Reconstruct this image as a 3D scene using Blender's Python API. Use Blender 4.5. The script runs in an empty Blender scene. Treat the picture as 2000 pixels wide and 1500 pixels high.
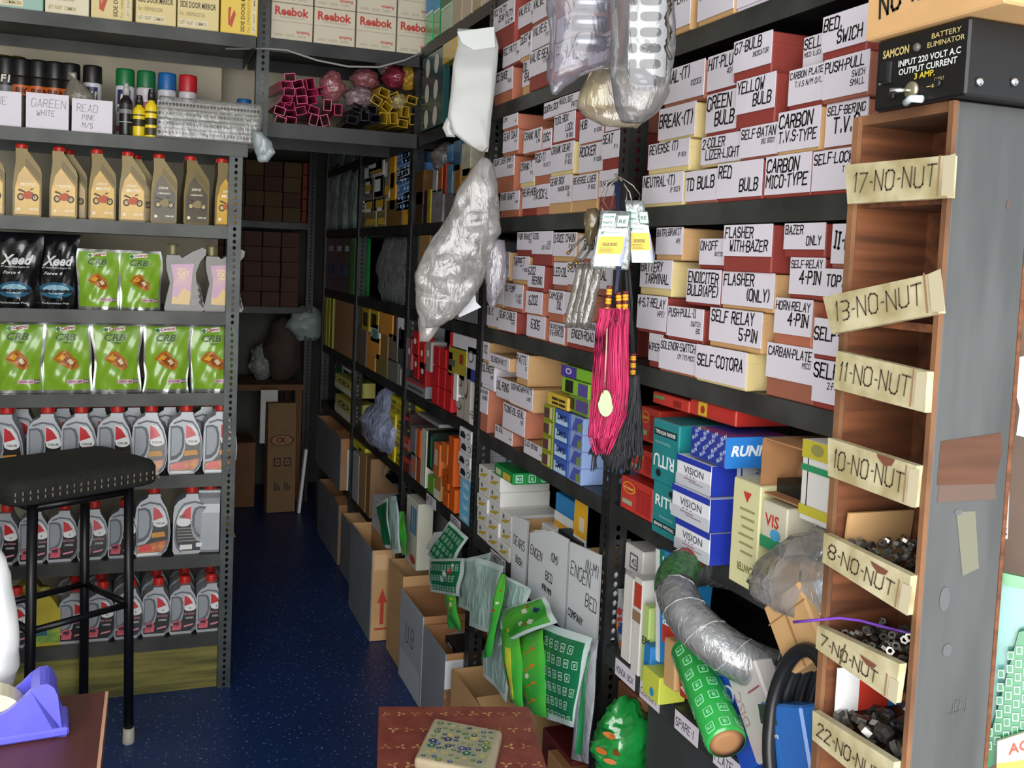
import bpy, bmesh, math, random
from mathutils import Matrix, Vector, noise
rnd = random.Random(7)
PI = math.pi
scn = bpy.context.scene
COL = scn.collection

# ------------------------------------------------------------------ camera
H = 1.30                                  # lens height above the shop floor
FPX, CX, CY = 1895.3, 965.5, 633.4        # focal length and principal point on the 2000 x 1500 frame
CAMROT = (0.0739893592, -0.350063788, 0.0298742077)

def _rot(w):
    v = Vector(w)
    return Matrix.Rotation(v.length, 3, v.normalized())
RW = _rot(CAMROT) @ Matrix(((1, 0, 0), (0, 0, -1), (0, 1, 0)))   # world -> camera (x right, y down, z ahead)
RT = RW.transposed()
cam = bpy.data.objects.new('camera', bpy.data.cameras.new('camera'))
COL.objects.link(cam)
cam.data.sensor_width = 36.0
cam.data.lens = 36.0 * FPX / 2000
cam.data.shift_x = (1000 - CX) / 2000
cam.data.shift_y = (CY - 750) / 2000
cam.data.clip_start = 0.02
_m = Matrix((RW[0], -RW[1], -RW[2])).transposed().to_4x4()
_m.translation = (0, 0, H)
cam.matrix_world = _m
scn.camera = cam

# ------------------------------------------------------------------ light
scn.view_settings.view_transform = 'Standard'
scn.view_settings.look = 'None'
scn.view_settings.gamma = 1
scn.view_settings.use_curve_mapping = False
scn.view_settings.exposure = 0.24
world = bpy.data.worlds.new('sky')
scn.world = world
world.use_nodes = True
_bg = world.node_tree.nodes['Background']
_bg.inputs[0].default_value = (0.90, 0.95, 1.0, 1)
_bg.inputs[1].default_value = 1.0

def area(name, loc, target, sx, sy, power, color=(1, 1, 1)):
    l = bpy.data.lights.new(name, 'AREA')
    l.shape = 'RECTANGLE'; l.size = sx; l.size_y = sy
    l.energy = power; l.color = color
    o = bpy.data.objects.new(name, l)
    COL.objects.link(o)
    o.location = loc
    o.rotation_euler = (Vector(target) - Vector(loc)).to_track_quat('-Z', 'Y').to_euler()
    return o
area('doorway_daylight', (-0.45, -0.75, 1.35), (0.45, 2.2, 0.85), 2.4, 2.1, 80, (1.0, 0.985, 0.965))
area('low_shelf_fill', (-0.1, -0.9, 0.06), (0.6, 2.2, 0.8), 2.4, 1.0, 40, (1.0, 0.99, 0.97))   # fill lamp added near the ground to brighten the lower shelves, imitating pavement bounce

# ------------------------------------------------------------------ pixel measurements -> points on real planes
def ray(px, py):
    return RT @ Vector(((px - CX) / FPX, (py - CY) / FPX, 1))
def onx(px, py, c):
    d = ray(px, py); t = c / d.x
    return Vector((c, t * d.y, t * d.z + H))
def ony(px, py, c):
    d = ray(px, py); t = c / d.y
    return Vector((t * d.x, c, t * d.z + H))
def onz(px, py, c):
    d = ray(px, py); t = (c - H) / d.z
    return Vector((t * d.x, t * d.y, c))

# ------------------------------------------------------------------ materials
def lin(h):
    h = h.lstrip('#')
    c = [int(h[i:i + 2], 16) / 255 for i in (0, 2, 4)]
    return tuple((x / 12.92 if x <= 0.04045 else ((x + 0.055) / 1.055) ** 2.4) for x in c) + (1,)
_MC = {}
def mat(hexc, rough=0.6, metal=0.0, var=0.0, scale=30, hex2=None, coat=0.0, bump=0.0, stretch=(1, 1, 1), name=None):
    """plain or noise-mottled principled material"""
    k = (hexc, rough, metal, var, scale, hex2, coat, bump, stretch)
    if k in _MC: return _MC[k]
    m = bpy.data.materials.new(name or 'paint_' + hexc)
    m.use_nodes = True
    nt = m.node_tree; b = nt.nodes['Principled BSDF']
    b.inputs['Base Color'].default_value = lin(hexc)
    b.inputs['Roughness'].default_value = rough
    b.inputs['Metallic'].default_value = metal
    if coat:
        b.inputs['Coat Weight'].default_value = coat
        b.inputs['Coat Roughness'].default_value = 0.12
    if var or bump or hex2:
        tc = nt.nodes.new('ShaderNodeTexCoord'); mp = nt.nodes.new('ShaderNodeMapping')
        mp.inputs['Scale'].default_value = stretch
        nz = nt.nodes.new('ShaderNodeTexNoise')
        nz.inputs['Scale'].default_value = scale; nz.inputs['Detail'].default_value = 5
        nt.links.new(tc.outputs['Object'], mp.inputs[0]); nt.links.new(mp.outputs[0], nz.inputs['Vector'])
        if var or hex2:
            rp = nt.nodes.new('ShaderNodeValToRGB')
            c1 = lin(hexc)
            c2 = lin(hex2) if hex2 else tuple(x * (1 - var) for x in c1[:3]) + (1,)
            rp.color_ramp.elements[0].position = 0.36; rp.color_ramp.elements[1].position = 0.66
            rp.color_ramp.elements[0].color = c2; rp.color_ramp.elements[1].color = c1
            nt.links.new(nz.outputs['Fac'], rp.inputs[0]); nt.links.new(rp.outputs[0], b.inputs['Base Color'])
        if bump:
            bp = nt.nodes.new('ShaderNodeBump'); bp.inputs['Strength'].default_value = bump
            bp.inputs['Distance'].default_value = 0.004
            nt.links.new(nz.outputs['Fac'], bp.inputs['Height']); nt.links.new(bp.outputs[0], b.inputs['Normal'])
    _MC[k] = m
    return m
_FC = {}
def film(tint='ffffff', clear=0.6, rough=0.12, gloss=0.3, bump=0.5, scale=45):
    """thin plastic film: part see-through, part milky, part glossy, crinkled"""
    k = (tint, clear, rough, gloss, bump, scale)
    if k in _FC: return _FC[k]
    m = bpy.data.materials.new('film_' + tint); m.use_nodes = True
    nt = m.node_tree; nt.nodes.clear(); N = nt.nodes.new; L = nt.links.new
    out = N('ShaderNodeOutputMaterial'); tr = N('ShaderNodeBsdfTransparent'); df = N('ShaderNodeBsdfDiffuse')
    gl = N('ShaderNodeBsdfGlossy'); m1 = N('ShaderNodeMixShader'); m2 = N('ShaderNodeMixShader')
    c = lin(tint)
    tr.inputs[0].default_value = tuple(0.5 + 0.5 * x for x in c[:3]) + (1,); df.inputs[0].default_value = c
    gl.inputs['Roughness'].default_value = rough
    tc = N('ShaderNodeTexCoord'); nz = N('ShaderNodeTexNoise'); nz.inputs['Scale'].default_value = scale
    nz.inputs['Detail'].default_value = 4; nz.inputs['Distortion'].default_value = 1.2
    bp = N('ShaderNodeBump'); bp.inputs['Strength'].default_value = bump; bp.inputs['Distance'].default_value = 0.01
    fr = N('ShaderNodeFresnel'); fr.inputs['IOR'].default_value = 1.5
    ad = N('ShaderNodeMath'); ad.operation = 'MULTIPLY_ADD'; ad.inputs[1].default_value = 0.8; ad.inputs[2].default_value = gloss * 0.07
    mp = N('ShaderNodeMapping'); mp.inputs['Scale'].default_value = (1, 1, 0.45)
    L(tc.outputs['Object'], mp.inputs[0]); L(mp.outputs[0], nz.inputs['Vector']); L(nz.outputs['Fac'], bp.inputs['Height'])
    for s in (df, gl, fr): L(bp.outputs[0], s.inputs['Normal'])
    rg = N('ShaderNodeMapRange'); rg.inputs[1].default_value = 0.35; rg.inputs[2].default_value = 0.7
    rg.inputs[3].default_value = max(0.0, (1 - clear) * 0.7); rg.inputs[4].default_value = min(1.0, (1 - clear) * 1.35)
    L(nz.outputs['Fac'], rg.inputs[0]); L(rg.outputs[0], m1.inputs[0])
    L(tr.outputs[0], m1.inputs[1]); L(df.outputs[0], m1.inputs[2])
    L(fr.outputs[0], ad.inputs[0]); L(ad.outputs[0], m2.inputs[0]); L(m1.outputs[0], m2.inputs[1]); L(gl.outputs[0], m2.inputs[2])
    L(m2.outputs[0], out.inputs[0])
    _FC[k] = m
    return m
INK = mat('17150f', 0.7)
CARD = mat('d6d1db', 0.5, var=0.06, scale=14, name='white_card')
CARDY = mat('bcb494', 0.55, hex2='968a64', scale=26, name='aged_card')
KRAFT = mat('a9794f', 0.8, var=0.16, scale=10, name='kraft_board')
KRAFTL = mat('c79e6c', 0.75, var=0.14, scale=9, name='light_kraft_board')
KRAFTD = mat('7a5538', 0.85, var=0.2, scale=8, name='dark_kraft_board')
GREYB = mat('7d7f83', 0.8, var=0.2, scale=9, name='grey_board')
REDB = mat('8c3830', 0.6, var=0.12, scale=12, name='red_board')
SALMON = mat('b06a50', 0.6, var=0.12, scale=12, name='salmon_board')
YELB = mat('d8c489', 0.7, var=0.12, scale=12, name='manila_board')
BROWNB = mat('9c5f4a', 0.7, var=0.15, scale=12, name='brown_board')
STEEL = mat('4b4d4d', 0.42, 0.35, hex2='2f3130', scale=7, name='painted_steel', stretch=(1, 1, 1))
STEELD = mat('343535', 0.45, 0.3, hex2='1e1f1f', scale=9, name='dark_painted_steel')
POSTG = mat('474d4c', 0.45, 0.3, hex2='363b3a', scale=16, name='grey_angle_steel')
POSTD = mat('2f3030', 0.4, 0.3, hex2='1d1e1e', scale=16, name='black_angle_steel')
CHROME = mat('d5d8da', 0.12, 1.0, name='chrome')
BLACK = mat('121212', 0.45, name='black_plastic')
BLACKG = mat('0d0e10', 0.14, coat=0.5, name='glossy_black_film')
WHITE = mat('e9e9ea', 0.4, name='white_plastic')
RUBBER = mat('1b1c1e', 0.35, name='black_rubber')

# ------------------------------------------------------------------ mesh building
class MB:
    def __init__(s):
        s.v = []; s.f = []; s.mi = []; s.mats = []; s.sm = []; s.M = Matrix()
    def slot(s, m):
        if m not in s.mats: s.mats.append(m)
        return s.mats.index(m)
    def add(s, pts, faces, m, M=None, smooth=False):
        T = s.M if M is None else s.M @ M
        o = len(s.v); k = s.slot(m)
        s.v += [tuple(T @ Vector(p)) for p in pts]
        for f in faces:
            s.f.append([o + i for i in f]); s.mi.append(k); s.sm.append(smooth)
        return s
    def box(s, x0, x1, y0, y1, z0, z1, m, M=None):
        p = [(x, y, z) for z in (z0, z1) for y in (y0, y1) for x in (x0, x1)]
        return s.add(p, [(0, 2, 3, 1), (4, 5, 7, 6), (0, 1, 5, 4), (2, 6, 7, 3), (0, 4, 6, 2), (1, 3, 7, 5)], m, M)
    def prism(s, pts, y0, y1, m, M=None, smooth=False, capm=None):
        """outline in x-z (anticlockwise seen from -y), extruded along y"""
        n = len(pts)
        p = [(x, y0, z) for x, z in pts] + [(x, y1, z) for x, z in pts]
        s.add(p, [(i, i + n, (i + 1) % n + n, (i + 1) % n) for i in range(n)], m, M, smooth)
        s.add(p[:n], [tuple(range(n))], capm or m, M)
        s.add(p[n:], [tuple(range(n))[::-1]], capm or m, M)
        return s
    def tube(s, path, r, m, seg=8, closed=False, M=None, cap=True):
        P = [Vector(p) for p in path]; n = len(P); pts = []; fc = []
        up = Vector((0, 0, 1)); 
        for i, p in enumerate(P):
            t = (P[(i + 1) % n] - P[i - 1]) if (closed or 0 < i < n - 1) else (P[1] - P[0] if i == 0 else P[-1] - P[-2])
            t.normalize()
            a = up.cross(t)
            if a.length < 0.05: a = Vector((1, 0, 0)).cross(t)
            a.normalize(); b = t.cross(a)
            rr = r[i] if isinstance(r, (list, tuple)) else r
            pts += [p + (a * math.cos(2 * PI * k / seg) + b * math.sin(2 * PI * k / seg)) * rr for k in range(seg)]
        for i in range(n if closed else n - 1):
            j = (i + 1) % n
            fc += [(i * seg + k, i * seg + (k + 1) % seg, j * seg + (k + 1) % seg, j * seg + k) for k in range(seg)]
        if cap and not closed: fc += [tuple(range(seg))[::-1], tuple(range((n - 1) * seg, n * seg))]
        return s.add(pts, fc, m, M, True)
    def lathe(s, prof, m, seg=20, M=None, smooth=True):
        n = len(prof); pts = []
        for r, z in prof: pts += [(r * math.cos(2 * PI * k / seg), r * math.sin(2 * PI * k / seg), z) for k in range(seg)]
        fc = [(i * seg + k, i * seg + (k + 1) % seg, (i + 1) * seg + (k + 1) % seg, (i + 1) * seg + k) for i in range(n - 1) for k in range(seg)]
        fc += [tuple(range(seg))[::-1], tuple(range((n - 1) * seg, n * seg))]
        return s.add(pts, fc, m, M, smooth)
    def loft(s, rings, m, seg=24, ex=2.0, crumple=0.0, freq=14.0, seed=0, M=None, cap=True, smooth=True, sub=1):
        """rings: (cx, cy, z, half width x, half depth y); crumple pushes the wall in and out with noise"""
        if sub > 1:
            R = []
            for a, b in zip(rings, rings[1:]):
                R += [tuple(p + (q - p) * k / sub for p, q in zip(a, b)) for k in range(sub)]
            rings = R + [rings[-1]]
        n = len(rings); pts = []
        for cx, cy, z, hw, hd in rings:
            for k in range(seg):
                a = 2 * PI * k / seg; c, q = math.cos(a), math.sin(a)
                x = math.copysign(abs(c) ** (2 / ex), c) * hw; y = math.copysign(abs(q) ** (2 / ex), q) * hd
                p = Vector((cx + x, cy + y, z))
                if crumple:
                    o = Vector((seed * 3.1, seed * 1.7, seed * 5.3))
                    d = noise.noise_vector(p * freq + o); e = noise.noise_vector(p * freq * 2.1 + o * 2)
                    d = Vector((d.x, d.y, d.z)) * 0.7 + Vector([(0.45 - abs(q)) * 1.6 for q in e]) * 0.75
                    w = min(1, hd * 6 / max(crumple * 60, 1e-6)) if hd < crumple * 2 else 1
                    p += Vector((d.x * 0.6, d.y * w, d.z * 0.5)) * crumple
                pts.append(p)
        fc = [(i * seg + k, i * seg + (k + 1) % seg, (i + 1) * seg + (k + 1) % seg, (i + 1) * seg + k) for i in range(n - 1) for k in range(seg)]
        if cap: fc += [tuple(range(seg))[::-1], tuple(range((n - 1) * seg, n * seg))]
        return s.add(pts, fc, m, M, smooth)
    def grid(s, fn, nu, nv, m, M=None, smooth=True):
        pts = [fn(i / nu, j / nv) for j in range(nv + 1) for i in range(nu + 1)]
        w = nu + 1
        return s.add(pts, [(j * w + i, j * w + i + 1, (j + 1) * w + i + 1, (j + 1) * w + i) for j in range(nv) for i in range(nu)], m, M, smooth)
    def build(s, name, parent=None, bevel=0.0, seg=1, loc=None, rz=None, solid=0.0):
        me = bpy.data.meshes.new(name)
        me.from_pydata(s.v, [], s.f)
        for m in s.mats: me.materials.append(m)
        me.polygons.foreach_set('material_index', s.mi)
        me.polygons.foreach_set('use_smooth', s.sm)
        me.update()
        o = bpy.data.objects.new(name, me); COL.objects.link(o)
        if parent: o.parent = parent
        if loc is not None: o.location = loc
        if rz is not None: o.rotation_euler = (0, 0, rz)
        if solid:
            md = o.modifiers.new('thickness', 'SOLIDIFY'); md.thickness = solid; md.offset = 0
        if bevel:
            md = o.modifiers.new('soft_edges', 'BEVEL'); md.width = bevel; md.segments = seg; md.limit_method = 'ANGLE'
            md.angle_limit = 0.7
        return o

def tag(o, label, cat, group=None, kind=None):
    if label: o['label'] = label
    if cat: o['category'] = cat
    if group: o['group'] = group
    if kind: o['kind'] = kind
    return o
def struct(o): o['kind'] = 'structure'; return o
def empty(name, label, cat, loc=(0, 0, 0), rz=0, group=None):
    o = bpy.data.objects.new(name, None); COL.objects.link(o)
    o.location = loc; o.rotation_euler = (0, 0, rz); o.empty_display_size = 0.05
    return tag(o, label, cat, group)
def copy_tree(o, parent=None, loc=None, rz=None, label=None, group=None):
    c = o.copy(); COL.objects.link(c)
    if parent: c.parent = parent
    if loc is not None: c.location = loc
    if rz is not None: c.rotation_euler = (0, 0, rz)
    if label: c['label'] = label
    if group: c['group'] = group
    for ch in list(o.children): copy_tree(ch, c)
    return c

# ------------------------------------------------------------------ lettering
_G = {'A': '002640 1232', 'B': '0006364544330 3 33424130 00', 'C': '4536160501103041', 'D': '0006264542402000', 'E': '46060040 0333', 'F': '460600 0333',
 'G': '453616050110304143 23', 'H': '0006 4046 0343', 'I': '2026 1636 1030', 'J': '4641301001', 'K': '0006 460340', 'L': '060040', 'M': '0006234640',
 'N': '00064046', 'O': '160501103041453616', 'P': '000636454433 03', 'Q': '160501103041453616 2240', 'R': '00063645443303 2340', 'S': '45361605043342413010 01',
 'T': '0646 2620', 'U': '060110304146', 'V': '062046', 'W': '0610233046', 'X': '0046 0640', 'Y': '062346 2320', 'Z': '06460040', '1': '152620', '2': '051636450040',
 '3': '061636454433 1333424130100 1', '4': '303602 0242', '5': '460603334241301001', '6': '361605011030414233 1302', '7': '064610', '8': '1605041333444536 16 13020110304142 33',
 '9': '43331304051636454330', '0': '160501103041453616', '-': '1333', '.': '2021', '(': '36151136 151130', ')': '16353110', '/': '0046', ',': '2110', '&': '40042516 0110', '+': '2125 0343', ':': '2021 2425'}
_G['B'] = '00063645443303 3342413000'; _G['3'] = '06163645443313 3342413010'; _G['('] = '36141230'; _G[')'] = '16343210'
_G['S'] = '453616050413334241301001'; _G['8'] = '160504133344453616 1302011030414233'; _G['P'] = '00063645443303'; _G['J'] = '4641301001'
def _strokes(ch):
    for st in _G.get(ch, '').split():
        yield [(int(st[i]) / 4, int(st[i + 1]) / 6) for i in range(0, len(st) - 1, 2)]
def hand(mb, txt, h, m, M, w=None, jit=0.05, aspect=0.62, slant=0.08, seed=1):
    """marker lettering: strokes of ink, text starts at the frame's origin"""
    r = random.Random(sum(ord(c) * (i + 3) for i, c in enumerate(txt)) + seed)
    w = w or h * 0.11
    x = 0.0; pts = []; fc = []
    for ch in txt.upper():
        cw = h * aspect * (0.45 if ch in 'I.()1-:,' else (1.12 if ch in 'MW' else 1)) if ch != ' ' else h * 0.38
        gw = cw * (0.8)
        dy = r.uniform(-jit, jit) * h
        for st in _strokes(ch):
            P = []
            for (a, b) in st:
                b2 = b * h + dy + r.uniform(-jit, jit) * h * 0.6
                P.append(Vector((x + a * gw + b2 * slant + r.uniform(-jit, jit) * h * 0.5, b2)))
            for a, b in zip(P, P[1:]):
                d = b - a
                if d.length < 1e-6: d = Vector((0, 1e-4))
                t = d.normalized() * w * 0.5; n = Vector((-t.y, t.x)); o = len(pts)
                pts += [(q.x, q.y, 0) for q in (a - t - n, b + t - n, b + t + n, a - t + n)]
                fc.append((o, o + 1, o + 2, o + 3))
        x += cw + h * 0.08
    if pts: mb.add(pts, fc, m, M)
    return x
def hand_w(txt, h, aspect=0.62):
    return sum((h * aspect * (0.45 if c in 'I.()1-:,' else (1.12 if c in 'MW' else 1)) if c != ' ' else h * 0.38) + h * 0.08 for c in txt.upper())
_TC = {}
def glyphs(txt, bold=0.0, shear=0.0):
    k = (txt, bold, shear)
    if k not in _TC:
        c = bpy.data.curves.new('lettering', 'FONT')
        c.body = txt; c.offset = bold; c.shear = shear; c.resolution_u = 2; c.size = 1.0
        o = bpy.data.objects.new('lettering', c); COL.objects.link(o)
        me = o.to_mesh()
        v = [tuple(q.co) for q in me.vertices]; f = [tuple(p.vertices) for p in me.polygons]
        o.to_mesh_clear(); bpy.data.objects.remove(o); bpy.data.curves.remove(c)
        x0 = min(q[0] for q in v); x1 = max(q[0] for q in v)
        _TC[k] = ([(q[0] - x0, q[1], 0) for q in v], f, x1 - x0)
    return _TC[k]
def printed(mb, txt, x, y, h, m, M, bold=0.0, shear=0.0, width=None, center=False, fn=None):
    """printed lettering; h is the capital height; width squeezes the line to a given length; fn bends it onto a surface"""
    v, f, w = glyphs(txt, bold, shear)
    sy = h / 0.70; sx = sy if width is None else width / w
    if center: x -= w * sx / 2
    P = [(x + a * sx, y + b * sy, 0) for a, b, _ in v]
    if fn: P = [fn(a, b) for a, b, _ in P]
    mb.add(P, f, m, M)
def frame(o, u, v):
    u = Vector(u).normalized(); v = Vector(v); v = (v - u * v.dot(u)).normalized(); n = u.cross(v)
    m = Matrix((u, v, n)).transposed().to_4x4(); m.translation = o
    return m
def front(z=0.0, x=0.0, y=-0.0008):
    """frame on the front face (facing -y) of a locally built thing"""
    return frame((x, y, z), (1, 0, 0), (0, 0, 1))
def rect(mb, x0, x1, y0, y1, m, M):
    mb.add([(x0, y0, 0), (x1, y0, 0), (x1, y1, 0), (x0, y1, 0)], [(0, 1, 2, 3)], m, M)
def disc(mb, x, y, rx, ry, m, M, seg=20, rot=0):
    mb.add([(x + math.cos(rot) * rx * math.cos(2 * PI * k / seg) - math.sin(rot) * ry * math.sin(2 * PI * k / seg),
             y + math.sin(rot) * rx * math.cos(2 * PI * k / seg) + math.cos(rot) * ry * math.sin(2 * PI * k / seg), 0) for k in range(seg)], [tuple(range(seg))], m, M)
def poly(mb, pts, m, M):
    mb.add([(x, y, 0) for x, y in pts], [tuple(range(len(pts)))], m, M)
def off(M, d): return M @ Matrix.Translation((0, 0, d))

# ------------------------------------------------------------------ the room
XR = 0.826            # front plane of the right-hand shelving
YL = 2.889            # front plane of the left-hand shelving
LV = (0.59, 0.86, 1.125, 1.40, 1.68, 1.955)    # shelf tops on the right
PY = (0.91, 1.58, 2.335, 3.07, 3.88, 4.63)     # its uprights, near to far

def floor_mat():
    m = bpy.data.materials.new('speckled_blue_vinyl'); m.use_nodes = True
    nt = m.node_tree; b = nt.nodes['Principled BSDF']; N = nt.nodes.new; L = nt.links.new
    tc = N('ShaderNodeTexCoord')
    v = N('ShaderNodeTexVoronoi'); v.inputs['Scale'].default_value = 75; v.inputs['Randomness'].default_value = 1
    r = N('ShaderNodeValToRGB'); r.color_ramp.elements[0].position = 0.14; r.color_ramp.elements[1].position = 0.24
    r.color_ramp.elements[0].color = lin('8fa6cf'); r.color_ramp.elements[1].color = (0, 0, 0, 1)
    v2 = N('ShaderNodeTexNoise'); v2.inputs['Scale'].default_value = 120
    r2 = N('ShaderNodeValToRGB'); r2.color_ramp.elements[0].position = 0.46; r2.color_ramp.elements[1].position = 0.56
    mul = N('ShaderNodeMixRGB'); mul.blend_type = 'MULTIPLY'; mul.inputs[0].default_value = 1
    nz = N('ShaderNodeTexNoise'); nz.inputs['Scale'].default_value = 2.5; nz.inputs['Detail'].default_value = 6
    rn = N('ShaderNodeValToRGB'); rn.color_ramp.elements[0].color = lin('10254f'); rn.color_ramp.elements[1].color = lin('1d3e78')
    ad = N('ShaderNodeMixRGB'); ad.blend_type = 'ADD'; ad.inputs[0].default_value = 0.8
    L(tc.outputs['Object'], v.inputs['Vector']); L(tc.outputs['Object'], v2.inputs['Vector']); L(tc.outputs['Object'], nz.inputs['Vector'])
    L(v.outputs['Distance'], r.inputs[0]); L(v2.outputs['Fac'], r2.inputs[0]); L(r.outputs[0], mul.inputs[1]); L(r2.outputs[0], mul.inputs[2])
    L(nz.outputs['Fac'], rn.inputs[0]); L(rn.outputs[0], ad.inputs[1]); L(mul.outputs[0], ad.inputs[2])
    L(ad.outputs[0], b.inputs['Base Color']); b.inputs['Roughness'].default_value = 0.42
    return m
def slab(name, x0, x1, y0, y1, z0, z1, m):
    mb = MB(); mb.box(x0, x1, y0, y1, z0, z1, m)
    return struct(mb.build(name))
PLASTER = mat('b9b29c', 0.85, var=0.14, scale=3.5, name='old_plaster')
DARKWALL = mat('5d5c57', 0.9, var=0.25, scale=3, name='dusty_grey_plaster')
slab('floor', -1.6, 1.3, 0.2, 5.5, -0.05, 0, floor_mat())
slab('ceiling', -1.6, 1.3, 0.45, 5.5, 2.55, 2.65, mat('8c8a82', 0.9))
slab('wall_right', 1.24, 1.3, 0.85, 5.5, 0, 2.55, DARKWALL)
slab('wall_back', -1.6, 1.24, 5.42, 5.5, 0, 2.55, DARKWALL)
slab('wall_left', -1.66, -1.6, 0.2, 5.5, 0, 2.55, PLASTER)
slab('wall_left_rear', -1.6, 0.235, 3.27, 3.35, 0, 2.55, PLASTER)
slab('wall_over_passage', 0.235, 1.24, 3.40, 3.46, 1.70, 2.55, PLASTER)
slab('trim_1', 0.968, 1.24, 0.85, 0.90, 0, 2.55, mat('6d5a4c', 0.7, var=0.3, scale=6))
slab('ground', -6, 6, -6, 0.2, -0.25, -0.2, mat('9a958c', 0.9))

# ------------------------------------------------------------------ slotted angle uprights and trays
def flange(mb, o, u, v, w, h, m, pitch=0.0178, hr=0.0048, wh=0.006):
    """a strip of angle iron with a row of punched holes; o corner, u across, v up"""
    o = Vector(o); u = Vector(u); v = Vector(v)
    n = max(1, int(h / pitch)); p = h / n; pts = []; fc = []
    for k in range(n):
        b = len(pts); zc = (k + 0.5) * p
        for a, c in ((0, 0), (w / 2, 0), (w, 0), (w, p / 2), (w, p), (w / 2, p), (0, p), (0, p / 2)):
            pts.append(o + u * a + v * (k * p + c))
        for j in range(8):
            an = -3 * PI / 4 + j * PI / 4
            pts.append(o + u * (w / 2 + hr * math.cos(an)) + v * (zc + wh * math.sin(an)))
        fc += [(b + j, b + (j + 1) % 8, b + 8 + (j + 1) % 8, b + 8 + j) for j in range(8)]
    mb.add(pts, fc, m)
def upright(parent, x, y, z0, z1, m, w=0.036, d1=(0, 1, 0), d2=(1, 0, 0)):
    mb = MB()
    flange(mb, (x, y, z0), d1, (0, 0, 1), w, z1 - z0, m)
    flange(mb, (x, y, z0), d2, (0, 0, 1), w, z1 - z0, m)
    o = mb.build('upright', parent, solid=0.0022)
    return o
def tray(parent, x0, x1, y0, y1, ztop, m, lip=0.033):
    """folded sheet shelf: top sheet with turned-down lips on all sides"""
    mb = MB(); t = 0.002
    mb.box(x0, x1, y0, y1, ztop - t, ztop, m)
    mb.box(x0, x0 + t, y0, y1, ztop - lip, ztop - t, m); mb.box(x1 - t, x1, y0, y1, ztop - lip, ztop - t, m)
    mb.box(x0 + t, x1 - t, y0, y0 + t, ztop - lip, ztop - t, m); mb.box(x0 + t, x1 - t, y1 - t, y1, ztop - lip, ztop - t, m)
    # bolts on the lip
    return mb.build('shelf', parent)
UNITS = []
BAYN = ('nearest bay, behind the wooden nut rack', 'second bay, hung with tassels and green packets', 'third bay, behind the big grey plastic bag',
        'fourth bay, towards the dark rear', 'farthest bay at the rear of the shop')
for i in range(5):
    y0, y1 = PY[i], PY[i + 1]
    e = empty('shelving_unit', 'black slotted-steel shelving, ' + BAYN[i], 'shelving', (XR, (y0 + y1) / 2, 0), group='bays of the shelving along the wall')
    e.location = (0, 0, 0); UNITS.append(e)
    lv = list(LV)
    if i >= 3: lv = [0.315] + lv
    for z in lv:
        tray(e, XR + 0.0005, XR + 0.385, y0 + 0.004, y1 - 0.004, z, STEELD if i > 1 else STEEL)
    if i == 0:
        upright(e, XR - 0.002, y0, 0.0, 2.3, POSTD)
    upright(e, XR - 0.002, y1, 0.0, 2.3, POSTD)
    mb = MB(); mb.box(XR + 0.386, XR + 0.39, y0 + 0.003, y1 - 0.003, 0.02, 2.3, STEELD); mb.build('back_sheet', e)
    if i == 0:   # dark boards closing the bottom of the near bay
        mb = MB()
        mb.box(XR + 0.012, XR + 0.03, 0.96, 1.43, 0.02, 0.553, mat('3a3c3e', 0.6, var=0.3, scale=8)); mb.build('lower_panel', e)

# left-hand unit, facing the door
e = empty('shelving_unit', 'grey slotted-steel shelving full of oil bottles and pouches, facing the doorway', 'shelving', (0, 0, 0))
LSH = (1.905, 1.597, 1.361, 1.113, 0.879, 0.641, 0.403, 0.165)
SHM = mat('454743', 0.45, 0.3, hex2='2a2c2a', scale=6, name='worn_grey_shelf', stretch=(1, 1, 1))
for k, z in enumerate(LSH):
    tray(e, -1.2, 0.30 if k == 0 else (0.285 if k == 1 else 0.236), YL, YL + 0.36, z, SHM, 0.036)
upright(e, 0.235, YL - 0.002, 0, 1.56, POSTG, d1=(1, 0, 0), d2=(0, 1, 0)).location.x = 0
upright(e, -1.2, YL - 0.002, 0, 1.9, POSTG, d1=(1, 0, 0), d2=(0, 1, 0))
mb = MB(); mb.box(-1.16, 0.233, YL + 0.01, YL + 0.03, 0.0, 0.128, mat('857f3c', 0.7, hex2='4c4a20', scale=5, stretch=(0.7, 1, 9), name='yellowed_wood')); mb.build('kick_board', e)
# shelf bridging the passage
e = empty('bridge_shelf', 'dark steel shelf bridging the passage overhead, carrying white cartons and bundles', 'shelving')
tray(e, 0.325, XR - 0.004, 3.03, 3.385, 1.685, STEELD, 0.045)
tray(e, 0.325, XR - 0.004, 3.03, 3.385, 1.935, STEELD, 0.04)
upright(e, 0.318, 3.026, 1.63, 2.5, POSTG, d1=(1, 0, 0), d2=(0, 1, 0))
# rear shelf
e = empty('rear_shelf', 'dark steel shelf of dusty cartons against the back wall', 'shelving')
tray(e, -0.2, 0.80, 5.0, 5.40, 1.44, STEELD); tray(e, -0.2, 0.80, 5.0, 5.40, 1.01, STEELD)
upright(e, 0.80, 4.998, 0, 2.2, POSTD, d1=(1, 0, 0), d2=(0, 1, 0))

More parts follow.
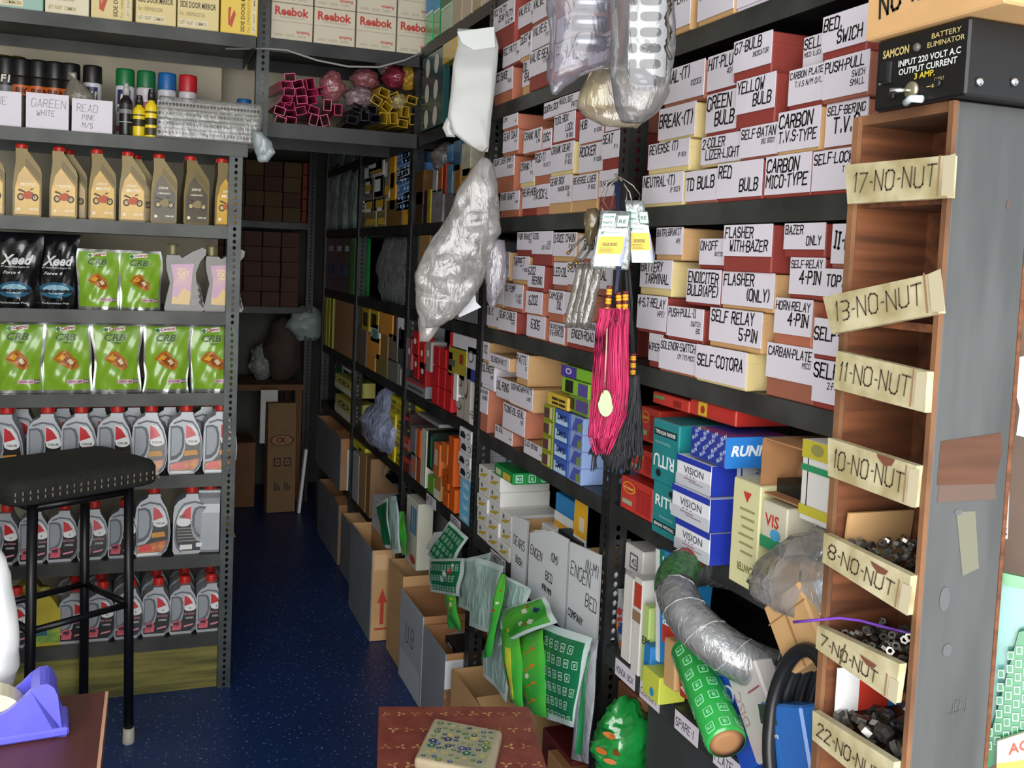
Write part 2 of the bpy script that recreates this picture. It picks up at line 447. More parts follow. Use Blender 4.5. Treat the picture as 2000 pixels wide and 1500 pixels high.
# ------------------------------------------------------------------ handwritten parts cartons on the right-hand shelves
BODY = {'R': (REDB, 'red'), 'S': (SALMON, 'salmon-pink'), 'Y': (YELB, 'manila'), 'B': (BROWNB, 'brown'), 'K': (KRAFTL, 'kraft'), 'W': (CARD, 'white')}
def card_lines(mb, lines, w, h, M, seed=3):
    n = len(lines); big = [l for l in lines if not l.startswith('#')]
    y = h * 0.93
    for k, l in enumerate(lines):
        small = l.startswith('#'); t = l.lstrip('#')
        hh = h * (0.15 if small else (0.40 if len(big) == 1 and n == 1 else 0.33 if n <= 2 else 0.25))
        lw = hand_w(t, hh)
        if lw > w * 0.93: hh *= w * 0.93 / lw; lw = w * 0.93
        if small: hh = min(hh, h * 0.15)
        y -= hh
        x = w * 0.04 if k == 0 else max(w * 0.04, w * 0.95 - lw)
        if n == 1: y = h * 0.40; x = (w - lw) / 2
        Mt = M @ Matrix.Translation((x, y, 0)) @ Matrix.Rotation(rnd.uniform(-0.02, 0.03), 4, 'Z')
        hand(mb, t, hh, INK, Mt, w=hh * 0.15 if not small else hh * 0.14)
        y -= h * (0.10 if not small else 0.06)
def parts_carton(w, d, h, body, lines, lip=0.0, base=0.12):
    """carton whose front carries a taped card; returns (root, card), local: width x, front at y=0, depth +y"""
    mb = MB(); z1 = h - 0.001
    mb.box(-w / 2, w / 2, 0.003, d, 0, z1, body)
    # lid seam
    mb.box(-w / 2 - 0.0006, w / 2 + 0.0006, 0.0022, d * 0.98, z1 * 0.72, z1 + 0.0006, body)
    root = mb.build('parts_carton', bevel=0.0018)
    c = MB(); cz = h * base
    c.box(-w / 2 + 0.001, w / 2 + 0.001, 0.0004, 0.0020, cz, h + 0.001, CARD)
    card_lines(c, lines, w, h - cz, frame((-w / 2 + 0.001, -0.0001, cz), (1, 0, 0), (0, 0, 1)))
    # strip of clear tape over the card's edge
    c.build('label_card', root)
    return root
def shelf_rows(level, rows, x_off=0.0, depth=0.27, where=''):
    """rows: px measurements of card fronts (left, right, top, bottom at the left edge), text, body code[, forward offset[, label]]"""
    items = []
    for r in rows:
        xl, xr, yt, yb, txt, code = r[:6]
        o = r[6] if len(r) > 6 else 0.0
        lab = r[7] if len(r) > 7 else None
        X = XR + x_off - o
        a = onx(xl, yt, X); b = onx(xl, yb, X); c = onx(xr, yt, X)
        items.append([b.z, a.z, c.y, a.y, X, txt, code, lab])
    items.sort(key=lambda q: q[0])
    done = []
    for it in items:
        z0, z1, ya, yb, X, txt, code, lab = it
        bay = max(i for i in range(5) if PY[i] < (ya + yb) / 2)
        ya = max(ya, PY[bay] + 0.039); yb = min(yb, PY[bay + 1] - 0.003); X += rnd.uniform(-0.004, 0.003)
        sup = level
        for q in done:
            ov = min(yb, q[3]) - max(ya, q[2])
            if ov > 0.012 and q[1] < z1 - 0.018: sup = max(sup, q[1])
        lift = z0 - sup                       # a low card means the carton body starts lower than its card
        z1 = max(z1, sup + 0.034)
        for q in done:                        # neighbours in the same row do not share space
            if q[1] > sup + 0.004 and q[0] < z1 - 0.004:
                if q[2] < yb and ya < q[2] and yb <= q[3]: yb = q[2] - 0.001
                elif q[3] > ya and yb > q[3] and ya >= q[2]: ya = q[3] + 0.001
        z1 = min([z1] + [L_ - 0.036 for L_ in LV if L_ > level + 0.02])
        if yb - ya < 0.012: continue
        done.append((sup, z1, ya, yb))
        w, h = yb - ya, z1 - sup
        body, cname = BODY[code]
        base = min(0.45, max(0.08, lift / h if lift > 0 else 0.08))
        ru = parts_carton(w, depth, h - 0.001, body, txt.split('|'), base=base)
        ru.location = (X, (ya + yb) / 2, sup + 0.0004); ru.rotation_euler = (0, 0, -PI / 2)
        word = ' '.join(q for q in txt.split('|') if not q.startswith('#')).replace('(APE)', '').replace('ACTIVA GEAR', 'GEAR BERING').strip()
        tag(ru, lab or f'{cname} parts carton with white card handwritten {word}{where}', 'carton', 'hand-labelled parts cartons on the shelves')

# nearest bay, upper shelf of lamps and switches
shelf_rows(1.40, [
    (1258, 1337, 345, 400, 'NEUTRAL-(T)|#IP 11023', 'Y'), (1343, 1403, 337, 397, 'TD BULB', 'B'), (1403, 1490, 322, 395, 'RED|BULB', 'R', .004), (1497, 1585, 308, 385, 'CARBON|MICO-TYPE', 'R', .003, 'red-edged carton, card CARBON and a TYPE word, right of RED BULB'),
    (1592, 1675, 298, 375, 'SELF-LOCK|#TVS-', 'R', 0, 'red carton with card handwritten SELF-LOCK beside the wooden nut rack'),
    (1268, 1347, 284, 333, 'REVERSE (T)|#IP 11031', 'Y'), (1367, 1447, 270, 327, '2-COLER|LIZER-LIGHT', 'Y'), (1449, 1522, 252, 320, 'SELF-BATAN|#BIG BODY', 'B'), (1522, 1605, 222, 300, 'CARBON|T.V.S-TYPE', 'K', .004, 'kraft carton with card CARBON and underlined TYPE, above SELF-LOCK row'),
    (1610, 1690, 205, 293, 'SELF-BERING|T.V.S.', 'B', 0, 'brown carton with card handwritten SELF BERING beside the nut rack'),
    (1287, 1357, 215, 275, 'BREAK-(T)', 'Y'), (1380, 1440, 187, 262, 'GREEN|BULB', 'R'), (1440, 1515, 160, 225, 'YELLOW|BULB', 'R', .006), (1543, 1612, 140, 208, 'CARBON PLATE|#T.V.S N/M O/L', 'R', 0, 'red carton with card CARBON PLATE between yellow bulb and push-pull cartons'), (1613, 1700, 120, 200, 'PUSH-PULL|#SWICH|#SMALL', 'B', .003),
    (1300, 1377, 140, 205, 'DIAL-(T)|#1112003', 'B', 0, 'brown carton with a card ending in (T) under the hanging clear bag'), (1377, 1439, 113, 180, 'HIT-PLUG|#40-50', 'R'), (1437, 1510, 84, 144, '67-BULB|#INDICATOR', 'R', .004), (1567, 1612, 75, 135, 'SELL|#MICO (LUCAS)', 'R', -.01, 'red carton with card SELL, half hidden by the bed switch carton'), (1605, 1690, 35, 104, 'BED.|SWICH', 'R', .008)])
# nearest bay, relay shelf
shelf_rows(1.125, [
    (1265, 1291, 650, 703, 'WIPER-', 'R'), (1290, 1364, 660, 722, 'SOLENOR-SWITCH|#CM TVS-MICO', 'S', .003, 'salmon-pink carton with card handwritten SOLENOR SWITCH'), (1360, 1458, 672, 745, 'SELF-COTORA', 'Y', .012), (1497, 1590, 668, 735, 'CARBAN-PLATE|#MICO', 'B', 0, 'brown carton with card handwritten CARBAN-PLATE'), (1588, 1645, 700, 783, 'SELF|#2-PIN', 'R', .002, 'red carton with card SELF, lowest beside the nut rack'),
    (1246, 1303, 575, 640, '4-S.T-RELAY|#(APE)', 'R'), (1303, 1373, 597, 655, 'PUSH-PULL-II|#SWITCH|#BIG', 'R', .004), (1388, 1490, 600, 665, 'SELF RELAY|5-PIN', 'K', .006), (1517, 1590, 581, 650, 'HORN-RELAY|4-PIN', 'S'), (1590, 1650, 620, 690, 'SELF-', 'R', 0, 'red carton with card SELF-, beside horn relay and nut rack'),
    (1249, 1310, 507, 560, 'BATTERY|TARMINAL', 'Y'), (1340, 1405, 525, 590, 'ENDICITER|BULB(APE)', 'R', .005), (1411, 1512, 530, 594, 'FLASHER|(ONLY)', 'K', .003), (1545, 1612, 503, 574, 'SELF-RELAY|4-PIN', 'R'), (1612, 1660, 525, 577, 'TOP.', 'R', .002),
    (1282, 1333, 440, 497, 'BATRI-BRAKIT|#APE', 'K'), (1369, 1420, 467, 517, 'ON-OFF|#BUTTON', 'R', -.006), (1418, 1512, 440, 500, 'FLASHER|WITH-BAZER', 'R', .006), (1533, 1612, 420, 487, 'BAZER|ONLY', 'R', .004), (1625, 1672, 438, 515, 'II-P', 'B', 0, 'brown carton with card II-P behind the nut rack edge')])
# second bay, patti shelf at the top
G2 = ' in the second bay'
shelf_rows(1.68, [
    (965, 1000, 146, 187, 'RCC SHOE|#11-1100', 'S'), (1020, 1037, 122, 170, 'OIL|SHL', 'K'), (1036, 1080, 105, 152, 'VALVE-SEAT|#3 TVS 100', 'R', .004, 'red carton with card VALVE-SEAT at the right of its shelf'), (1085, 1150, 90, 140, 'CLUCH|PLATE', 'B'), (1153, 1205, 80, 130, 'PLATE', 'B', 0, 'brown carton with card PLATE behind the hanging clear bag'),
    (985, 1018, 95, 138, 'RCC PATTI|#2 MM', 'R', 0, 'red carton with card RCC PATTI 2 MM, the lower of two'), (1018, 1042, 72, 115, 'DUST-W|#ZIP', 'K'), (1042, 1085, 55, 100, 'VALVE-S|#7 PLY 500', 'R'), (1090, 1150, 40, 85, 'PISTON', 'B'),
    (965, 1008, 8, 46, 'RCC PATTY|GEAR PATTY|#IN 3CC MM', 'R', .004), (1010, 1042, 17, 57, 'VALVE-O|#100', 'R'), (1042, 1080, 0, 46, 'VALVE|#KP', 'B', 0, 'brown carton with card VALVE KP beside the bagged clear parts')])
shelf_rows(1.40, [
    (976, 1012, 377, 412, 'MAIN SHAFT|#4 MM', 'S'), (1018, 1047, 367, 408, 'REAR-HUB|#KTY', 'R'), (1047, 1073, 362, 405, 'KICK-L', 'S'), (1073, 1116, 347, 398, 'GEAR BOX|#MAINDR BUSH|#50', 'K'), (1120, 1168, 345, 393, 'REVERSE LIVER|#IP 11002', 'K'), (1169, 1213, 335, 385, 'TAYA-BALANC', 'R', .004),
    (963, 1003, 312, 345, 'GEAR LIVER SHAFT|#IP BOTTIX', 'S'), (1015, 1042, 318, 358, 'CRANK-T|#IP 12', 'Y'), (1042, 1077, 300, 345, 'ROD-T1|#PLATE-T1', 'S'), (1078, 1122, 285, 338, 'CRANK GEAR|#IP 1071|#IP 11031', 'Y'), (1130, 1177, 286, 340, 'ROCKER|#IP 11006', 'K'), (1180, 1213, 262, 312, 'SEAT|#IP 11', 'R'),
    (985, 1014, 260, 300, 'GEAR DIAX|#PTY', 'S'), (1024, 1058, 258, 304, 'CRANK NUT|#6 MM', 'S'), (1062, 1082, 255, 292, 'DISC', 'R'), (1082, 1122, 228, 282, 'TOOL-BOX|LOCK|#IN 1000', 'R', .003), (1130, 1176, 235, 285, 'HUB|#IP 12000', 'S'), (1183, 1212, 215, 258, 'SIDE', 'B'),
    (984, 1012, 214, 253, 'CLAM|#BIG', 'S', 0, 'salmon-pink carton with card CLAM, long side showing'), (1061, 1091, 200, 240, 'DOOR-LOCK', 'S'), (1092, 1135, 180, 225, 'HEAD-LIGHT|PATTY', 'R')])
shelf_rows(1.125, [
    (950, 974, 597, 635, 'OIL-C|#1 NO', 'K'), (975, 1009, 604, 648, 'GEAR CABLE|#PATTI', 'R'), (1028, 1064, 613, 658, '6305', 'S'), (1076, 1105, 628, 668, 'SILENCER-BAND|11-6-RING-DI', 'S'), (1106, 1162, 622, 668, 'BIG-BOX-FULLCHAIN|ENGEN-ROAD', 'R', .004), (1170, 1212, 625, 672, 'PUMP', 'R'),
    (960, 982, 545, 592, 'KEY', 'K'), (985, 1021, 553, 598, 'OIL PUMP|#P LASER|#P 11002', 'S'), (1030, 1062, 568, 610, '6202', 'S', .002, 'salmon-pink carton with card 6202, middle of the number cartons'), (1074, 1103, 566, 610, 'CAM-GEAR|OIL', 'S'), (1104, 1160, 570, 612, 'OIL', 'B', 0, 'brown carton with card OIL behind the smoky packets'),
    (972, 998, 492, 540, 'NEO|#ARS', 'K'), (1000, 1031, 500, 545, 'TAPPET|#P 1000', 'K'), (1033, 1064, 518, 560, '6202|BERING', 'R', .003), (1079, 1108, 512, 555, 'LED-OIL', 'B'), (1108, 1148, 512, 555, 'STEM-BOLT|#11 MM', 'S'), (1155, 1205, 520, 562, 'SEAL', 'B'),
    (1009, 1040, 450, 488, 'FHBR BRAKET|#PATTI', 'R'), (1040, 1080, 452, 496, '6205|#LOCK|#6203 (D.G.T)', 'R', .003), (1083, 1128, 455, 500, 'D-DICE CHAIN|#IP M.AL', 'K'), (1135, 1180, 460, 505, 'CHAIN', 'B')])
shelf_rows(0.86, [
    (918, 947, 805, 850, 'FIZING BOARD|#IP 1000', 'K'), (967, 1001, 828, 878, 'OIL SEAL|#7 MM', 'S'), (1021, 1062, 860, 905, 'CLUCH BERING|#IP 1002', 'K'),
    (925, 954, 750, 797, 'ACTIVA GEAR|#BERING', 'S'), (983, 1026, 785, 838, 'TIZING-OIL-SEAL|#TVS', 'S', .006, 'salmon-pink carton with card TIZING-OIL-SEAL, large pink side showing'),
    (928, 966, 703, 742, 'SILENCER|#RING', 'W'), (968, 994, 735, 780, 'OIL-RING', 'K'), (995, 1039, 745, 788, 'SUSPANCHAN-PATTI|#LARGE', 'K', .006),
    (943, 957, 662, 700, 'TIZ', 'K', -.004), (957, 997, 692, 740, 'SILENCER-PATTI', 'K', .008), (1010, 1032, 688, 735, 'PATTI|#10', 'K', .002)])
# the top shelf of the near bay
shelf_rows(1.68, [(1322, 1354, -60, 66, 'PLATE', 'K', .004, 'kraft carton at the left end of the topmost near shelf'), (1365, 1437, -60, 48, 'TOP-LIGHT', 'K', .004), (1440, 1505, -70, 24, 'MIRROR', 'W', 0, 'white carton at the top edge, right of the top-light carton')])

# ------------------------------------------------------------------ goods on the left-hand unit
def lx(px, py=600, y=YL): return ony(px, py, y).x
SILV = mat('a9adb1', 0.38, 0.25, var=0.1, scale=20, name='silver_plastic')
SILVD = mat('5a6068', 0.45, name='slate_plastic')
CAPR = mat('c3271f', 0.4, var=0.1, scale=30, name='red_cap')
GOLD = mat('6a5a2e', 0.4, 0.3, var=0.1, scale=20, name='gold_plastic')
GOLDL = mat('dcae16', 0.3, 0.0, hex2='bb8e12', scale=14, coat=0.15, name='golden_label')
OLIVEL = mat('332b12', 0.4, 0.0, hex2='4d3f18', scale=14, coat=0.1, name='olive_label')
def scaled(pts, w, h): return [((x - 0.5) * w, z * h) for x, z in pts]
def cap_ribbed(mb, x, y, z, r, h, m):
    n = 28; P = []
    prof = [(r * 0.98, 0), (r, h * 0.08), (r, h * 0.8), (r * 0.9, h)]
    mb.lathe(prof, m, n, Matrix.Translation((x, y, z)))
    for k in range(14):
        a = 2 * PI * k / 14
        mb.box(-0.0012, 0.0012, -r - 0.0006, -r + 0.001, h * 0.1, h * 0.78, m, Matrix.Translation((x, y, z)) @ Matrix.Rotation(a, 4, 'Z'))
def cycle_mark(mb, M, x, y, s, m1, m2, m3):
    """little motorcycle drawing: two wheels, body, seat, bars"""
    for dx in (-0.42, 0.40):
        disc(mb, x + dx * s, y, 0.21 * s, 0.24 * s, m1, M, 14); disc(mb, x + dx * s, y, 0.12 * s, 0.14 * s, m3, off(M, 0.0003), 12)
    M2 = off(M, 0.0005)
    poly(mb, [(x - 0.40 * s, y + 0.05 * s), (x - 0.1 * s, y - 0.12 * s), (x + 0.2 * s, y - 0.1 * s), (x + 0.3 * s, y + 0.3 * s), (x + 0.05 * s, y + 0.42 * s), (x - 0.2 * s, y + 0.3 * s)], m2, M2)
    poly(mb, [(x - 0.6 * s, y + 0.42 * s), (x - 0.2 * s, y + 0.28 * s), (x - 0.15 * s, y + 0.36 * s), (x - 0.5 * s, y + 0.52 * s)], m1, M2)
    poly(mb, [(x + 0.2 * s, y + 0.3 * s), (x + 0.26 * s, y + 0.3 * s), (x + 0.42 * s, y), (x + 0.36 * s, y)], m1, off(M, 0.0007))
    poly(mb, [(x + 0.1 * s, y + 0.52 * s), (x + 0.3 * s, y + 0.6 * s), (x + 0.32 * s, y + 0.53 * s), (x + 0.13 * s, y + 0.45 * s)], m1, M2)
GOUT = [(0.03, 0), (0.97, 0), (1, 0.03), (1, 0.60), (0.95, 0.67), (0.58, 0.86), (0.50, 0.90), (0.50, 0.925), (0.09, 0.925), (0.09, 0.86), (0.10, 0.76), (0.03, 0.55), (0, 0.42), (0, 0.03)]
def gold_bottle(dark, big_word, small_word):
    w, h, d = 0.070, 0.196, 0.062
    mb = MB(); mb.prism(scaled(GOUT, w, h), 0, d, GOLD)
    for k in range(3):    # moulded ribs down the shoulder
        a = 0.085 + k * 0.035
        P = [((x - 0.5) * w, z * h) for x, z in ((0.47 - a * 0.3, 0.88 - a), (0.97, 0.66 - a), (0.97, 0.645 - a), (0.47 - a * 0.3, 0.865 - a))]
        mb.add([(x, -0.0012, z) for x, z in P], [(3, 2, 1, 0)], mat('5c4f2c', 0.5), None)
    o = mb.build('oil_bottle', bevel=0.006, seg=2)
    c = MB(); cap_ribbed(c, (0.295 - 0.5) * w, d / 2, 0.925 * h, 0.0150, 0.075 * h, CAPR); c.build('cap', o)
    l = MB(); M = front(0, 0, -0.0014)
    LM = OLIVEL if dark else GOLDL
    poly(l, [(x, z) for x, z in scaled([(0.07, 0.03), (0.93, 0.03), (0.93, 0.44), (0.40, 0.69), (0.20, 0.58), (0.08, 0.40)], w, h)], LM, M)
    tx = mat('f6f0da', 0.5)
    if small_word: printed(l, small_word, -0.014, 0.096, 0.0065, tx, off(M, 0.0004), 0.01, 0.25)
    printed(l, big_word, -0.017, 0.082, 0.0085 if not dark else 0.004, tx, off(M, 0.0004), 0.02, 0.2)
    cycle_mark(l, off(M, 0.0003), 0.002, 0.052, 0.042, mat('3a2a24', 0.5), mat('b6501c', 0.5) if not dark else mat('8a7a4a', 0.5), mat('c9b27a', 0.5))
    disc(l, -0.021, 0.019, 0.0045, 0.0045, mat('e8e0c0', 0.5), off(M, 0.0004), 12)
    printed(l, '10W-30', 0.004, 0.018, 0.005, tx, off(M, 0.0004), 0.02)
    l.build('front_label', o)
    return o
gb = gold_bottle(False, 'MOTO', None); gb2 = gold_bottle(False, 'MOTO', 'DRIVE'); gb3 = gold_bottle(True, 'LUBRICANTS', 'DRIVE')
GN = ['cut off by the photo edge', 'second from the left, reading MOTO only', 'third from the left, with another bottle tucked behind it', 'fourth along, under the white carton reading READ', 'fifth along, under the two yellow spray bottles', 'darker olive label, left of the two dark ones', 'darker olive label, right of the two dark ones', 'at the right end against the punched post']
for k, (px, kind) in enumerate([(-22, 1), (51, 1), (122, 1), (199, 2), (258, 2), (320, 3), (384, 3), (445, 2)]):
    base = {1: gb, 2: gb2, 3: gb3}[kind]
    first = (k == 0 and kind == 1) or k == 3 or k == 5
    o = base if first else copy_tree(base)
    z = LSH[2]; o.location = (lx(px, 420), YL + 0.018 + 0.004 * (k % 3), z); o.rotation_euler = (0, 0, rnd.uniform(-0.06, 0.1))
    tag(o, 'gold oil bottle with red cap, ' + GN[k], 'bottle', 'gold oil bottles')
for px, l in ((143, 'tucked behind the third bottle from the left'), (275, 'tucked behind the fifth bottle')):
    o = copy_tree(gb2, loc=(lx(px, 420, YL + 0.11), YL + 0.11, LSH[2]), rz=0.05, label='gold oil bottle ' + l, group='gold oil bottles')

# pouches
def pouch(w, h, D, m, foil, art, foil_w=0.06, name='oil_pouch', seed=1, top=1.0):
    """stand-up pouch: flat seal at the top, full belly, gusset at the bottom; art(mb, place) prints its front"""
    r = random.Random(seed); ph = [r.uniform(0, 6) for _ in range(6)]
    def hw(v): return w * 0.5 * (0.94 + 0.06 * math.cos(v * 5 + ph[0]) - 0.03 * math.sin(v * 9 + ph[1]))
    def dep(u, v):
        b = (1 - v ** 2.2) * (0.55 + 0.45 * math.sin(PI * min(1, v * 1.5 + 0.15)))
        e = max(0, 1 - abs(u) ** 2.6)
        fold = 0.0035 * math.sin(u * 5 + v * 9 + ph[2]) * math.sin(v * 7 + ph[3]) + 0.0022 * math.sin(u * 11 - v * 15 + ph[4])
        return D * b * e + fold * e * (1 - v ** 6)
    lean = r.uniform(-0.03, 0.03)
    def P(u, v, sgn=-1, o=0.0):
        return Vector((u * hw(v) + lean * w * v, sgn * (dep(u, v) + 0.0006 + o) + 0.015 * v * v, v * h))
    mb = MB(); nu, nv = 20, 22
    fw = foil_w
    mb.grid(lambda i, j: P(-1 + 2 * i, j, -1), nu, nv, m)
    k = mb.slot(foil); f0 = 0
    for idx, f in enumerate(mb.f):
        i = idx % nu; j = idx // nu
        if i == 0 or i == nu - 1 or j == nv - 1 or (j == 0 and foil_w > 0.05): mb.mi[idx] = k
    mb.grid(lambda i, j: P(1 - 2 * i, j, 1), nu, nv, foil)
    o = mb.build(name)
    l = MB()
    art(l, lambda x, y, d=0.0012: P(x / (w * 0.5) , y / h, -1, d))
    if l.f: l.build('print', o)
    return o
FOIL = mat('d6dad6', 0.22, 0.85, name='silver_foil')
GREENP = mat('82ab2c', 0.26, 0.0, hex2='74a021', scale=9, coat=0.7, name='lime_foil')
def bent_poly(mb, pts, m, place, d=0.0012):
    """polygon laid on a curved front, fanned finely"""
    cx = sum(p[0] for p in pts) / len(pts); cy = sum(p[1] for p in pts) / len(pts); rings = 4; n = len(pts); V = [place(cx, cy, d)]; F = []
    for k in range(1, rings + 1):
        V += [place(cx + (x - cx) * k / rings, cy + (y - cy) * k / rings, d) for x, y in pts]
    for i in range(n):
        F.append((0, 1 + i, 1 + (i + 1) % n))
        for k in range(rings - 1):
            a = 1 + k * n; b = a + n
            F.append((a + i, b + i, b + (i + 1) % n, a + (i + 1) % n))
    mb.add(V, F, m)
def bent_rect(mb, x0, x1, y0, y1, m, place, d=0.0012):
    n = 6
    bent_poly(mb, [(x0 + (x1 - x0) * k / n, y0) for k in range(n)] + [(x1, y0 + (y1 - y0) * k / 3) for k in range(3)] + [(x1 - (x1 - x0) * k / n, y1) for k in range(n)] + [(x0, y1 - (y1 - y0) * k / 3) for k in range(3)], m, place, d)
def crb_art(mb, place):
    W = mat('eceae6', 0.4); R = mat('a02a2c', 0.4); G = mat('4f6b3a', 0.35); G2 = mat('b9c4a4', 0.3)
    bent_poly(mb, [(-0.034, 0.176), (0.022, 0.183), (0.022, 0.196), (-0.034, 0.190)], W, place)
    disc_pts = [(-0.028 + 0.006 * math.cos(a * PI / 6), 0.1835 + 0.006 * math.sin(a * PI / 6)) for a in range(12)]
    bent_poly(mb, disc_pts, mat('2c7a46', 0.4), place, 0.0016)
    printed(mb, 'Castrol', -0.020, 0.1815, 0.0085, R, None, 0.03, 0.1, width=0.040, fn=lambda a, b: place(a, b + (a + 0.02) * 0.11, 0.0022))
    printed(mb, 'CRB', -0.033, 0.152, 0.019, G2, None, 0.05, 0.25, width=0.058, fn=lambda a, b: place(a + 0.0012, b - 0.0012, 0.0022))
    printed(mb, 'CRB', -0.033, 0.152, 0.019, G, None, 0.035, 0.25, width=0.058, fn=lambda a, b: place(a, b, 0.0028))
    printed(mb, 'TURBO', -0.012, 0.1425, 0.005, G, None, 0.01, 0.1, fn=lambda a, b: place(a, b, 0.0022))
    # piston and splash of golden oil
    rr = random.Random(5)
    bent_poly(mb, [(-0.036, 0.098), (-0.020, 0.118), (-0.002, 0.124), (0.012, 0.112), (0.030, 0.095), (0.034, 0.075), (0.018, 0.066), (-0.002, 0.076), (-0.020, 0.086)], mat('b06a1e', 0.35), place, 0.0020)
    bent_poly(mb, [(-0.018, 0.100), (-0.004, 0.114), (0.014, 0.102), (0.028, 0.088), (0.020, 0.074), (0.002, 0.080)], mat('8a4a1c', 0.35), place, 0.0026)
    bent_poly(mb, [(-0.026, 0.099), (-0.012, 0.112), (0.000, 0.106), (-0.010, 0.094)], mat('e2a43a', 0.3), place, 0.0032)
    bent_poly(mb, [(0.002, 0.094), (0.012, 0.100), (0.022, 0.088), (0.012, 0.082)], mat('d8c8a0', 0.3), place, 0.0032)
    bent_rect(mb, 0.004, 0.046, 0.028, 0.0395, mat('d9b6c4', 0.4), place, 0.0016)
    bent_rect(mb, 0.046, 0.060, 0.028, 0.0395, mat('6d5360', 0.4), place, 0.0016)
    printed(mb, '20W-40', 0.006, 0.0305, 0.0068, mat('7a3350', 0.4), None, 0.02, 0, width=0.037, fn=lambda a, b: place(a, b, 0.0024))
    printed(mb, 'CF-4', 0.0475, 0.0308, 0.006, W, None, 0.02, 0, width=0.011, fn=lambda a, b: place(a, b, 0.0024))
CN = ['leftmost, creased and partly outside the photo', 'second from the left', 'middle one of the full row of five', 'fourth along, with a crease across its picture', 'rightmost, beside the punched post']
for k, px in enumerate([32, 127, 228, 324, 418]):
    o = pouch(0.136, 0.196, 0.030, GREENP, FOIL, lambda mb, pl: crb_art(mb, lambda x, y, d=0.0012: pl(x, y * 0.955, d)), seed=k + 1)
    o.location = (lx(px, 765), YL + 0.042, LSH[4]); o.rotation_euler = (-0.02, 0, rnd.uniform(-0.08, 0.08))
    tag(o, 'lime green oil pouch on the fourth shelf, ' + CN[k], 'pouch', 'lime green oil pouches')
for k, px in enumerate([192, 274]):
    o = pouch(0.118, 0.168, 0.024, GREENP, FOIL, lambda mb, pl: crb_art(mb, lambda x, y, d=0.0012: pl(x * 0.84, y * 0.82, d)), seed=k + 11, foil_w=0.08)
    o.location = (lx(px, 600), YL + 0.035, LSH[3]); o.rotation_euler = (-0.03, 0, rnd.uniform(-0.05, 0.05))
    tag(o, 'smaller lime pouch with silver edges, ' + ('beside the black pouches' if k == 0 else 'beside the grey bottles with purple labels'), 'pouch', 'lime green oil pouches')
def black_art(mb, place):
    W = mat('d8dadc', 0.4)
    printed(mb, 'Xeed', -0.045, 0.118, 0.026, W, None, 0.03, 0.35, width=0.088, fn=lambda a, b: place(a, b, 0.002))
    printed(mb, '4T Automotive Engine Oil', -0.045, 0.109, 0.0048, W, None, 0.01, 0.2, width=0.08, fn=lambda a, b: place(a, b, 0.002))
    printed(mb, 'Force 4', -0.038, 0.092, 0.008, W, None, 0.02, 0.3, width=0.05, fn=lambda a, b: place(a, b, 0.002))
    bent_poly(mb, [(0.046 * math.cos(a * PI / 10) - 0.004, 0.05 + 0.022 * math.sin(a * PI / 10)) for a in range(20)], mat('2c5f7c', 0.3), place, 0.0014)
    bent_poly(mb, [(0.034 * math.cos(a * PI / 10) - 0.004, 0.052 + 0.013 * math.sin(a * PI / 10)) for a in range(20)], mat('8fb8c8', 0.3), place, 0.002)
    for k in range(6):
        bent_poly(mb, [(-0.044 + k * 0.016 + 0.009 * math.cos(a * PI / 5), 0.047 + 0.005 * math.sin(a * PI / 5)) for a in range(10)], mat('20262c', 0.3), place, 0.0026)
    printed(mb, 'Performance Plus', -0.04, 0.012, 0.005, W, None, 0.01, 0, width=0.07, fn=lambda a, b: place(a, b, 0.002))
for k, px in enumerate([28, 110]):
    o = pouch(0.128 if k == 0 else 0.115, 0.205, 0.032, BLACKG, BLACKG, black_art, seed=k + 21, foil_w=0)
    o.location = (lx(px, 600), YL + 0.045 + 0.012 * k, LSH[3])
    tag(o, 'glossy black oil pouch with white slanted lettering, ' + ('at the left photo edge' if k == 0 else 'next to the lime pouches'), 'pouch', 'black oil pouches')

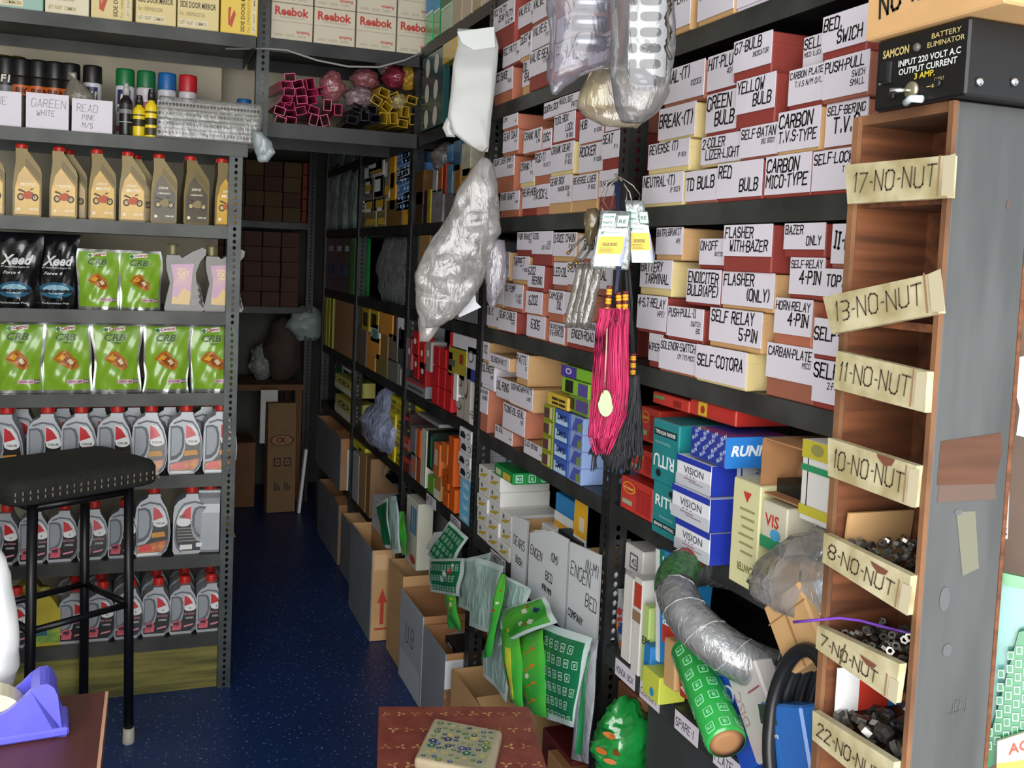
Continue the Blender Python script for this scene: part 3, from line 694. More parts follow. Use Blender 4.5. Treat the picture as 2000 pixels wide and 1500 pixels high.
# grey handled bottles with a purple label
HOUT = [(0.06, 0), (0.92, 0), (0.97, 0.05), (0.90, 0.22), (0.76, 0.45), (0.74, 0.58), (0.84, 0.76), (0.96, 0.86), (0.97, 0.94), (0.88, 0.965), (0.66, 0.90), (0.42, 0.80), (0.36, 0.84), (0.08, 0.84), (0.06, 0.76), (0.08, 0.62), (0.16, 0.42), (0.08, 0.18), (0.04, 0.04)]
def handled_bottle():
    w, h, d = 0.120, 0.190, 0.06
    mb = MB(); body = mat('8b8a86', 0.45, var=0.08, scale=20, name='grey_plastic')
    mb.prism(scaled(HOUT, w, h), 0, d, body)
    o = mb.build('oil_bottle', bevel=0.005, seg=2)
    c = MB(); cap_ribbed(c, (0.22 - 0.5) * w, d / 2, 0.84 * h, 0.0155, 0.032, mat('77714f', 0.4, 0.3)); c.build('cap', o)
    l = MB(); M = front(0, 0, -0.0012)
    poly(l, scaled([(0.20, 0.11), (0.62, 0.10), (0.64, 0.30), (0.66, 0.55), (0.70, 0.72), (0.17, 0.70), (0.24, 0.48)], w, h), mat('b58bb4', 0.35, hex2='c9a3a8', scale=16), M)
    poly(l, scaled([(0.20, 0.11), (0.62, 0.10), (0.63, 0.28), (0.48, 0.36), (0.32, 0.20), (0.22, 0.22)], w, h), mat('d3b374', 0.35), off(M, 0.0003))
    Y = mat('efd98a', 0.4)
    printed(l, 'SUPER', -0.022, 0.117, 0.006, Y, off(M, 0.0006), 0.02); printed(l, 'CXT', -0.020, 0.103, 0.011, Y, off(M, 0.0006), 0.03); printed(l, '15W', -0.016, 0.092, 0.007, Y, off(M, 0.0006), 0.02)
    disc(l, (0.72 - 0.5) * w, 0.14 * h, 0.014, 0.014, mat('6f6e6a', 0.5), M, 24); disc(l, (0.72 - 0.5) * w, 0.14 * h, 0.0128, 0.0128, mat('918f8a', 0.5), off(M, 0.0003), 24)
    for k in range(4): # moulded grip lines on the handle
        poly(l, scaled([(0.77 + k * 0.015, 0.42 - k * 0.09), (0.80 + k * 0.03, 0.45 - k * 0.09), (0.88 + k * 0.02, 0.34 - k * 0.09), (0.86 + k * 0.02, 0.32 - k * 0.09)], w, h), mat('3c3d3c', 0.6), M)
    l.build('front_label', o)
    return o
o = handled_bottle(); o.location = (lx(361, 600), YL + 0.02, LSH[3]); tag(o, 'grey handled bottle with purple label, beside the small lime pouch', 'bottle', 'grey bottles with purple labels')
copy_tree(o, loc=(lx(438, 600), YL + 0.024, LSH[3]), rz=0.03, label='grey handled bottle with purple label, half behind the punched post', group='grey bottles with purple labels')

# silver red-capped bottles
SOUT = [(0.05, 0), (0.74, 0), (0.90, 0.07), (0.98, 0.20), (1.0, 0.34), (0.97, 0.50), (0.88, 0.66), (0.74, 0.78), (0.70, 0.83), (0.70, 0.87), (0.36, 0.87), (0.35, 0.83), (0.14, 0.77), (0.03, 0.70), (0, 0.58), (0, 0.05)]
def silver_bottle(kind, w, h, d=0.062):
    mb = MB(); mb.prism(scaled(SOUT, w, h), 0, d, SILV)
    o = mb.build('oil_bottle', bevel=0.006, seg=2)
    c = MB(); cap_ribbed(c, 0.03 * w, d / 2, 0.865 * h, 0.18 * w, 0.125 * h, CAPR); c.build('cap', o)
    l = MB(); M = front(0, 0, -0.0012); A, B2, C2, D2 = M, off(M, 0.0003), off(M, 0.0006), off(M, 0.0009)
    S = lambda pts: scaled(pts, w, h)
    mx = (lambda pts: [(1 - x, z) for x, z in pts]) if kind == 'back' else (lambda pts: pts)
    # double rim line along the curved side
    rim = [(0.76, 0.02), (0.90, 0.10), (0.965, 0.22), (0.98, 0.35), (0.94, 0.50), (0.85, 0.64), (0.70, 0.74), (0.40, 0.77), (0.14, 0.73)]
    rin = [(0.74, 0.045), (0.875, 0.115), (0.94, 0.225), (0.955, 0.35), (0.915, 0.49), (0.83, 0.62), (0.69, 0.715), (0.40, 0.745), (0.15, 0.705)]
    for a in range(len(rim) - 1): poly(l, S(mx([rim[a], rim[a + 1], rin[a + 1], rin[a]])), SILVD, A)
    # handle recess
    hd = [(0.06, 0.68), (0.26, 0.69), (0.40, 0.66), (0.46, 0.56), (0.46, 0.40), (0.38, 0.28), (0.24, 0.22), (0.06, 0.20)]
    hi = [(0.09, 0.65), (0.26, 0.66), (0.34, 0.63), (0.39, 0.55), (0.39, 0.41), (0.33, 0.32), (0.22, 0.27), (0.09, 0.26)]
    poly(l, S(mx(hd)), SILVD, A); poly(l, S(mx(hi)), mat('8d9298', 0.4, 0.2), B2)
    # printed label
    K = mat('1a1516', 0.3, coat=0.4); Rd = mat('c0252c', 0.3, coat=0.4); Wt = mat('dfe0df', 0.4)
    lab = [(0.05, 0.05), (0.72, 0.05), (0.87, 0.125), (0.93, 0.23), (0.94, 0.35), (0.90, 0.48), (0.48, 0.48), (0.49, 0.38), (0.42, 0.25), (0.28, 0.18), (0.05, 0.16)]
    poly(l, S(mx(lab)), K, A)
    poly(l, S(mx([(0.49, 0.47), (0.91, 0.46), (0.82, 0.60), (0.72, 0.68), (0.49, 0.71)])), mat('d8dadb', 0.35), A)
    poly(l, S(mx([(0.50, 0.50), (0.80, 0.545), (0.66, 0.65), (0.50, 0.70)])), Rd, B2)
    cx = 0.70 if kind != 'back' else 0.30
    disc(l, (cx - 0.5) * w, 0.46 * h, 0.20 * w, 0.055 * h, Wt, C2, 18)
    if kind == 'car':
        poly(l, S([(0.07, 0.06), (0.72, 0.06), (0.86, 0.13), (0.90, 0.22), (0.60, 0.20), (0.30, 0.17), (0.07, 0.15)]), mat('a33a1c', 0.25, hex2='d9862c', scale=60, coat=0.5), B2)
        poly(l, S([(0.10, 0.08), (0.34, 0.075), (0.50, 0.10), (0.42, 0.165), (0.24, 0.17), (0.12, 0.14)]), mat('d0242a', 0.2, coat=0.6), C2)
        poly(l, S([(0.46, 0.26), (0.86, 0.27), (0.82, 0.34), (0.46, 0.33)]), mat('c68a2e', 0.3), C2)
        poly(l, S([(0.07, 0.02), (0.60, 0.02), (0.70, 0.05), (0.07, 0.055)]), Wt, B2)
    elif kind == 'truck':
        poly(l, S([(0.08, 0.08), (0.40, 0.08), (0.42, 0.20), (0.36, 0.25), (0.12, 0.24)]), mat('b8323e', 0.3, hex2='d4798a', scale=50), C2)
        poly(l, S([(0.14, 0.17), (0.34, 0.17), (0.32, 0.225), (0.15, 0.22)]), mat('3a2c34', 0.3), D2)
        poly(l, S([(0.50, 0.12), (0.80, 0.15), (0.82, 0.18), (0.50, 0.15)]), mat('d58a9a', 0.3), C2)
        printed(l, 'MULTIGRADE', (0.50 - 0.5) * w, 0.34 * h, 0.035 * h, mat('c98a96', 0.4), C2, 0.01, 0.2, width=0.36 * w)
        printed(l, 'DIESEL', (0.55 - 0.5) * w, 0.27 * h, 0.03 * h, Wt, C2, 0.01, 0.2, width=0.28 * w)
    else:
        printed(l, 'A07', (0.16 - 0.5) * w, 0.525 * h, 0.045 * h, K, C2, 0.02, width=0.2 * w)
        for k in range(5): poly(l, S([(0.12, 0.37 - k * 0.045), (0.70 + 0.06 * (k % 2), 0.37 - k * 0.045), (0.70 + 0.06 * (k % 2), 0.385 - k * 0.045), (0.12, 0.385 - k * 0.045)]), mat('8f8c86', 0.5), C2)
        poly(l, S([(0.66, 0.10), (0.88, 0.10), (0.88, 0.16), (0.66, 0.16)]), Wt, C2); poly(l, S([(0.2, 0.07), (0.55, 0.07), (0.55, 0.14), (0.2, 0.14)]), Wt, C2)
    if kind != 'back': printed(l, 'STARLUBE' if kind == 'car' else 'S', (cx - 0.64) * w if kind == 'car' else (cx - 0.53) * w, 0.445 * h, 0.03 * h, K, D2, 0.02, width=0.28 * w if kind == 'car' else 0.06 * w)
    l.build('front_label', o)
    return o
sc_ = silver_bottle('car', 0.096, 0.208); used = [0]
NTH = ['leftmost, cut by the photo edge', 'second from the left', 'third from the left', 'fourth from the left', 'fifth from the left', 'sixth, last but one on the right', 'seventh, against the punched post']
for k, px in enumerate([6, 88, 154, 224, 292, 362, 430]):
    o = sc_ if k == 0 else copy_tree(sc_)
    o.location = (lx(px, 925), YL + 0.015, LSH[5]); o.rotation_euler = (0, 0, rnd.uniform(-0.04, 0.08))
    tag(o, 'silver bottle with car label above the stool, ' + NTH[k], 'bottle', 'silver bottles on the fifth shelf')
for k, px in enumerate([40, 120, 190, 258, 328, 400]):
    copy_tree(sc_, loc=(lx(px, 900, YL + 0.11), YL + 0.11, LSH[5]), rz=0, label='silver red-capped bottle in the dark second row, above the stool', group='silver bottles in the second row of the fifth shelf')
o = copy_tree(sc_, loc=(lx(298, 1085), YL + 0.02, LSH[6]), rz=0.05, label='tall silver bottle with car label, right of the stool leg', group='silver bottles on the sixth shelf')
o = silver_bottle('back', 0.098, 0.204); o.location = (lx(372, 1080), YL + 0.02, LSH[6])
tag(o, 'silver bottle turned to show its black and white back label', 'bottle', 'silver bottles on the sixth shelf')
o = copy_tree(sc_, loc=(lx(432, 1078), YL + 0.06, LSH[6]), rz=1.45, label='silver bottle turned sideways, plain grey side facing out beside the post', group='silver bottles on the sixth shelf')
st = silver_bottle('truck', 0.082, 0.166)
L7 = ['cut by the photo edge', 'between the left stool legs', 'behind the middle stool leg', 'left of the right stool leg', 'half behind the right stool leg']
for k, px in enumerate([6, 66, 122, 181, 240]):
    o = st if k == 0 else copy_tree(st)
    o.location = (lx(px, 1095), YL + 0.02, LSH[6]); o.rotation_euler = (0, 0, rnd.uniform(-0.05, 0.05))
    tag(o, 'silver bottle with truck label under the stool seat, ' + L7[k], 'bottle', 'silver bottles on the sixth shelf')
L8 = ['leftmost of the front row', 'second of the front row', 'third of the front row', 'fourth of the front row', 'fifth of the front row', 'last of the front row, by the post']
for k, px in enumerate([144, 196, 252, 306, 359, 411]):
    copy_tree(st, loc=(lx(px, 1255), YL + 0.02, LSH[7]), rz=rnd.uniform(-0.05, 0.05), label='silver bottle with truck label, lowest shelf, ' + L8[k], group='silver bottles on the lowest shelf')
    for r in (1, 2):
        copy_tree(st, loc=(lx(px, 1200, YL + 0.02 + 0.085 * r) - 0.004, YL + 0.02 + 0.085 * r, LSH[7]), rz=rnd.uniform(-0.05, 0.05),
                  label='silver bottle in the back rows of the lowest shelf, red cap showing', group='silver bottles in the back rows of the lowest shelf')
# yellow can
def yellow_can():
    mb = MB(); w, h, d = 0.085, 0.155, 0.07; Y = mat('b6a528', 0.45, var=0.15, scale=14, name='yellow_plastic')
    mb.prism(scaled([(0, 0), (1, 0), (1, 0.62), (0.78, 0.84), (0.66, 0.92), (0.30, 0.92), (0.02, 0.78), (0, 0.7)], w, h), 0, d, Y)
    o = mb.build('oil_can', bevel=0.006, seg=2)
    l = MB(); rect(l, -w * 0.42, w * 0.46, 0.008, 0.062, mat('3d7a3e', 0.4, hex2='93a83a', scale=40), front(0, 0, -0.001)); rect(l, -w * 0.42, w * 0.1, 0.03, 0.06, mat('2a5a62', 0.4), front(0, 0, -0.0014)); l.build('front_label', o)
    c = MB(); cap_ribbed(c, -0.002, d / 2, 0.92 * h, 0.014, 0.016, mat('8a8136', 0.5)); c.build('cap', o)
    return o
o = yellow_can(); o.location = (lx(84, 1262), YL + 0.02, LSH[7]); tag(o, 'dull yellow oil can with green label on the lowest shelf', 'can')
copy_tree(o, loc=(lx(60, 1262, YL + 0.13), YL + 0.13, LSH[7]), rz=0.1, label='second yellow oil can, standing behind the green-labelled one')
copy_tree(st, loc=(lx(28, 1262), YL + 0.02, LSH[7]), rz=0.1, label='silver truck-label bottle left of the yellow can, behind the stool leg', group='silver bottles on the lowest shelf')

# spray cans and small bottles on the second shelf
def spray_can(capc, bodyc, bands, txt=None, txtc=None, r=0.026, h=0.19):
    mb = MB(); B = mat(bodyc, 0.3, 0.1, coat=0.3)
    mb.lathe([(r * 0.94, 0), (r, 0.004), (r, h * 0.74), (r * 0.97, h * 0.76)], B, 28)
    o = mb.build('spray_can')
    c = MB(); c.lathe([(r * 0.99, h * 0.76), (r, h * 0.77), (r * 0.99, h * 0.97), (r * 0.93, h)], mat(capc, 0.4, name='spray_cap'), 28); c.build('cap', o)
    l = MB()
    def cyl(x, y, d=0.0006):
        a = x / r; return Vector(((r + d) * math.sin(a), -(r + d) * math.cos(a), y))
    for (z0, z1, col, x0, x1) in bands:
        n = 14; l.grid(lambda i, j: cyl(x0 * r + (x1 - x0) * r * i, (z0 + (z1 - z0) * j) * h), n, 1, mat(col, 0.35))
    if txt:
        for (t, x, z, hh, col) in txt: printed(l, t, x * r, z * h, hh, mat(col, 0.4), None, 0.03, 0.1, fn=lambda a, b: cyl(a, b, 0.0012))
    if l.f: l.build('band', o)
    return o
Yc = YL + 0.17; zc = LSH[1]
RKB = [(0.0, 0.14, '7a3524', -1.5, 1.5), (0.50, 0.64, 'c8642c', -1.6, 1.6), (0.30, 0.34, '8d8d8d', -1, 1)]
RKT = [('R&K', -0.75, 0.515, 0.018, '5a2412'), ('Chain Lube', -0.8, 0.40, 0.008, 'b8b8b8')]
F1B = [(0.50, 0.70, '2c2d5c', -0.85, 0.6), (0.12, 0.2, 'b04a6a', -1, 1)]
F1T = [('F1', -0.5, 0.53, 0.022, 'e6dcc0'), ('Ethereal', -0.85, 0.40, 0.012, '2c3166'), ('Aerosol', -0.4, 0.33, 0.006, '9a3a5a')]
PKB = [(0.46, 0.56, 'c23a6a', -0.9, 0.95), (0.1, 0.12, 'c23a6a', -1, 1), (0.60, 0.66, 'd8c8d4', -0.9, 0.9)]
cans = [(12, 45, '1b1b1b', '2a2b2e', [(0.36, 0.62, '77797a', -1, 0.9)], [('F1', -0.4, 0.66, 0.02, 'd8d4c4')], 'black can with grey crest at the photo edge'),
        (42, 86, '161616', '201b1a', RKB, [('RK', -0.5, 0.515, 0.018, '5a2412')], 'black can with orange band, second from the left edge'),
        (76, 70, '161616', '201b1a', RKB, RKT, 'tall black can with orange band, left of the smoky bag'), (108, 80, '161616', '201b1a', RKB, RKT, 'black can with orange band, right of the tall one'),
        (138, 80, '161616', '201b1a', RKB, [('N', -0.3, 0.515, 0.016, '5a2412')], 'black can with orange band behind the smoky bag'),
        (181, 88, '191919', 'd9d6dc', F1B, F1T, 'white can with black cap'), (245, 87, '146b35', 'd9d9e2', F1B, F1T, 'white can with green cap and navy emblem'),
        (286, 90, '17683a', 'd4cfd6', PKB, None, 'white can with green cap and pink band'), (327, 95, '145c9c', 'd6d8de', [(0.42, 0.5, 'c2506a', 0.35, 1.4), (0.50, 0.66, '2c2d5c', 0.4, 1.0)], None, 'white can with blue cap'),
        (368, 98, 'b5202a', 'd8d4d6', [(0.40, 0.48, 'c2506a', 0.5, 1.4), (0.50, 0.66, '2c2d5c', 0.6, 1.2), (0.1, 0.2, '9a4458', -1.3, -0.7)], None, 'white can with red cap')]
for px, py, cc, bc, bands, tx, lb in cans:
    zt = ony(px, py, Yc).z
    o = spray_can(cc, bc, bands, tx, h=min(zt - zc, 0.205))
    o.location = (lx(px, 130, Yc), Yc, zc); tag(o, lb + ', on the spray shelf', 'spray can', 'spray cans on the second shelf')
o = spray_can('155a96', 'c9cdd6', [(0.40, 0.55, '2c2d5c', -1.2, 0.1), (0.1, 0.3, '9a4458', -1, 1)], None, h=0.075 / 0.9, r=0.022); 
o.location = (lx(478, 150, Yc), Yc, zc + 0.068); tag(o, 'short white can with blue cap alone at the right end', 'spray can', 'spray cans on the second shelf')
mb = MB(); mb.box(-0.075, 0.075, -0.05, 0.06, 0, 0.066, mat('8b8d8c', 0.4, 0.2)); ob = mb.build('blue_striped_box', bevel=0.003); ob.location = (lx(450, 190, Yc), Yc, zc)
l = MB(); rect(l, -0.074, 0.074, 0.05, 0.062, mat('2f5d90', 0.4), front(0, 0, -0.051)); [rect(l, -0.07 + k * 0.03, -0.05 + k * 0.03, 0.051, 0.058, mat('c8d0d6', 0.4), front(0, 0, -0.0514)) for k in range(5)]; l.build('blue_strip', ob)
tag(ob, 'flat grey box with blue strip under the short blue-capped can', 'box')
# gold topped jars at the edge
for k, px in enumerate((8, 36)):
    mb = MB(); mb.lathe([(0.02, 0), (0.021, 0.004), (0.021, 0.18), (0.018, 0.185)], mat('20201f', 0.3), 20); o = mb.build('spray_can')
    c = MB(); c.lathe([(0.0205, 0.185), (0.0205, 0.222), (0.019, 0.225)], mat('a88a3c', 0.15, 0.9), 20); c.build('gold_cap', o)
    o.location = (lx(px, 60, YL + 0.26), YL + 0.26, zc); tag(o, 'dark can with gold cap, ' + ('at the very edge of the photo' if k == 0 else 'second one in from the edge'), 'spray can', 'gold-capped cans')
# handwritten colour cartons
for xl, xr, yt, yb, txt in ((-42, 41, 172, 247, 'BLUE'), (50, 134, 178, 253, 'GAREEN|WHITE'), (140, 220, 190, 262, 'READ|PINK|M/S')):
    a = ony(xl, yt, YL); c = ony(xr, yt, YL); hh = a.z - LSH[1]
    w = c.x - a.x
    mb = MB(); mb.box(-w / 2, w / 2, 0.002, 0.13, 0, hh * 0.96, mat('bdbab2', 0.6)); o = mb.build('small_carton', bevel=0.002)
    c_ = MB(); c_.box(-w / 2, w / 2, 0, 0.0018, 0.001, hh, CARD); g = mat('6a6a6c', 0.7); M = frame((-w / 2, -0.0005, 0), (1, 0, 0), (0, 0, 1))
    for k, t in enumerate(txt.split('|')):
        h_ = hh * (0.22 if k == 0 else 0.15); hand(c_, t, h_, g, M @ Matrix.Translation((w * (0.12 if k == 0 else 0.25), hh * (0.62 - 0.24 * k), 0)), w=0.0011)
    c_.build('label_card', o)
    o.location = ((a.x + a.x + w) / 2, YL + 0.012, LSH[1]); tag(o, 'white carton with faint pen writing ' + txt.replace('|', ' ') + ', below the spray cans', 'carton', 'white colour-name cartons')
def small_bottle(bodyc, capc, labc, r, h, capr):
    mb = MB(); mb.lathe([(r * 0.92, 0), (r, 0.003), (r, h * 0.62), (r * 0.9, h * 0.68), (r * 0.45, h * 0.74), (r * 0.45, h * 0.78)], mat(bodyc, 0.35, coat=0.3), 22); o = mb.build('spray_bottle')
    c = MB(); c.lathe([(capr, h * 0.77), (capr, h * 0.9), (capr * 0.75, h)], mat(capc, 0.4), 16); c.box(-0.003, 0.003, -capr - 0.006, 0, h * 0.92, h * 0.97, mat(capc, 0.4)); c.build('spray_head', o)
    l = MB()
    for z0, z1, col in labc: l.grid(lambda i, j: Vector(((r + 0.0007) * math.sin(-1.3 + 2.6 * i), -(r + 0.0007) * math.cos(-1.3 + 2.6 * i), h * (z0 + (z1 - z0) * j))), 12, 1, mat(col, 0.4))
    l.build('band', o)
    return o
for px, yt, args, lb in ((245, 165, ('171717', 'a8a8a6', [(0.42, 0.5, '777777'), (0.25, 0.27, '999999'), (0.52, 0.6, '2a2a2a')], 0.0175, 0.145, 0.009), 'black spray bottle with pale nozzle'),
                         (271, 195, ('e0c51c', '222222', [(0.25, 0.42, '2b2610'), (0.5, 0.53, '3b3510')], 0.0165, 0.115, 0.010), 'shorter yellow spray bottle next to the black one'), (295, 175, ('e6cc1e', '1b1b1b', [(0.05, 0.2, '3a3412'), (0.26, 0.4, '2b2610'), (0.5, 0.54, '554c10')], 0.0175, 0.135, 0.010), 'taller yellow spray bottle beside the bubble pack')):
    o = small_bottle(*args); o.location = (lx(px, 260), YL + 0.03, zc); tag(o, lb, 'bottle', 'small spray bottles')
# smoky bag bunched over the cartons
mb = MB(); mb.loft([(0, 0, 0, 0.045, 0.02), (0.002, 0, 0.03, 0.04, 0.022), (-0.004, 0, 0.055, 0.024, 0.015), (-0.01, 0, 0.075, 0.008, 0.006), (-0.014, 0, 0.09, 0.012, 0.006)], film('9a9488', 0.5), 26, crumple=0.006, freq=40, sub=4)
o = mb.build('plastic_bag'); o.location = (lx(152, 190, YL + 0.07), YL + 0.07, zc + 0.075); tag(o, 'smoky plastic bag bunched behind the white cartons', 'bag')
# bubble pack of clips
def bubble_pack():
    w, h, d = 0.29, 0.115, 0.05
    mb = MB(); F = film('d6d6d2', 0.78, 0.1, 0.6, 0.5, 60)
    mb.loft([(0, d / 2, 0, w / 2, d * 0.45), (0, d / 2, h * 0.25, w / 2 * 0.98, d * 0.5), (0.004, d / 2, h * 0.6, w / 2, d * 0.46), (0.006, d / 2, h, w / 2 * 0.97, d * 0.3)], F, 40, ex=5, crumple=0.004, freq=30, sub=4)
    o = mb.build('bubble_pack')
    l = MB()
    for row in range(4):
        for k in range(30):
            x = -w / 2 + 0.012 + k * 0.0092; z = 0.016 + row * 0.026
            l.loft([(x, 0.012, z - 0.004, 0.0028, 0.003), (x, 0.009, z, 0.0036, 0.004), (x, 0.012, z + 0.004, 0.0028, 0.003)], mat('5b5b58', 0.3, 0.3), 6)
        l.box(-w / 2 + 0.006, w / 2 - 0.01, 0.014, 0.03, 0.005 + row * 0.026, 0.025 + row * 0.026, mat('a6a5a0', 0.4))
    l.build('clip_row', o)
    return o
o = bubble_pack(); o.location = (lx(408, 270), YL - 0.012, zc + 0.001); tag(o, 'clear plastic pack with rows of small grey clips overhanging the shelf end', 'pack')
mb = MB(); mb.loft([(0, 0, 0, 0.012, 0.008), (0.004, 0, 0.03, 0.03, 0.02), (-0.006, 0, 0.06, 0.026, 0.018), (-0.02, 0.0, 0.085, 0.012, 0.01)], film('b9c6c8', 0.5), 24, crumple=0.006, freq=45, sub=4)
o = mb.build('plastic_bag'); o.location = (lx(512, 320), YL - 0.02, ony(512, 318, YL).z); tag(o, 'pale blue plastic wrap hanging off the end of the spray shelf', 'bag')

# cartons along the top shelf
CREAM = mat('dcc98f', 0.55, var=0.08, scale=10, name='cream_carton'); CREAMY = mat('e2c24e', 0.5, var=0.07, scale=10, name='yellow_carton')
def mirror_box(w, h, upright_text, m):
    mb = MB(); mb.box(-w / 2, w / 2, 0, 0.16, 0, h, m); o = mb.build('mirror_carton', bevel=0.002)
    l = MB(); M = front(0, 0, -0.0008); Rr = mat('b5452c', 0.5); G = mat('8c7c4c', 0.6); K = mat('4b4230', 0.6)
    if upright_text:
        M = M @ Matrix.Rotation(PI / 2, 4, 'Z'); a, b = h, w
    else: a, b = w, h
    ox = 0 if upright_text else -a / 2; oy = -b / 2 if upright_text else 0
    fx = lambda u: ox + u * a; fy = lambda v: oy + v * b
    printed(l, 'SIDE DOOR MIRROR', fx(0.06), fy(0.36), b * 0.10, K, M, 0.02, width=a * 0.86)
    printed(l, 'For: 1098/MAX/STAR', fx(0.06), fy(0.22), b * 0.07, G, M, 0.0, width=a * 0.6)
    rect(l, fx(0.05), fx(0.72), fy(0.05), fy(0.16), mat('d9cfae', 0.6), M); printed(l, 'LEFT / RIGHT   COMMON', fx(0.07), fy(0.075), b * 0.06, G, off(M, 0.0004), 0.01, width=a * 0.62)
    poly(l, [(fx(0.12), fy(0.70)), (fx(0.34), fy(0.60)), (fx(0.42), fy(0.64)), (fx(0.24), fy(0.76)), (fx(0.46), fy(0.72)), (fx(0.44), fy(0.80)), (fx(0.16), fy(0.80))], Rr, M)
    disc(l, fx(0.60), fy(0.62), b * 0.03, b * 0.03, Rr, M, 12); printed(l, 'ALL PARTS', fx(0.62), fy(0.72), b * 0.06, G, M, 0.0, width=a * 0.26)
    l.build('print', o)
    return o
zt1 = LSH[0]
for xl, xr, up, m, lb in ((-60, 84, False, mat('8fb3a6', 0.5), 'pale teal carton at the left end of the top shelf'), (86, 174, False, mat('d9d0b4', 0.55), 'off-white carton second along on the top shelf'), (176, 259, True, CREAM, 'cream mirror carton with sideways print, left of the two upright prints'),
                          (264, 345, False, CREAM, 'cream mirror carton printed upright, left one of two'), (346, 429, False, CREAM, 'cream mirror carton printed upright, right one of two'), (431, 505, True, CREAMY, 'yellow mirror carton with sideways print at the right end')):
    a = lx(xl, 30); b = lx(xr, 40)
    o = mirror_box(b - a - 0.002, 0.165, up, m); o.location = ((a + b) / 2, YL + 0.012, zt1); tag(o, lb, 'carton', 'mirror cartons on the top shelf')

# bridge shelf: shoe cartons above, wrapped tubes below
ZB = 1.9355
for xl, xr in ((529, 611), (613, 694), (696, 774), (776, 850)):
    a = ony(xl, 60, 3.035); b = ony(xr, 65, 3.035); w = b.x - a.x - 0.0015
    h2 = 0.110
    for lay in (0, 1):
        mb = MB(); mb.box(-w / 2, w / 2, 0.002, 0.28, 0, h2 - 0.0015, mat('c9c0ab', 0.55, var=0.06, scale=9, name='shoe_carton')); o = mb.build('shoe_carton', bevel=0.0015)
        l = MB(); M = front(0, 0, 0.0010); RD = mat('b5392f', 0.5); G = mat('9d9484', 0.6)
        printed(l, 'Reebok', -w * 0.42, h2 * 0.66, h2 * 0.22, RD, M, 0.035, 0.0, width=w * 0.82)
        printed(l, 'A GENUINE VALUE CARTON', -w * 0.30, h2 * 0.58, h2 * 0.045, G, M, 0, width=w * 0.6)
        rect(l, -w / 2, w / 2, h2 * 0.485, h2 * 0.495, mat('8c8472', 0.6), M)
        Mr = M @ Matrix.Translation((w * 0.42, h2 * 0.26, 0)) @ Matrix.Rotation(PI, 4, 'Z'); printed(l, 'Reebok', 0, 0, h2 * 0.085, RD, Mr, 0.02, width=w * 0.32)
        for q in range(3): rect(l, -w * 0.42 + q * w * 0.28, -w * 0.22 + q * w * 0.28, h2 * 0.08, h2 * 0.15, mat('b4ab97', 0.6), M)
        l.build('print', o)
        o.location = ((a.x + b.x) / 2, 3.034, 0)
        nm = {529: 'leftmost', 613: 'second from the left', 696: 'third from the left', 776: 'rightmost'}[xl]
        tag(o, f'off-white carton with red brand lettering, {nm} in the {"lower" if lay == 0 else "upper"} row', 'carton', 'stacked shoe cartons on the bridge shelf')
        o.location.z = ZB + lay * h2

# ------------------------------------------------------------------ bundles on the bridge shelf
def hollow_tube(w, h, L, m, t=0.0028):
    mb = MB(); x, z = w / 2, h / 2
    out = [(-x, -z), (x, -z), (x, z), (-x, z)]; inn = [(-x + t, -z + t), (x - t, -z + t), (x - t, z - t), (-x + t, z - t)]
    pts = [(a, 0, b) for a, b in out] + [(a, 0, b) for a, b in inn] + [(a, L, b) for a, b in out] + [(a, L, b) for a, b in inn]
    fc = []
    for i in range(4):
        j = (i + 1) % 4
        fc += [(i, j, 4 + j, 4 + i), (8 + j, 8 + i, 12 + i, 12 + j), (i, 8 + i, 8 + j, j), (4 + j, 12 + j, 12 + i, 4 + i)]
    mb.add(pts, fc, m)
    return mb.build('plastic_tube', bevel=0.001)
PINK = mat('b0305f', 0.28, coat=0.6, name='pink_plastic'); NAVY = mat('20212c', 0.25, coat=0.6, name='dark_plastic'); YEL = mat('b8962a', 0.28, coat=0.6, name='amber_plastic')
def tube_bundle(m, spots, label, group):
    for k, (px, py, w, h, r) in enumerate(spots):
        p = ony(px, py, 3.06)
        o = hollow_tube(w, h, 0.22, m); o.location = (p.x, 3.05 + rnd.uniform(0, 0.03), p.z); o.rotation_euler = (rnd.uniform(-0.03, 0.06), r, rnd.uniform(-0.15, 0.15))
        tag(o, label, 'plastic tube', group)
S1, S2 = (0.034, 0.026), (0.026, 0.036)
pk = []
for row, (yy, xs) in enumerate(((236, (548, 569, 612, 636)), (216, (547, 589, 615, 662)), (207, (567, 640)), (196, (560, 590, 610)), (180, (565, 588, 630)), (165, (560, 582, 607)), (152, (566,)))):
    for x in xs: pk.append((x, yy - (x - 540) * 0.02, *(S1 if (x + row) % 3 else S2), rnd.uniform(-0.35, 0.35)))
tube_bundle(PINK, pk, 'pink hollow plastic tube, open end out, in the wrapped bundle on the bridge shelf', 'pink tubes in the bundle')
tube_bundle(NAVY, [(688, 234, *S1, 0.1), (712, 226, *S2, 0.0), (733, 232, *S1, -0.1), (700, 210, *S1, 0.3), (728, 213, *S1, 0.1)], 'black hollow plastic tube between the pink and the amber bundles', 'black tubes in the bundle')
tube_bundle(YEL, [(752, 229, *S2, 0.05), (771, 230, *S2, -0.1), (790, 240, *S1, 0.1), (810, 232, *S2, 0.0), (793, 218, *S2, 0.05), (758, 208, *S1, 0.6), (737, 195, *S1, 0.5), (804, 196, *S1, 0.2), (770, 190, *S1, -0.5), (752, 180, *S1, 0.3)], 'amber hollow plastic tube, open end out, at the right of the bridge shelf', 'amber tubes in the bundle')
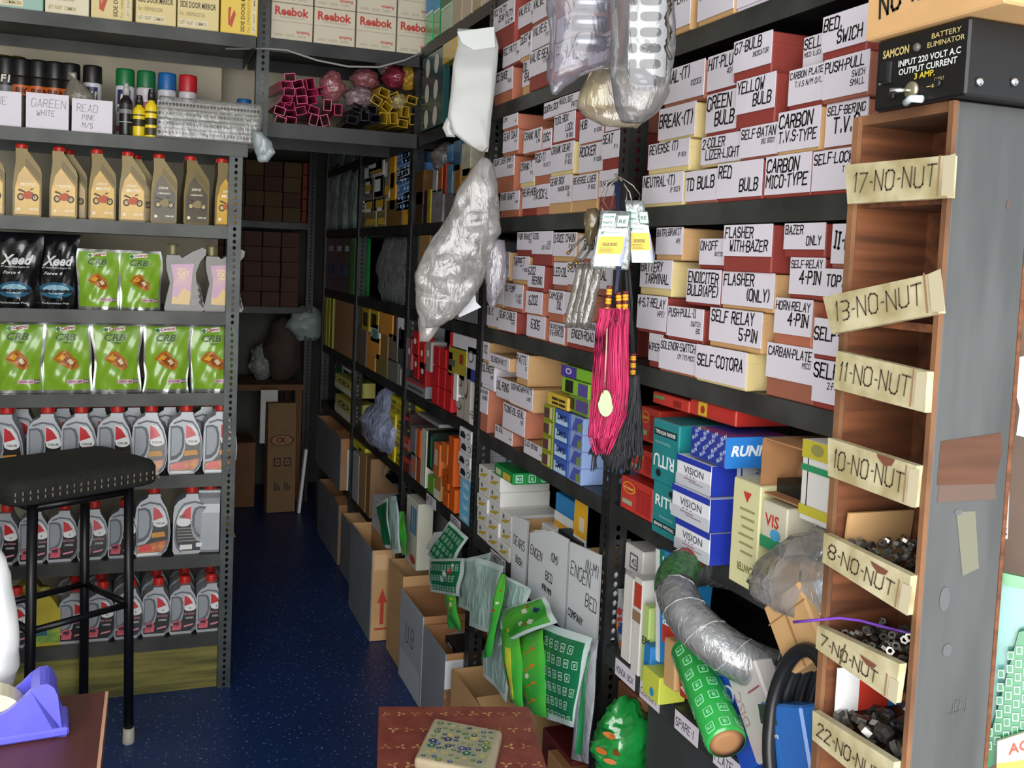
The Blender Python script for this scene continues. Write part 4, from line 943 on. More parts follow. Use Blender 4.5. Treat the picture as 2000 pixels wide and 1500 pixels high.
def blob(name, px, py, yy, rx, rz, ry, tint, label, cat='bag', clear=0.6, cr=0.008, f=34, seed=1, gloss=0.5, m=None, rz_=0):
    """a crumpled, knotted lump of plastic"""
    p = ony(px, py, yy); mb = MB(); R = []
    for k in range(9):
        t = k / 8; s = math.sin(PI * min(1, 0.08 + t * 0.92)) ** 0.6
        R.append((0.1 * rx * math.sin(k * 1.7 + seed), 0, -rz + 2 * rz * t, rx * s, ry * s))
    mb.loft(R, m or film(tint, clear, 0.12, gloss, 0.6, 50), 40, crumple=cr, freq=f, seed=seed, sub=4)
    o = mb.build(name, loc=p, rz=rz_)
    return tag(o, label, cat)
blob('plastic_bag', 648, 168, 3.10, 0.040, 0.050, 0.05, 'b06a72', 'wrinkled pinkish plastic wrap bulging beside the pink tubes', seed=2, clear=0.45)
blob('plastic_bag', 700, 190, 3.12, 0.050, 0.036, 0.05, 'a58c90', 'clear wrap twisted over the black tubes', seed=3, clear=0.5)
blob('plastic_bag', 712, 155, 3.16, 0.048, 0.036, 0.06, '9a5c60', 'maroon plastic bundle with twisted end behind the black tubes', seed=4, clear=0.3)
blob('plastic_bag', 752, 122, 3.18, 0.030, 0.040, 0.05, '9d8f90', 'greyish plastic bag at the top of the heap on the bridge shelf', seed=5)
blob('plastic_bag', 770, 150, 3.16, 0.040, 0.040, 0.06, '8c3040', 'dark red plastic bundle near the top of the heap', seed=6, clear=0.2)
blob('plastic_bag', 797, 150, 3.15, 0.032, 0.045, 0.05, 'b8923a', 'amber plastic bundle against the right upright', seed=7, clear=0.25)
blob('plastic_bag', 778, 198, 3.08, 0.028, 0.026, 0.03, 'd8c890', 'clear wrap glinting over the amber tubes', seed=8, clear=0.6)
mb = MB(); P = [ony(x, y, 3.02) for x, y in ((440, 95), (520, 95), (560, 98), (620, 118), (680, 130), (740, 131), (790, 118), (830, 100))]
mb.tube([P[0]] + P[1:], 0.0032, mat('8b8d8b', 0.5), 8); o = mb.build('cable'); tag(o, 'thin grey cable sagging in front of the bridge shelf', 'cable')

# ------------------------------------------------------------------ dark rear of the shop
def plain_carton(name, x0, x1, y0, y1, z0, z1, m, label, cat='carton', group=None, marks=None, rz=0, bev=0.002):
    mb = MB(); w, d, h = x1 - x0, y1 - y0, z1 - z0
    mb.box(-w / 2, w / 2, 0, d, 0, h, m); o = mb.build(name, bevel=bev, loc=((x0 + x1) / 2, y0, z0), rz=rz)
    if marks:
        l = MB(); marks(l, w, h, front(0, 0, -0.0008)); l.build('print', o)
    return tag(o, label, cat, group)
DB = [mat('5c4a2e', 0.8, var=0.25, scale=12), mat('63502f', 0.8, var=0.25, scale=12), mat('55382c', 0.8, var=0.25, scale=12)]
for zi, (zb, n_rows) in enumerate(((1.44, 4), (1.01, 5))):
    for r in range(n_rows):
        for c in range(5):
            if zi == 0 and r == 3 and c == 0: continue
            x0 = 0.30 + c * 0.093 + rnd.uniform(0, 0.004); z0 = zb + 0.0005 + r * 0.076
            o = plain_carton('dusty_carton', x0, x0 + 0.089, 5.01 + rnd.uniform(0, 0.015), 5.2, z0, z0 + 0.0745, DB[rnd.randrange(3)] if zi == 0 else DB[2], ('dusty yellow-brown carton stacked on the upper rear shelf' if zi == 0 else 'dusty red-brown carton stacked on the lower rear shelf'),
                             group='dusty cartons on the upper rear shelf' if zi == 0 else 'dusty cartons on the lower rear shelf')
for r in range(5):
    z0 = 1.4405 + r * 0.062; plain_carton('red_carton', 0.775, 0.799, 5.05, 5.25, z0, z0 + 0.06, mat('7c2a22', 0.7), 'narrow dark red carton at the end of the upper rear shelf', group='narrow red cartons at the end of the rear shelf')
def table():
    e = empty('work_table', 'dark wooden table in the rear corner, heaped with bags', 'table')
    mb = MB(); mb.box(0.32, 0.80, 4.98, 5.40, 0.585, 0.615, KRAFTD); mb.build('table_top', e)
    for x in (0.34, 0.76):
        for y in (5.0, 5.36): mb = MB(); mb.box(x, x + 0.035, y, y + 0.035, 0, 0.585, KRAFTD); mb.build('leg', e)
table()
blob('sack', 552, 715, 5.15, 0.10, 0.17, 0.10, '4a3c35', 'brown sack standing on the rear table', 'sack', m=mat('4f4138', 0.8, var=0.2, scale=10), cr=0.012, f=14, seed=11).location.z = 0.785
blob('plastic_bag', 600, 645, 5.05, 0.105, 0.095, 0.08, 'a9b9b4', 'pale grey-green plastic sack lying on top of the brown sack', m=mat('9aa8a4', 0.45), cr=0.012, f=16, seed=12).location.z = 0.93
blob('plastic_bag', 510, 710, 5.2, 0.06, 0.10, 0.08, '8f9a93', 'crumpled white plastic on the rear table, left of the sack', m=mat('8d958f', 0.5), cr=0.02, f=22, seed=13).location.z = 0.71
plain_carton('white_board', 0.575, 0.66, 4.9, 4.912, 0.33, 0.60, mat('d9d9d2', 0.5, var=0.15, scale=6), 'white board propped under the rear table', 'board', rz=0)
def ck_marks(l, w, h, M):
    K = mat('3c2c1e', 0.7)
    for r_, m_ in ((1.0, K), (0.86, KRAFT)): disc(l, 0.0, h * 0.66, w * 0.42 * r_, h * 0.05 * r_, m_, off(M, 0.0003 * (2 - r_)), 24)
    printed(l, 'CK', -w * 0.2, h * 0.64, h * 0.045, K, off(M, 0.001), 0.03)
    for x in (-0.28, 0.08):
        rect(l, w * x, w * (x + 0.25), h * 0.42, h * 0.50, K, M); rect(l, w * (x + .05), w * (x + 0.2), h * 0.435, h * 0.485, KRAFT, off(M, 0.0004)); rect(l, w * (x + .09), w * (x + 0.16), h * 0.45, h * 0.47, K, off(M, 0.0008))
        for k in range(3): rect(l, w * (x + 0.02 + k * 0.08), w * (x + 0.07 + k * 0.08), h * 0.2, h * 0.28 - 0.01 * k, K, M)
o = plain_carton('tall_carton', 0.605, 0.745, 4.80, 4.89, 0.002, 0.545, mat('8a6d4a', 0.8, var=0.18, scale=8), 'tall kraft carton with oval mark leaning at the end of the passage', marks=ck_marks, rz=0.0); o.rotation_euler = (-0.05, 0, 0.05)
o = plain_carton('white_strip', 0.752, 0.766, 4.76, 4.80, 0.002, 0.32, WHITE, 'thin white strip leaning on the tall kraft carton', 'strip'); o.rotation_euler = (-0.08, 0.10, 0)
plain_carton('low_carton', 0.40, 0.56, 4.93, 5.2, 0.002, 0.33, KRAFTD, 'brown carton in the dark under the rear table')
o = plain_carton('broom_handle', 0.40, 0.425, 4.4, 4.43, 0.002, 0.17, mat('a08a24', 0.6), 'small yellow plastic scoop low beside the punched post', 'scoop'); o.rotation_euler = (0, -0.35, 0); o.name = 'scoop'

# ------------------------------------------------------------------ goods deeper along the right-hand shelving
def goods(name, xl, xr, yt, yb, code, label, cat='carton', o=0.0, d=0.16, level=None, marks=None, group=None, bev=0.0018, side=None, m=None):
    """box-shaped goods measured by the photo: left/right edge, top and bottom at the left edge, on the shelf front"""
    X = XR - o
    a = onx(xl, yt, X); b = onx(xl, yb, X); c = onx(xr, yt, X); z0 = b.z if level is None else level + 0.0005
    bay = max(i for i in range(5) if PY[i] < (a.y + c.y) / 2); a.y = min(a.y, PY[bay + 1] - 0.003); c.y = max(c.y, PY[bay] + 0.039) if o < 0.02 else c.y
    a.z = min([a.z] + [L_ - 0.036 for L_ in LV if L_ > z0 + 0.02]); w = max(0.008, a.y - c.y); h = max(0.01, a.z - z0)
    mm = m or mat(code, 0.5, var=0.08, scale=16)
    mb = MB(); mb.box(-w / 2, w / 2, 0, d, 0, h, mm); ob = mb.build(name, bevel=bev, loc=(X, (a.y + c.y) / 2, z0), rz=-PI / 2)
    l = MB()
    if marks: marks(l, w, h, front(0, 0, -0.0008))
    if side: side(l, d, h, frame((w / 2 + 0.0008, 0, 0), (0, 1, 0), (0, 0, 1)))
    if l.f: l.build('print', ob)
    return tag(ob, label, cat, group)
def band(col, v0, v1, u0=-0.5, u1=0.5):
    return lambda l, w, h, M: rect(l, u0 * w, u1 * w, v0 * h, v1 * h, mat(col, 0.4), M)
def multi(*fs):
    def f(l, w, h, M):
        for k, g in enumerate(fs): g(l, w, h, off(M, 0.0003 * k))
    return f
def words(t, u, v, hh, col, wd=None, bold=0.02, shear=0.0):
    return lambda l, w, h, M: printed(l, t, u * w, v * h, hh * h, mat(col, 0.4), M, bold, shear, width=wd * w if wd else None)
def spot(col, u, v, ru, rv):
    return lambda l, w, h, M: disc(l, u * w, v * h, ru * w, rv * h, mat(col, 0.4), M, 18)
# far bay
def mirror_pack(px0, px1, yt, yb, z, k):
    a = onx(px0, yt, XR + 0.01); c = onx(px1, yt, XR + 0.01); w = a.y - c.y; h = onx(px0, yt, XR + 0.01).z - z
    h *= 0.965; mb = MB(); mb.loft([(0, 0.05, 0.002, w * 0.46, 0.05), (0, 0.05, h * 0.5, w * 0.5, 0.05), (0, 0.05, h * 0.95, w * 0.46, 0.02), (0, 0.05, h, w * 0.4, 0.004)], film('b9d0c8', 0.55, 0.08, 0.8, 0.8, 30), 24, ex=3, crumple=0.006, freq=20, seed=k, sub=3)
    o = mb.build('mirror_pack', loc=(XR + 0.01, (a.y + c.y) / 2, z + 0.001), rz=-PI / 2)
    b = MB(); b.loft([(0, 0.05, h * 0.05, w * 0.2, 0.02), (0.01, 0.05, h * 0.3, w * 0.3, 0.03), (0, 0.05, h * 0.6, w * 0.34, 0.035), (0, 0.05, h * 0.8, w * 0.15, 0.02)], BLACKG, 18, ex=3); b.build('mirror_head', o)
    b = MB(); b.tube([(-w * 0.4, 0.02, h * 0.62), (w * 0.4, 0.015, h * 0.72)], 0.010, CHROME, 10); b.tube([(0, 0.03, h * 0.7), (0.01, 0.04, h * 0.92)], 0.012, CHROME, 10); b.build('mirror_stem', o)
    return o
for k, (p0, p1) in enumerate(((640, 658), (659, 677), (678, 696))):
    tag(mirror_pack(p0, p1, 278, 418, 1.4, k), 'bagged black and chrome mirror in the far bay, ' + ('farthest of three', 'middle of three', 'nearest of three')[k], 'mirror', 'bagged mirrors in the far bay')
for k, (p0, p1, c, l) in enumerate(((641, 656, '2a2d52', 'dark blue'), (657, 672, '22284a', 'navy'), (673, 686, '143c2a', 'dark green'), (687, 699, '1f7a3c', 'bright green edged'))):
    o = goods('pouch', p0, p1, 446, 545, c, f'{l} glossy pouch standing in the far bay', 'pouch', level=1.125, d=0.06, m=mat(c, 0.15, coat=0.8), marks=multi(band('b9bfc8', 0.75, 0.85, -0.3, 0.3), band('4a5670', 0.3, 0.5, -0.35, 0.35)) if k < 3 else band('5ac07a', 0.02, 0.98, 0.25, 0.5))
goods('carton', 622, 633, 585, 690, '3a2c22', 'dark brown carton at the far end of the rack', level=0.86)
for k, p in enumerate((634, 640, 646)): goods('card_sleeve', p, p + 5, 580, 672, ('b8b02e', 'c8c446', '9a9a3a')[k], 'yellow card sleeve standing in the far bay, ' + ('farthest', 'middle', 'nearest')[k] + ' of three', 'sleeve', level=0.86, d=0.2, group='yellow sleeves')
goods('carton', 655, 697, 582, 688, 'a5794c', 'tall plain kraft carton in the far bay above the striped packs', level=0.86, m=KRAFT, d=0.2)
blob('bubble_wrap_roll', 637, 728, 4.5, 0.035, 0.10, 0.05, '1d6a40', 'dark green bubble-wrapped roll in the far bay', 'roll', clear=0.2, cr=0.004, f=80, seed=21, m=mat('17553a', 0.2, coat=0.7, bump=0.6, scale=90)).location.x = 0.90
goods('carton', 657, 694, 697, 716, '3b3f3c', 'black and white flat carton in the far bay', level=0.80, marks=band('cfcfc8', 0.1, 0.6, -0.1, 0.45), d=0.2)
for yy, zz, l in ((728, 0.70, 'upper'), (768, 0.592, 'lower')):
    goods('printed_packet', 655, 690, yy, yy + 40, 'cfc86a', f'yellow packet with eye-shaped mark in the far bay, {l} one', 'packet', level=zz, d=0.1, marks=multi(spot('40301c', 0.05, 0.7, 0.32, 0.16), spot('d8d090', 0.05, 0.7, 0.24, 0.11), spot('8c3a20', 0.05, 0.7, 0.1, 0.08), band('e4e2d0', 0.1, 0.45)))
# open cartons on the floor and the low shelf
def open_carton(name, y0, y1, x0, d, z0, h, m, mface, label, face=None, flap=True, inner=None):
    w = y1 - y0; t = 0.004; mb = MB()
    mb.box(-w / 2, w / 2, 0, t, 0, h, mface); mb.box(-w / 2, w / 2, d - t, d, 0, h, m)
    mb.box(-w / 2, -w / 2 + t, t, d - t, 0, h, m); mb.box(w / 2 - t, w / 2, t, d - t, 0, h, m); mb.box(-w / 2 + t, w / 2 - t, t, d - t, 0, t, m)
    o = mb.build(name, loc=(x0, (y0 + y1) / 2, z0), rz=-PI / 2)
    if flap:
        f = MB(); f.add([(w / 2, 0, h), (w / 2, d, h), (w / 2 - w * 0.22, d, h + h * 0.07), (w / 2 - w * 0.22, 0, h + h * 0.05)], [(0, 1, 2, 3)], m); f.build('flap', o, solid=0.003)
        f = MB(); f.add([(-w / 2, d, h), (w / 2, d, h), (w / 2 - 0.01, d + 0.01, h + h * 0.09), (-w / 2 + 0.01, d + 0.01, h + h * 0.09)], [(0, 1, 2, 3)], m); f.build('flap', o, solid=0.003)
    if face:
        l = MB(); face(l, w, h, front(0, 0, -0.0008)); l.build('print', o)
    return tag(o, label, 'carton')
def side_print(o, fn, w, d, h):
    l = MB(); fn(l, d, h, frame((w / 2 + 0.0008, 0, 0), (0, 1, 0), (0, 0, 1))); l.build('side_print', o)
def at_marks(l, w, h, M):
    K = mat('4a2a1c', 0.7)
    printed(l, 'ATLAS', w * 0.1, h * 0.40, h * 0.12, K, M, 0.03, 0.3, width=w * 0.6)
    for k in range(3): printed(l, 'MADE IN', w * (0.12 + 0.08 * k), h * (0.28 - 0.09 * k), h * 0.06, K, M, 0.01)
o = open_carton('open_carton', 3.93, 4.52, 0.79, 0.25, 0.316, 0.215, KRAFT, GREYB, 'large open carton on the low shelf of the far bay, grey front and kraft side'); side_print(o, at_marks, 0.59, 0.25, 0.215)
open_carton('open_carton', 3.93, 4.42, 0.79, 0.25, 0.002, 0.25, KRAFT, GREYB, 'open grey-fronted carton on the floor under the far bay')
o = open_carton('open_carton', 3.50, 3.87, 0.79, 0.22, 0.002, 0.235, KRAFTL, GREYB, 'open grey-fronted carton on the floor left of the red-arrow carton')
def arrow(l, w, h, M):
    R_ = mat('b03a2a', 0.6); poly(l, [(w * 0.42, h * 0.18), (w * 0.58, h * 0.18), (w * 0.58, h * 0.42), (w * 0.70, h * 0.42), (w * 0.5, h * 0.58), (w * 0.30, h * 0.42), (w * 0.42, h * 0.42)], R_, M); rect(l, w * 0.2, w * 0.8, h * 0.12, h * 0.14, R_, M)
    rect(l, 0.01, w - 0.01, h * 0.78, h * 0.95, mat('d9b48a', 0.15, coat=1.0), M)
o = open_carton('open_carton', 3.112, 3.46, 0.742, 0.08, 0.002, 0.31, KRAFTL, GREYB, 'kraft carton with red arrow and glossy tape on its side, on the floor', flap=False); side_print(o, arrow, 0.348, 0.08, 0.31)
mb = MB(); mb.box(-0.10, 0.10, 0, 0.02, 0, 0.20, mat('a5764a', 0.8, var=0.1, scale=8)); o = mb.build('kraft_sheet', loc=(0.93, 3.2, 0.245), rz=0); tag(o, 'kraft cardboard panel standing behind the red-arrow carton', 'cardboard')
# fourth bay
def patt(l, w, h, M):
    for r in range(5):
        for k in range(4):
            disc(l, w * (-0.38 + 0.25 * k + 0.06 * (r % 2)), h * (0.1 + 0.2 * r), w * 0.07, h * 0.045, mat('b9cfe6' if (r + k) % 3 else '3d7a9c', 0.4), M, 8)
        poly(l, [(-w / 2, h * (0.16 + 0.2 * r)), (w / 2, h * (0.22 + 0.2 * r) if r < 4 else h), (w / 2, h * (0.235 + 0.2 * r) if r < 4 else h), (-w / 2, h * (0.175 + 0.2 * r))], mat('d0dcea', 0.4), M)
goods('patterned_box', 777, 812, 330, 372, '4a78b0', 'blue spotted box in the fourth bay, lower of two', 'box', level=1.448, marks=patt)
goods('patterned_box', 776, 814, 290, 330, '4a78b0', 'blue spotted box in the fourth bay, upper of two', 'box', level=1.542, marks=patt)
goods('yellow_box', 789, 812, 374, 420, 'd39a22', 'amber box standing under the blue spotted boxes', 'box', level=1.4, marks=words('TOP', 0.1, 0.3, 0.1, '5c4010'), d=0.12)
goods('yellow_box', 788, 812, 272, 290, 'd39a22', 'amber box on top of the blue spotted boxes', 'box', level=1.605, d=0.12)
goods('yellow_box', 762, 772, 284, 334, 'c9921f', 'narrow amber box left of the blue spotted boxes', 'box', level=1.53, d=0.12)
goods('yellow_box', 763, 773, 338, 385, 'b98820', 'narrow amber box below the other narrow amber one', 'box', level=1.455, d=0.12)
goods('gold_box', 755, 786, 392, 428, '6b5226', 'dull gold box at the bottom of the fourth bay stack', 'box', level=1.4, d=0.14)
goods('white_box', 730, 750, 305, 342, 'cfc4b8', 'pinkish white box among the blister packs', 'box', level=1.51, d=0.12)
BL = film('d6dedb', 0.5, 0.06, 0.9, 0.7, 35)
for k, (p0, p1, y0, z, c) in enumerate(((713, 728, 300, 1.53, '8c9a98'), (714, 730, 350, 1.46, '9aa6a0'), (712, 735, 392, 1.4, 'b0a878'), (732, 752, 345, 1.46, 'a8a49a'), (737, 754, 388, 1.4, 'b8b084'), (752, 762, 300, 1.5, 'c8c0b0'), (720, 748, 276, 1.60, '6a4038'))):
    goods('blister_pack', p0, p1, y0, y0 + 40, c, 'clear blister pack in the fourth bay, ' + ('upper left', 'middle left', 'lower left', 'middle', 'lower middle', 'tall narrow', 'dark topmost')[k] + ' one', 'pack', level=z, d=0.03, m=mat(c, 0.12, 0.2, var=0.5, scale=45, coat=1.0), marks=multi(band('e6ecea', 0.55, 0.9, -0.45, 0.1), band('c9a23a', 0.08, 0.3, -0.3, 0.45)))
p = onx(752, 505, XR - 0.01)
mb = MB(); mb.loft([(0, 0, 0, 0.22, 0.03), (0.005, 0, 0.05, 0.26, 0.04), (-0.01, 0, 0.12, 0.27, 0.04), (0, 0, 0.19, 0.25, 0.03), (0.01, 0, 0.235, 0.24, 0.012)], film('aeb6b6', 0.62, 0.1, 0.8, 0.9, 28), 30, ex=3, crumple=0.012, freq=22, seed=9, sub=3)
o = mb.build('plastic_bag', loc=(XR + 0.045, p.y, 1.127), rz=-PI / 2); tag(o, 'clear glinting bag of small parts in the fourth bay, below the blue boxes', 'bag')
l = MB(); rr = random.Random(4)
for k in range(60): l.box(-0.012, 0.012, -0.006, 0.006, -0.01, 0.01, mat(('6d7070', '2b2d30', '9aa09e', '3d5a44')[k % 4], 0.3, 0.3), Matrix.Translation((rr.uniform(-0.2, 0.2), rr.uniform(-0.012, 0.012), rr.uniform(0.02, 0.19))) @ Matrix.Rotation(rr.uniform(0, 3), 4, (0.3, 1, 0.2)))
l.build('small_parts', o)['kind'] = 'stuff'
for k, (p0, p1, y0, z, c, ms) in enumerate(((701, 716, 640, 0.86, '6b5a4c', None), (717, 733, 690, 0.86, 'c98a3a', None), (718, 742, 652, 0.912, 'd89440', None), (735, 757, 690, 0.86, '7a6c3c', None), (758, 778, 698, 0.86, '6a6a66', None), (779, 798, 715, 0.86, '74787a', band('d8dada', 0.1, 0.9, -0.1, 0.15)),
                                            (725, 742, 630, 0.97, 'cfd6d8', band('5a8a80', 0.2, 0.7, -0.3, 0.3)), (744, 758, 650, 0.93, '8c6a3c', None), (760, 777, 650, 0.93, '6a6458', None), (778, 795, 608, 0.985, 'd4d8e0', words('S', -0.2, 0.3, 0.4, '3a3a4c')), (779, 790, 640, 0.93, '43484a', None),
                                            (708, 722, 585, 1.0, 'a8922a', band('3c2f1c', 0.2, 0.8, -0.3, 0.3)), (724, 740, 588, 1.02, 'b89a2a', band('2c2618', 0.2, 0.8, -0.3, 0.3)), (742, 768, 585, 1.01, 'c88c3a', None), (770, 776, 600, 1.0, '5a3a28', None))):
    goods('boxed_part', p0, p1, y0, y0 + 30, c, f'boxed part on the third shelf of the fourth bay, {("dull brown", "lower amber", "upper amber", "olive", "grey", "grey with white stripe", "white with teal mark", "tan", "taupe", "white lettered", "charcoal", "black-windowed yellow", "second black-windowed yellow", "orange kraft", "narrow brown")[k]} one', 'box', level=z, d=0.14, marks=ms, group='boxed parts in the fourth bay')
p = onx(716, 790, XR - 0.02)
mb = MB(); mb.loft([(0, 0, 0, 0.22, 0.05), (0.02, -0.01, 0.04, 0.23, 0.07), (0.03, -0.02, 0.10, 0.24, 0.07), (0.03, 0, 0.15, 0.16, 0.05), (0.05, 0, 0.20, 0.10, 0.04), (0.06, 0, 0.23, 0.03, 0.015)], film('aab4d4', 0.2, 0.1, 1.0, 1.0, 26), 34, crumple=0.02, freq=20, seed=14, sub=3)
o = mb.build('plastic_bag', loc=(XR + 0.03, p.y - 0.11, 0.595), rz=-PI / 2); tag(o, 'crinkled bluish plastic bag spilling over the shelf edge', 'bag')
for c in range(2):
    for r in range(4):
        a = 742 + c * 24; a = a if c == 0 else 765
        yc = onx(a, 800, XR).y; z0 = 0.5905 + r * 0.056
        mb = MB(); mb.box(-0.045, 0.045, 0, 0.15, 0, 0.054, mat('d7c522', 0.4, var=0.12, scale=20, coat=0.4)); o = mb.build('yellow_carton', bevel=0.002, loc=(XR + 0.004 * ((r + c) % 2), 3.215 + 0.0 - c * 0.094 + 0.02, z0), rz=-PI / 2)
        l = MB(); rect(l, -0.035, 0.02, 0.008, 0.024, mat('8a7a1c', 0.5), front(0, 0, -0.0008)); rect(l, -0.02, 0.03, 0.03, 0.04, mat('3c6a3a', 0.5) if (r + c) % 2 else mat('9c8c20', 0.5), front(0, 0, -0.0008)); l.build('print', o)
        tag(o, f'small yellow carton stacked beside the bluish bag, {("lowest", "second", "third", "topmost")[r]} in the {("farther", "nearer")[c]} column', 'carton', 'stacked yellow cartons')
# lower shelf of the fourth bay
LW = 0.3155
for k, (p0, p1, yt, c, l, dd) in enumerate(((668, 684, 868, 'b8c0c0', 'clear plastic sleeve with white edges', 0.1), (690, 702, 880, 'a9adb0', 'pale grey board', 0.18), (703, 716, 880, 'a98458', 'kraft board', 0.2), (717, 725, 890, '8a6a48', 'darker kraft board', 0.2))):
    goods('upright_board', p0, p1, yt, yt + 80, c, l + ' standing on the low shelf beside the black bag', 'board', level=LW, d=dd, o=0.01)
o = goods('tape_measure', 690, 714, 856, 878, 'c9c42a', 'small yellow and black packet lying on the standing boards', 'packet', level=0.515, d=0.06, marks=band('202020', 0.1, 0.6, 0.0, 0.4))
goods('small_packet', 662, 686, 858, 874, 'b0462a', 'small red and yellow packet at the edge of the low shelf', 'packet', level=0.545, d=0.06, marks=band('c9b43a', 0.0, 0.6, -0.1, 0.5))
o = blob('black_bag', 755, 905, 3.25, 0.06, 0.05, 0.17, '101218', 'glossy black plastic bag on top of the white carton', m=mat('0d0f14', 0.12, coat=1.0), cr=0.014, f=26, seed=31); o.location = (0.90, 3.34, 0.515)
o = blob('blue_bag', 765, 945, 3.2, 0.04, 0.03, 0.04, '1b2a8a', 'shiny dark blue wrap under the black bag', m=mat('1c2b86', 0.1, 0.4, coat=1.0), cr=0.01, f=40, seed=32); o.location = (0.84, 3.16, 0.455)
goods('white_carton', 728, 771, 965, 1045, 'c4c6cc', 'white carton with pen marks on the low shelf, under the black bag', level=LW, d=0.2, o=0.02, marks=multi(spot('3b7fc0', 0.4, 0.08, 0.08, 0.06), words('D', -0.3, 0.4, 0.08, '70727c'), words('DIA', -0.3, 0.2, 0.06, '8a8c98')))

# third bay -----------------------------------------------------------------
REG = mat('1c7a4c', 0.3, coat=0.5, name='green_packet'); REW = mat('bfe3d2', 0.4)
def re_pattern(l, w, h, M, step=0.022, s=0.0062, m=None, x0=None, fn=None):
    """rows of small rounded squares each enclosing RE"""
    m = m or REW
    nx = max(1, int(w / step)); nz = max(1, int(h / step))
    for j in range(nz):
        for i in range(nx):
            x = -w / 2 + (i + 0.5 + 0.25 * (j % 2)) * w / nx; z = (j + 0.5) * h / nz
            if abs(x) > w / 2 - s: continue
            k = 0.85; o = [(x - s, z - s * k), (x - s * k, z - s), (x + s * k, z - s), (x + s, z - s * k), (x + s, z + s * k), (x + s * k, z + s), (x - s * k, z + s), (x - s, z + s * k)]
            n = [(x + (a - x) * 0.78, z + (b - z) * 0.78) for a, b in o]; T = fn or (lambda a, b: (a, b, 0))
            l.add([T(a, b) for a, b in o] + [T(a, b) for a, b in n], [(q, (q + 1) % 8, 8 + (q + 1) % 8, 8 + q) for q in range(8)], m, M)
            if (i + j) % 2 == 0: printed(l, 'RE', x - s * 0.62, z - s * 0.32, s * 0.66, m, M, 0.02, width=s * 1.24, fn=fn)
            else: printed(l, 'E', x - s * 0.3, z - s * 0.42, s * 0.8, m, M, 0.03, width=s * 0.7, fn=fn)
CLEAR = film('dfe6ee', 0.62, 0.08, 0.7, 0.5, 30)
for k, (p0, p1, yb, c1, c2, l) in enumerate(((806, 832, 70, '2b3f8c', '46506a', 'dark blue and clear pouch'), (834, 848, 58, '2f8cc8', '2fae6e', 'pouch blue above and green below'), (850, 862, 52, '2a90c4', '1d8c4c', 'second pouch blue above and green below'), (864, 884, 46, '2c6a44', '8aa890', 'green sleeve'))):
    goods('pouch', p0, p1, -30, yb, c2, l + ' on the topmost shelf of the third bay', 'pouch', level=1.957, d=0.06, marks=multi(band(c1, 0.5, 1.0), band('d8e8e0', 0.46, 0.5)), m=mat(c2, 0.2, coat=0.7))
for k, p in enumerate((887, 906, 925, 943)): goods('carton', p, p + 17, -40, 40, ('b8a890', 'c0b39c', 'b0a080', 'c4b8a4')[k], 'buff carton on the topmost shelf, ' + ('farthest', 'second', 'third', 'nearest')[k] + ' of four', level=1.957, d=0.2, group='buff cartons on the topmost shelf')
def petals(l, w, h, M):
    for r in range(3):
        for c in range(2):
            disc(l, w * (-0.22 + 0.4 * c), h * (0.14 + 0.34 * r), w * 0.10, h * 0.13, mat('c9c6bc', 0.4), M, 14, rot=0.2 - 0.3 * c)
goods('display_card', 826, 868, 108, 250, '1c4c4c', 'teal hanging card with six pale petal-shaped pieces', 'card', level=1.69, d=0.02, marks=petals, m=mat('1d4a4a', 0.3, coat=0.5))
goods('yellow_pouch', 866, 892, 68, 120, 'c2a028', 'yellow pouch hanging beside the white parcel', 'pouch', level=1.86, d=0.03, m=mat('c2a028', 0.25, coat=0.6), o=0.004)
blob('plastic_bag', 845, 300, 2.7, 0.05, 0.045, 0.05, '6d6664', 'smoky grey plastic bag crammed on top of the third-bay packs', clear=0.35, seed=41).location = (0.855, 2.80, 1.595)
for k, (p0, p1, y0, z, c) in enumerate(((812, 828, 335, 1.46, '6a4c2c'), (813, 826, 375, 1.4, '4c3a24'), (829, 835, 372, 1.4, '2f2436'), (836, 842, 370, 1.4, 'b7a52c'), (844, 866, 372, 1.4, '8e8c90'), (846, 854, 322, 1.49, 'a9b4b8'), (856, 864, 328, 1.49, 'b0603a'), (866, 872, 320, 1.48, '9c3a30'), (873, 884, 284, 1.57, '3c7cae'),
                                            (874, 884, 322, 1.48, '6a8aa0'), (886, 900, 276, 1.54, '2d5a7c'), (888, 900, 322, 1.47, 'a4703a'), (902, 920, 280, 1.52, 'cfcbb4'), (903, 922, 330, 1.45, 'c58a3c'), (869, 900, 380, 1.4, '7a7472'))):
    goods('slim_pack', p0, p1, y0, y0 + 30, c, 'slim pack behind the hanging bag, ' + ('brown upper', 'brown lower', 'purple', 'yellow-edged', 'grey', 'silver', 'orange', 'dark red', 'bright blue', 'blue-grey', 'deep blue', 'tan', 'shiny cream', 'amber', 'low grey')[k] + ' one', 'pack', level=z, d=0.1, m=mat(c, 0.2, 0.1, var=0.35, scale=30, coat=0.8), group='slim packs in the third bay')
for k, (p0, p1, c) in enumerate(((804, 818, '2a302c'), (820, 840, '8a6a44'), (842, 870, '5c5c5e'), (872, 900, '6c6864'), (902, 938, '77757c'))):
    goods('carton', p0, p1, 446 + k * 6, 560, c, 'carton behind the big hanging bag, ' + ('black', 'kraft', 'charcoal', 'grey', 'pale grey')[k] + ' one', level=1.127, d=0.2, group='cartons behind the big bag')
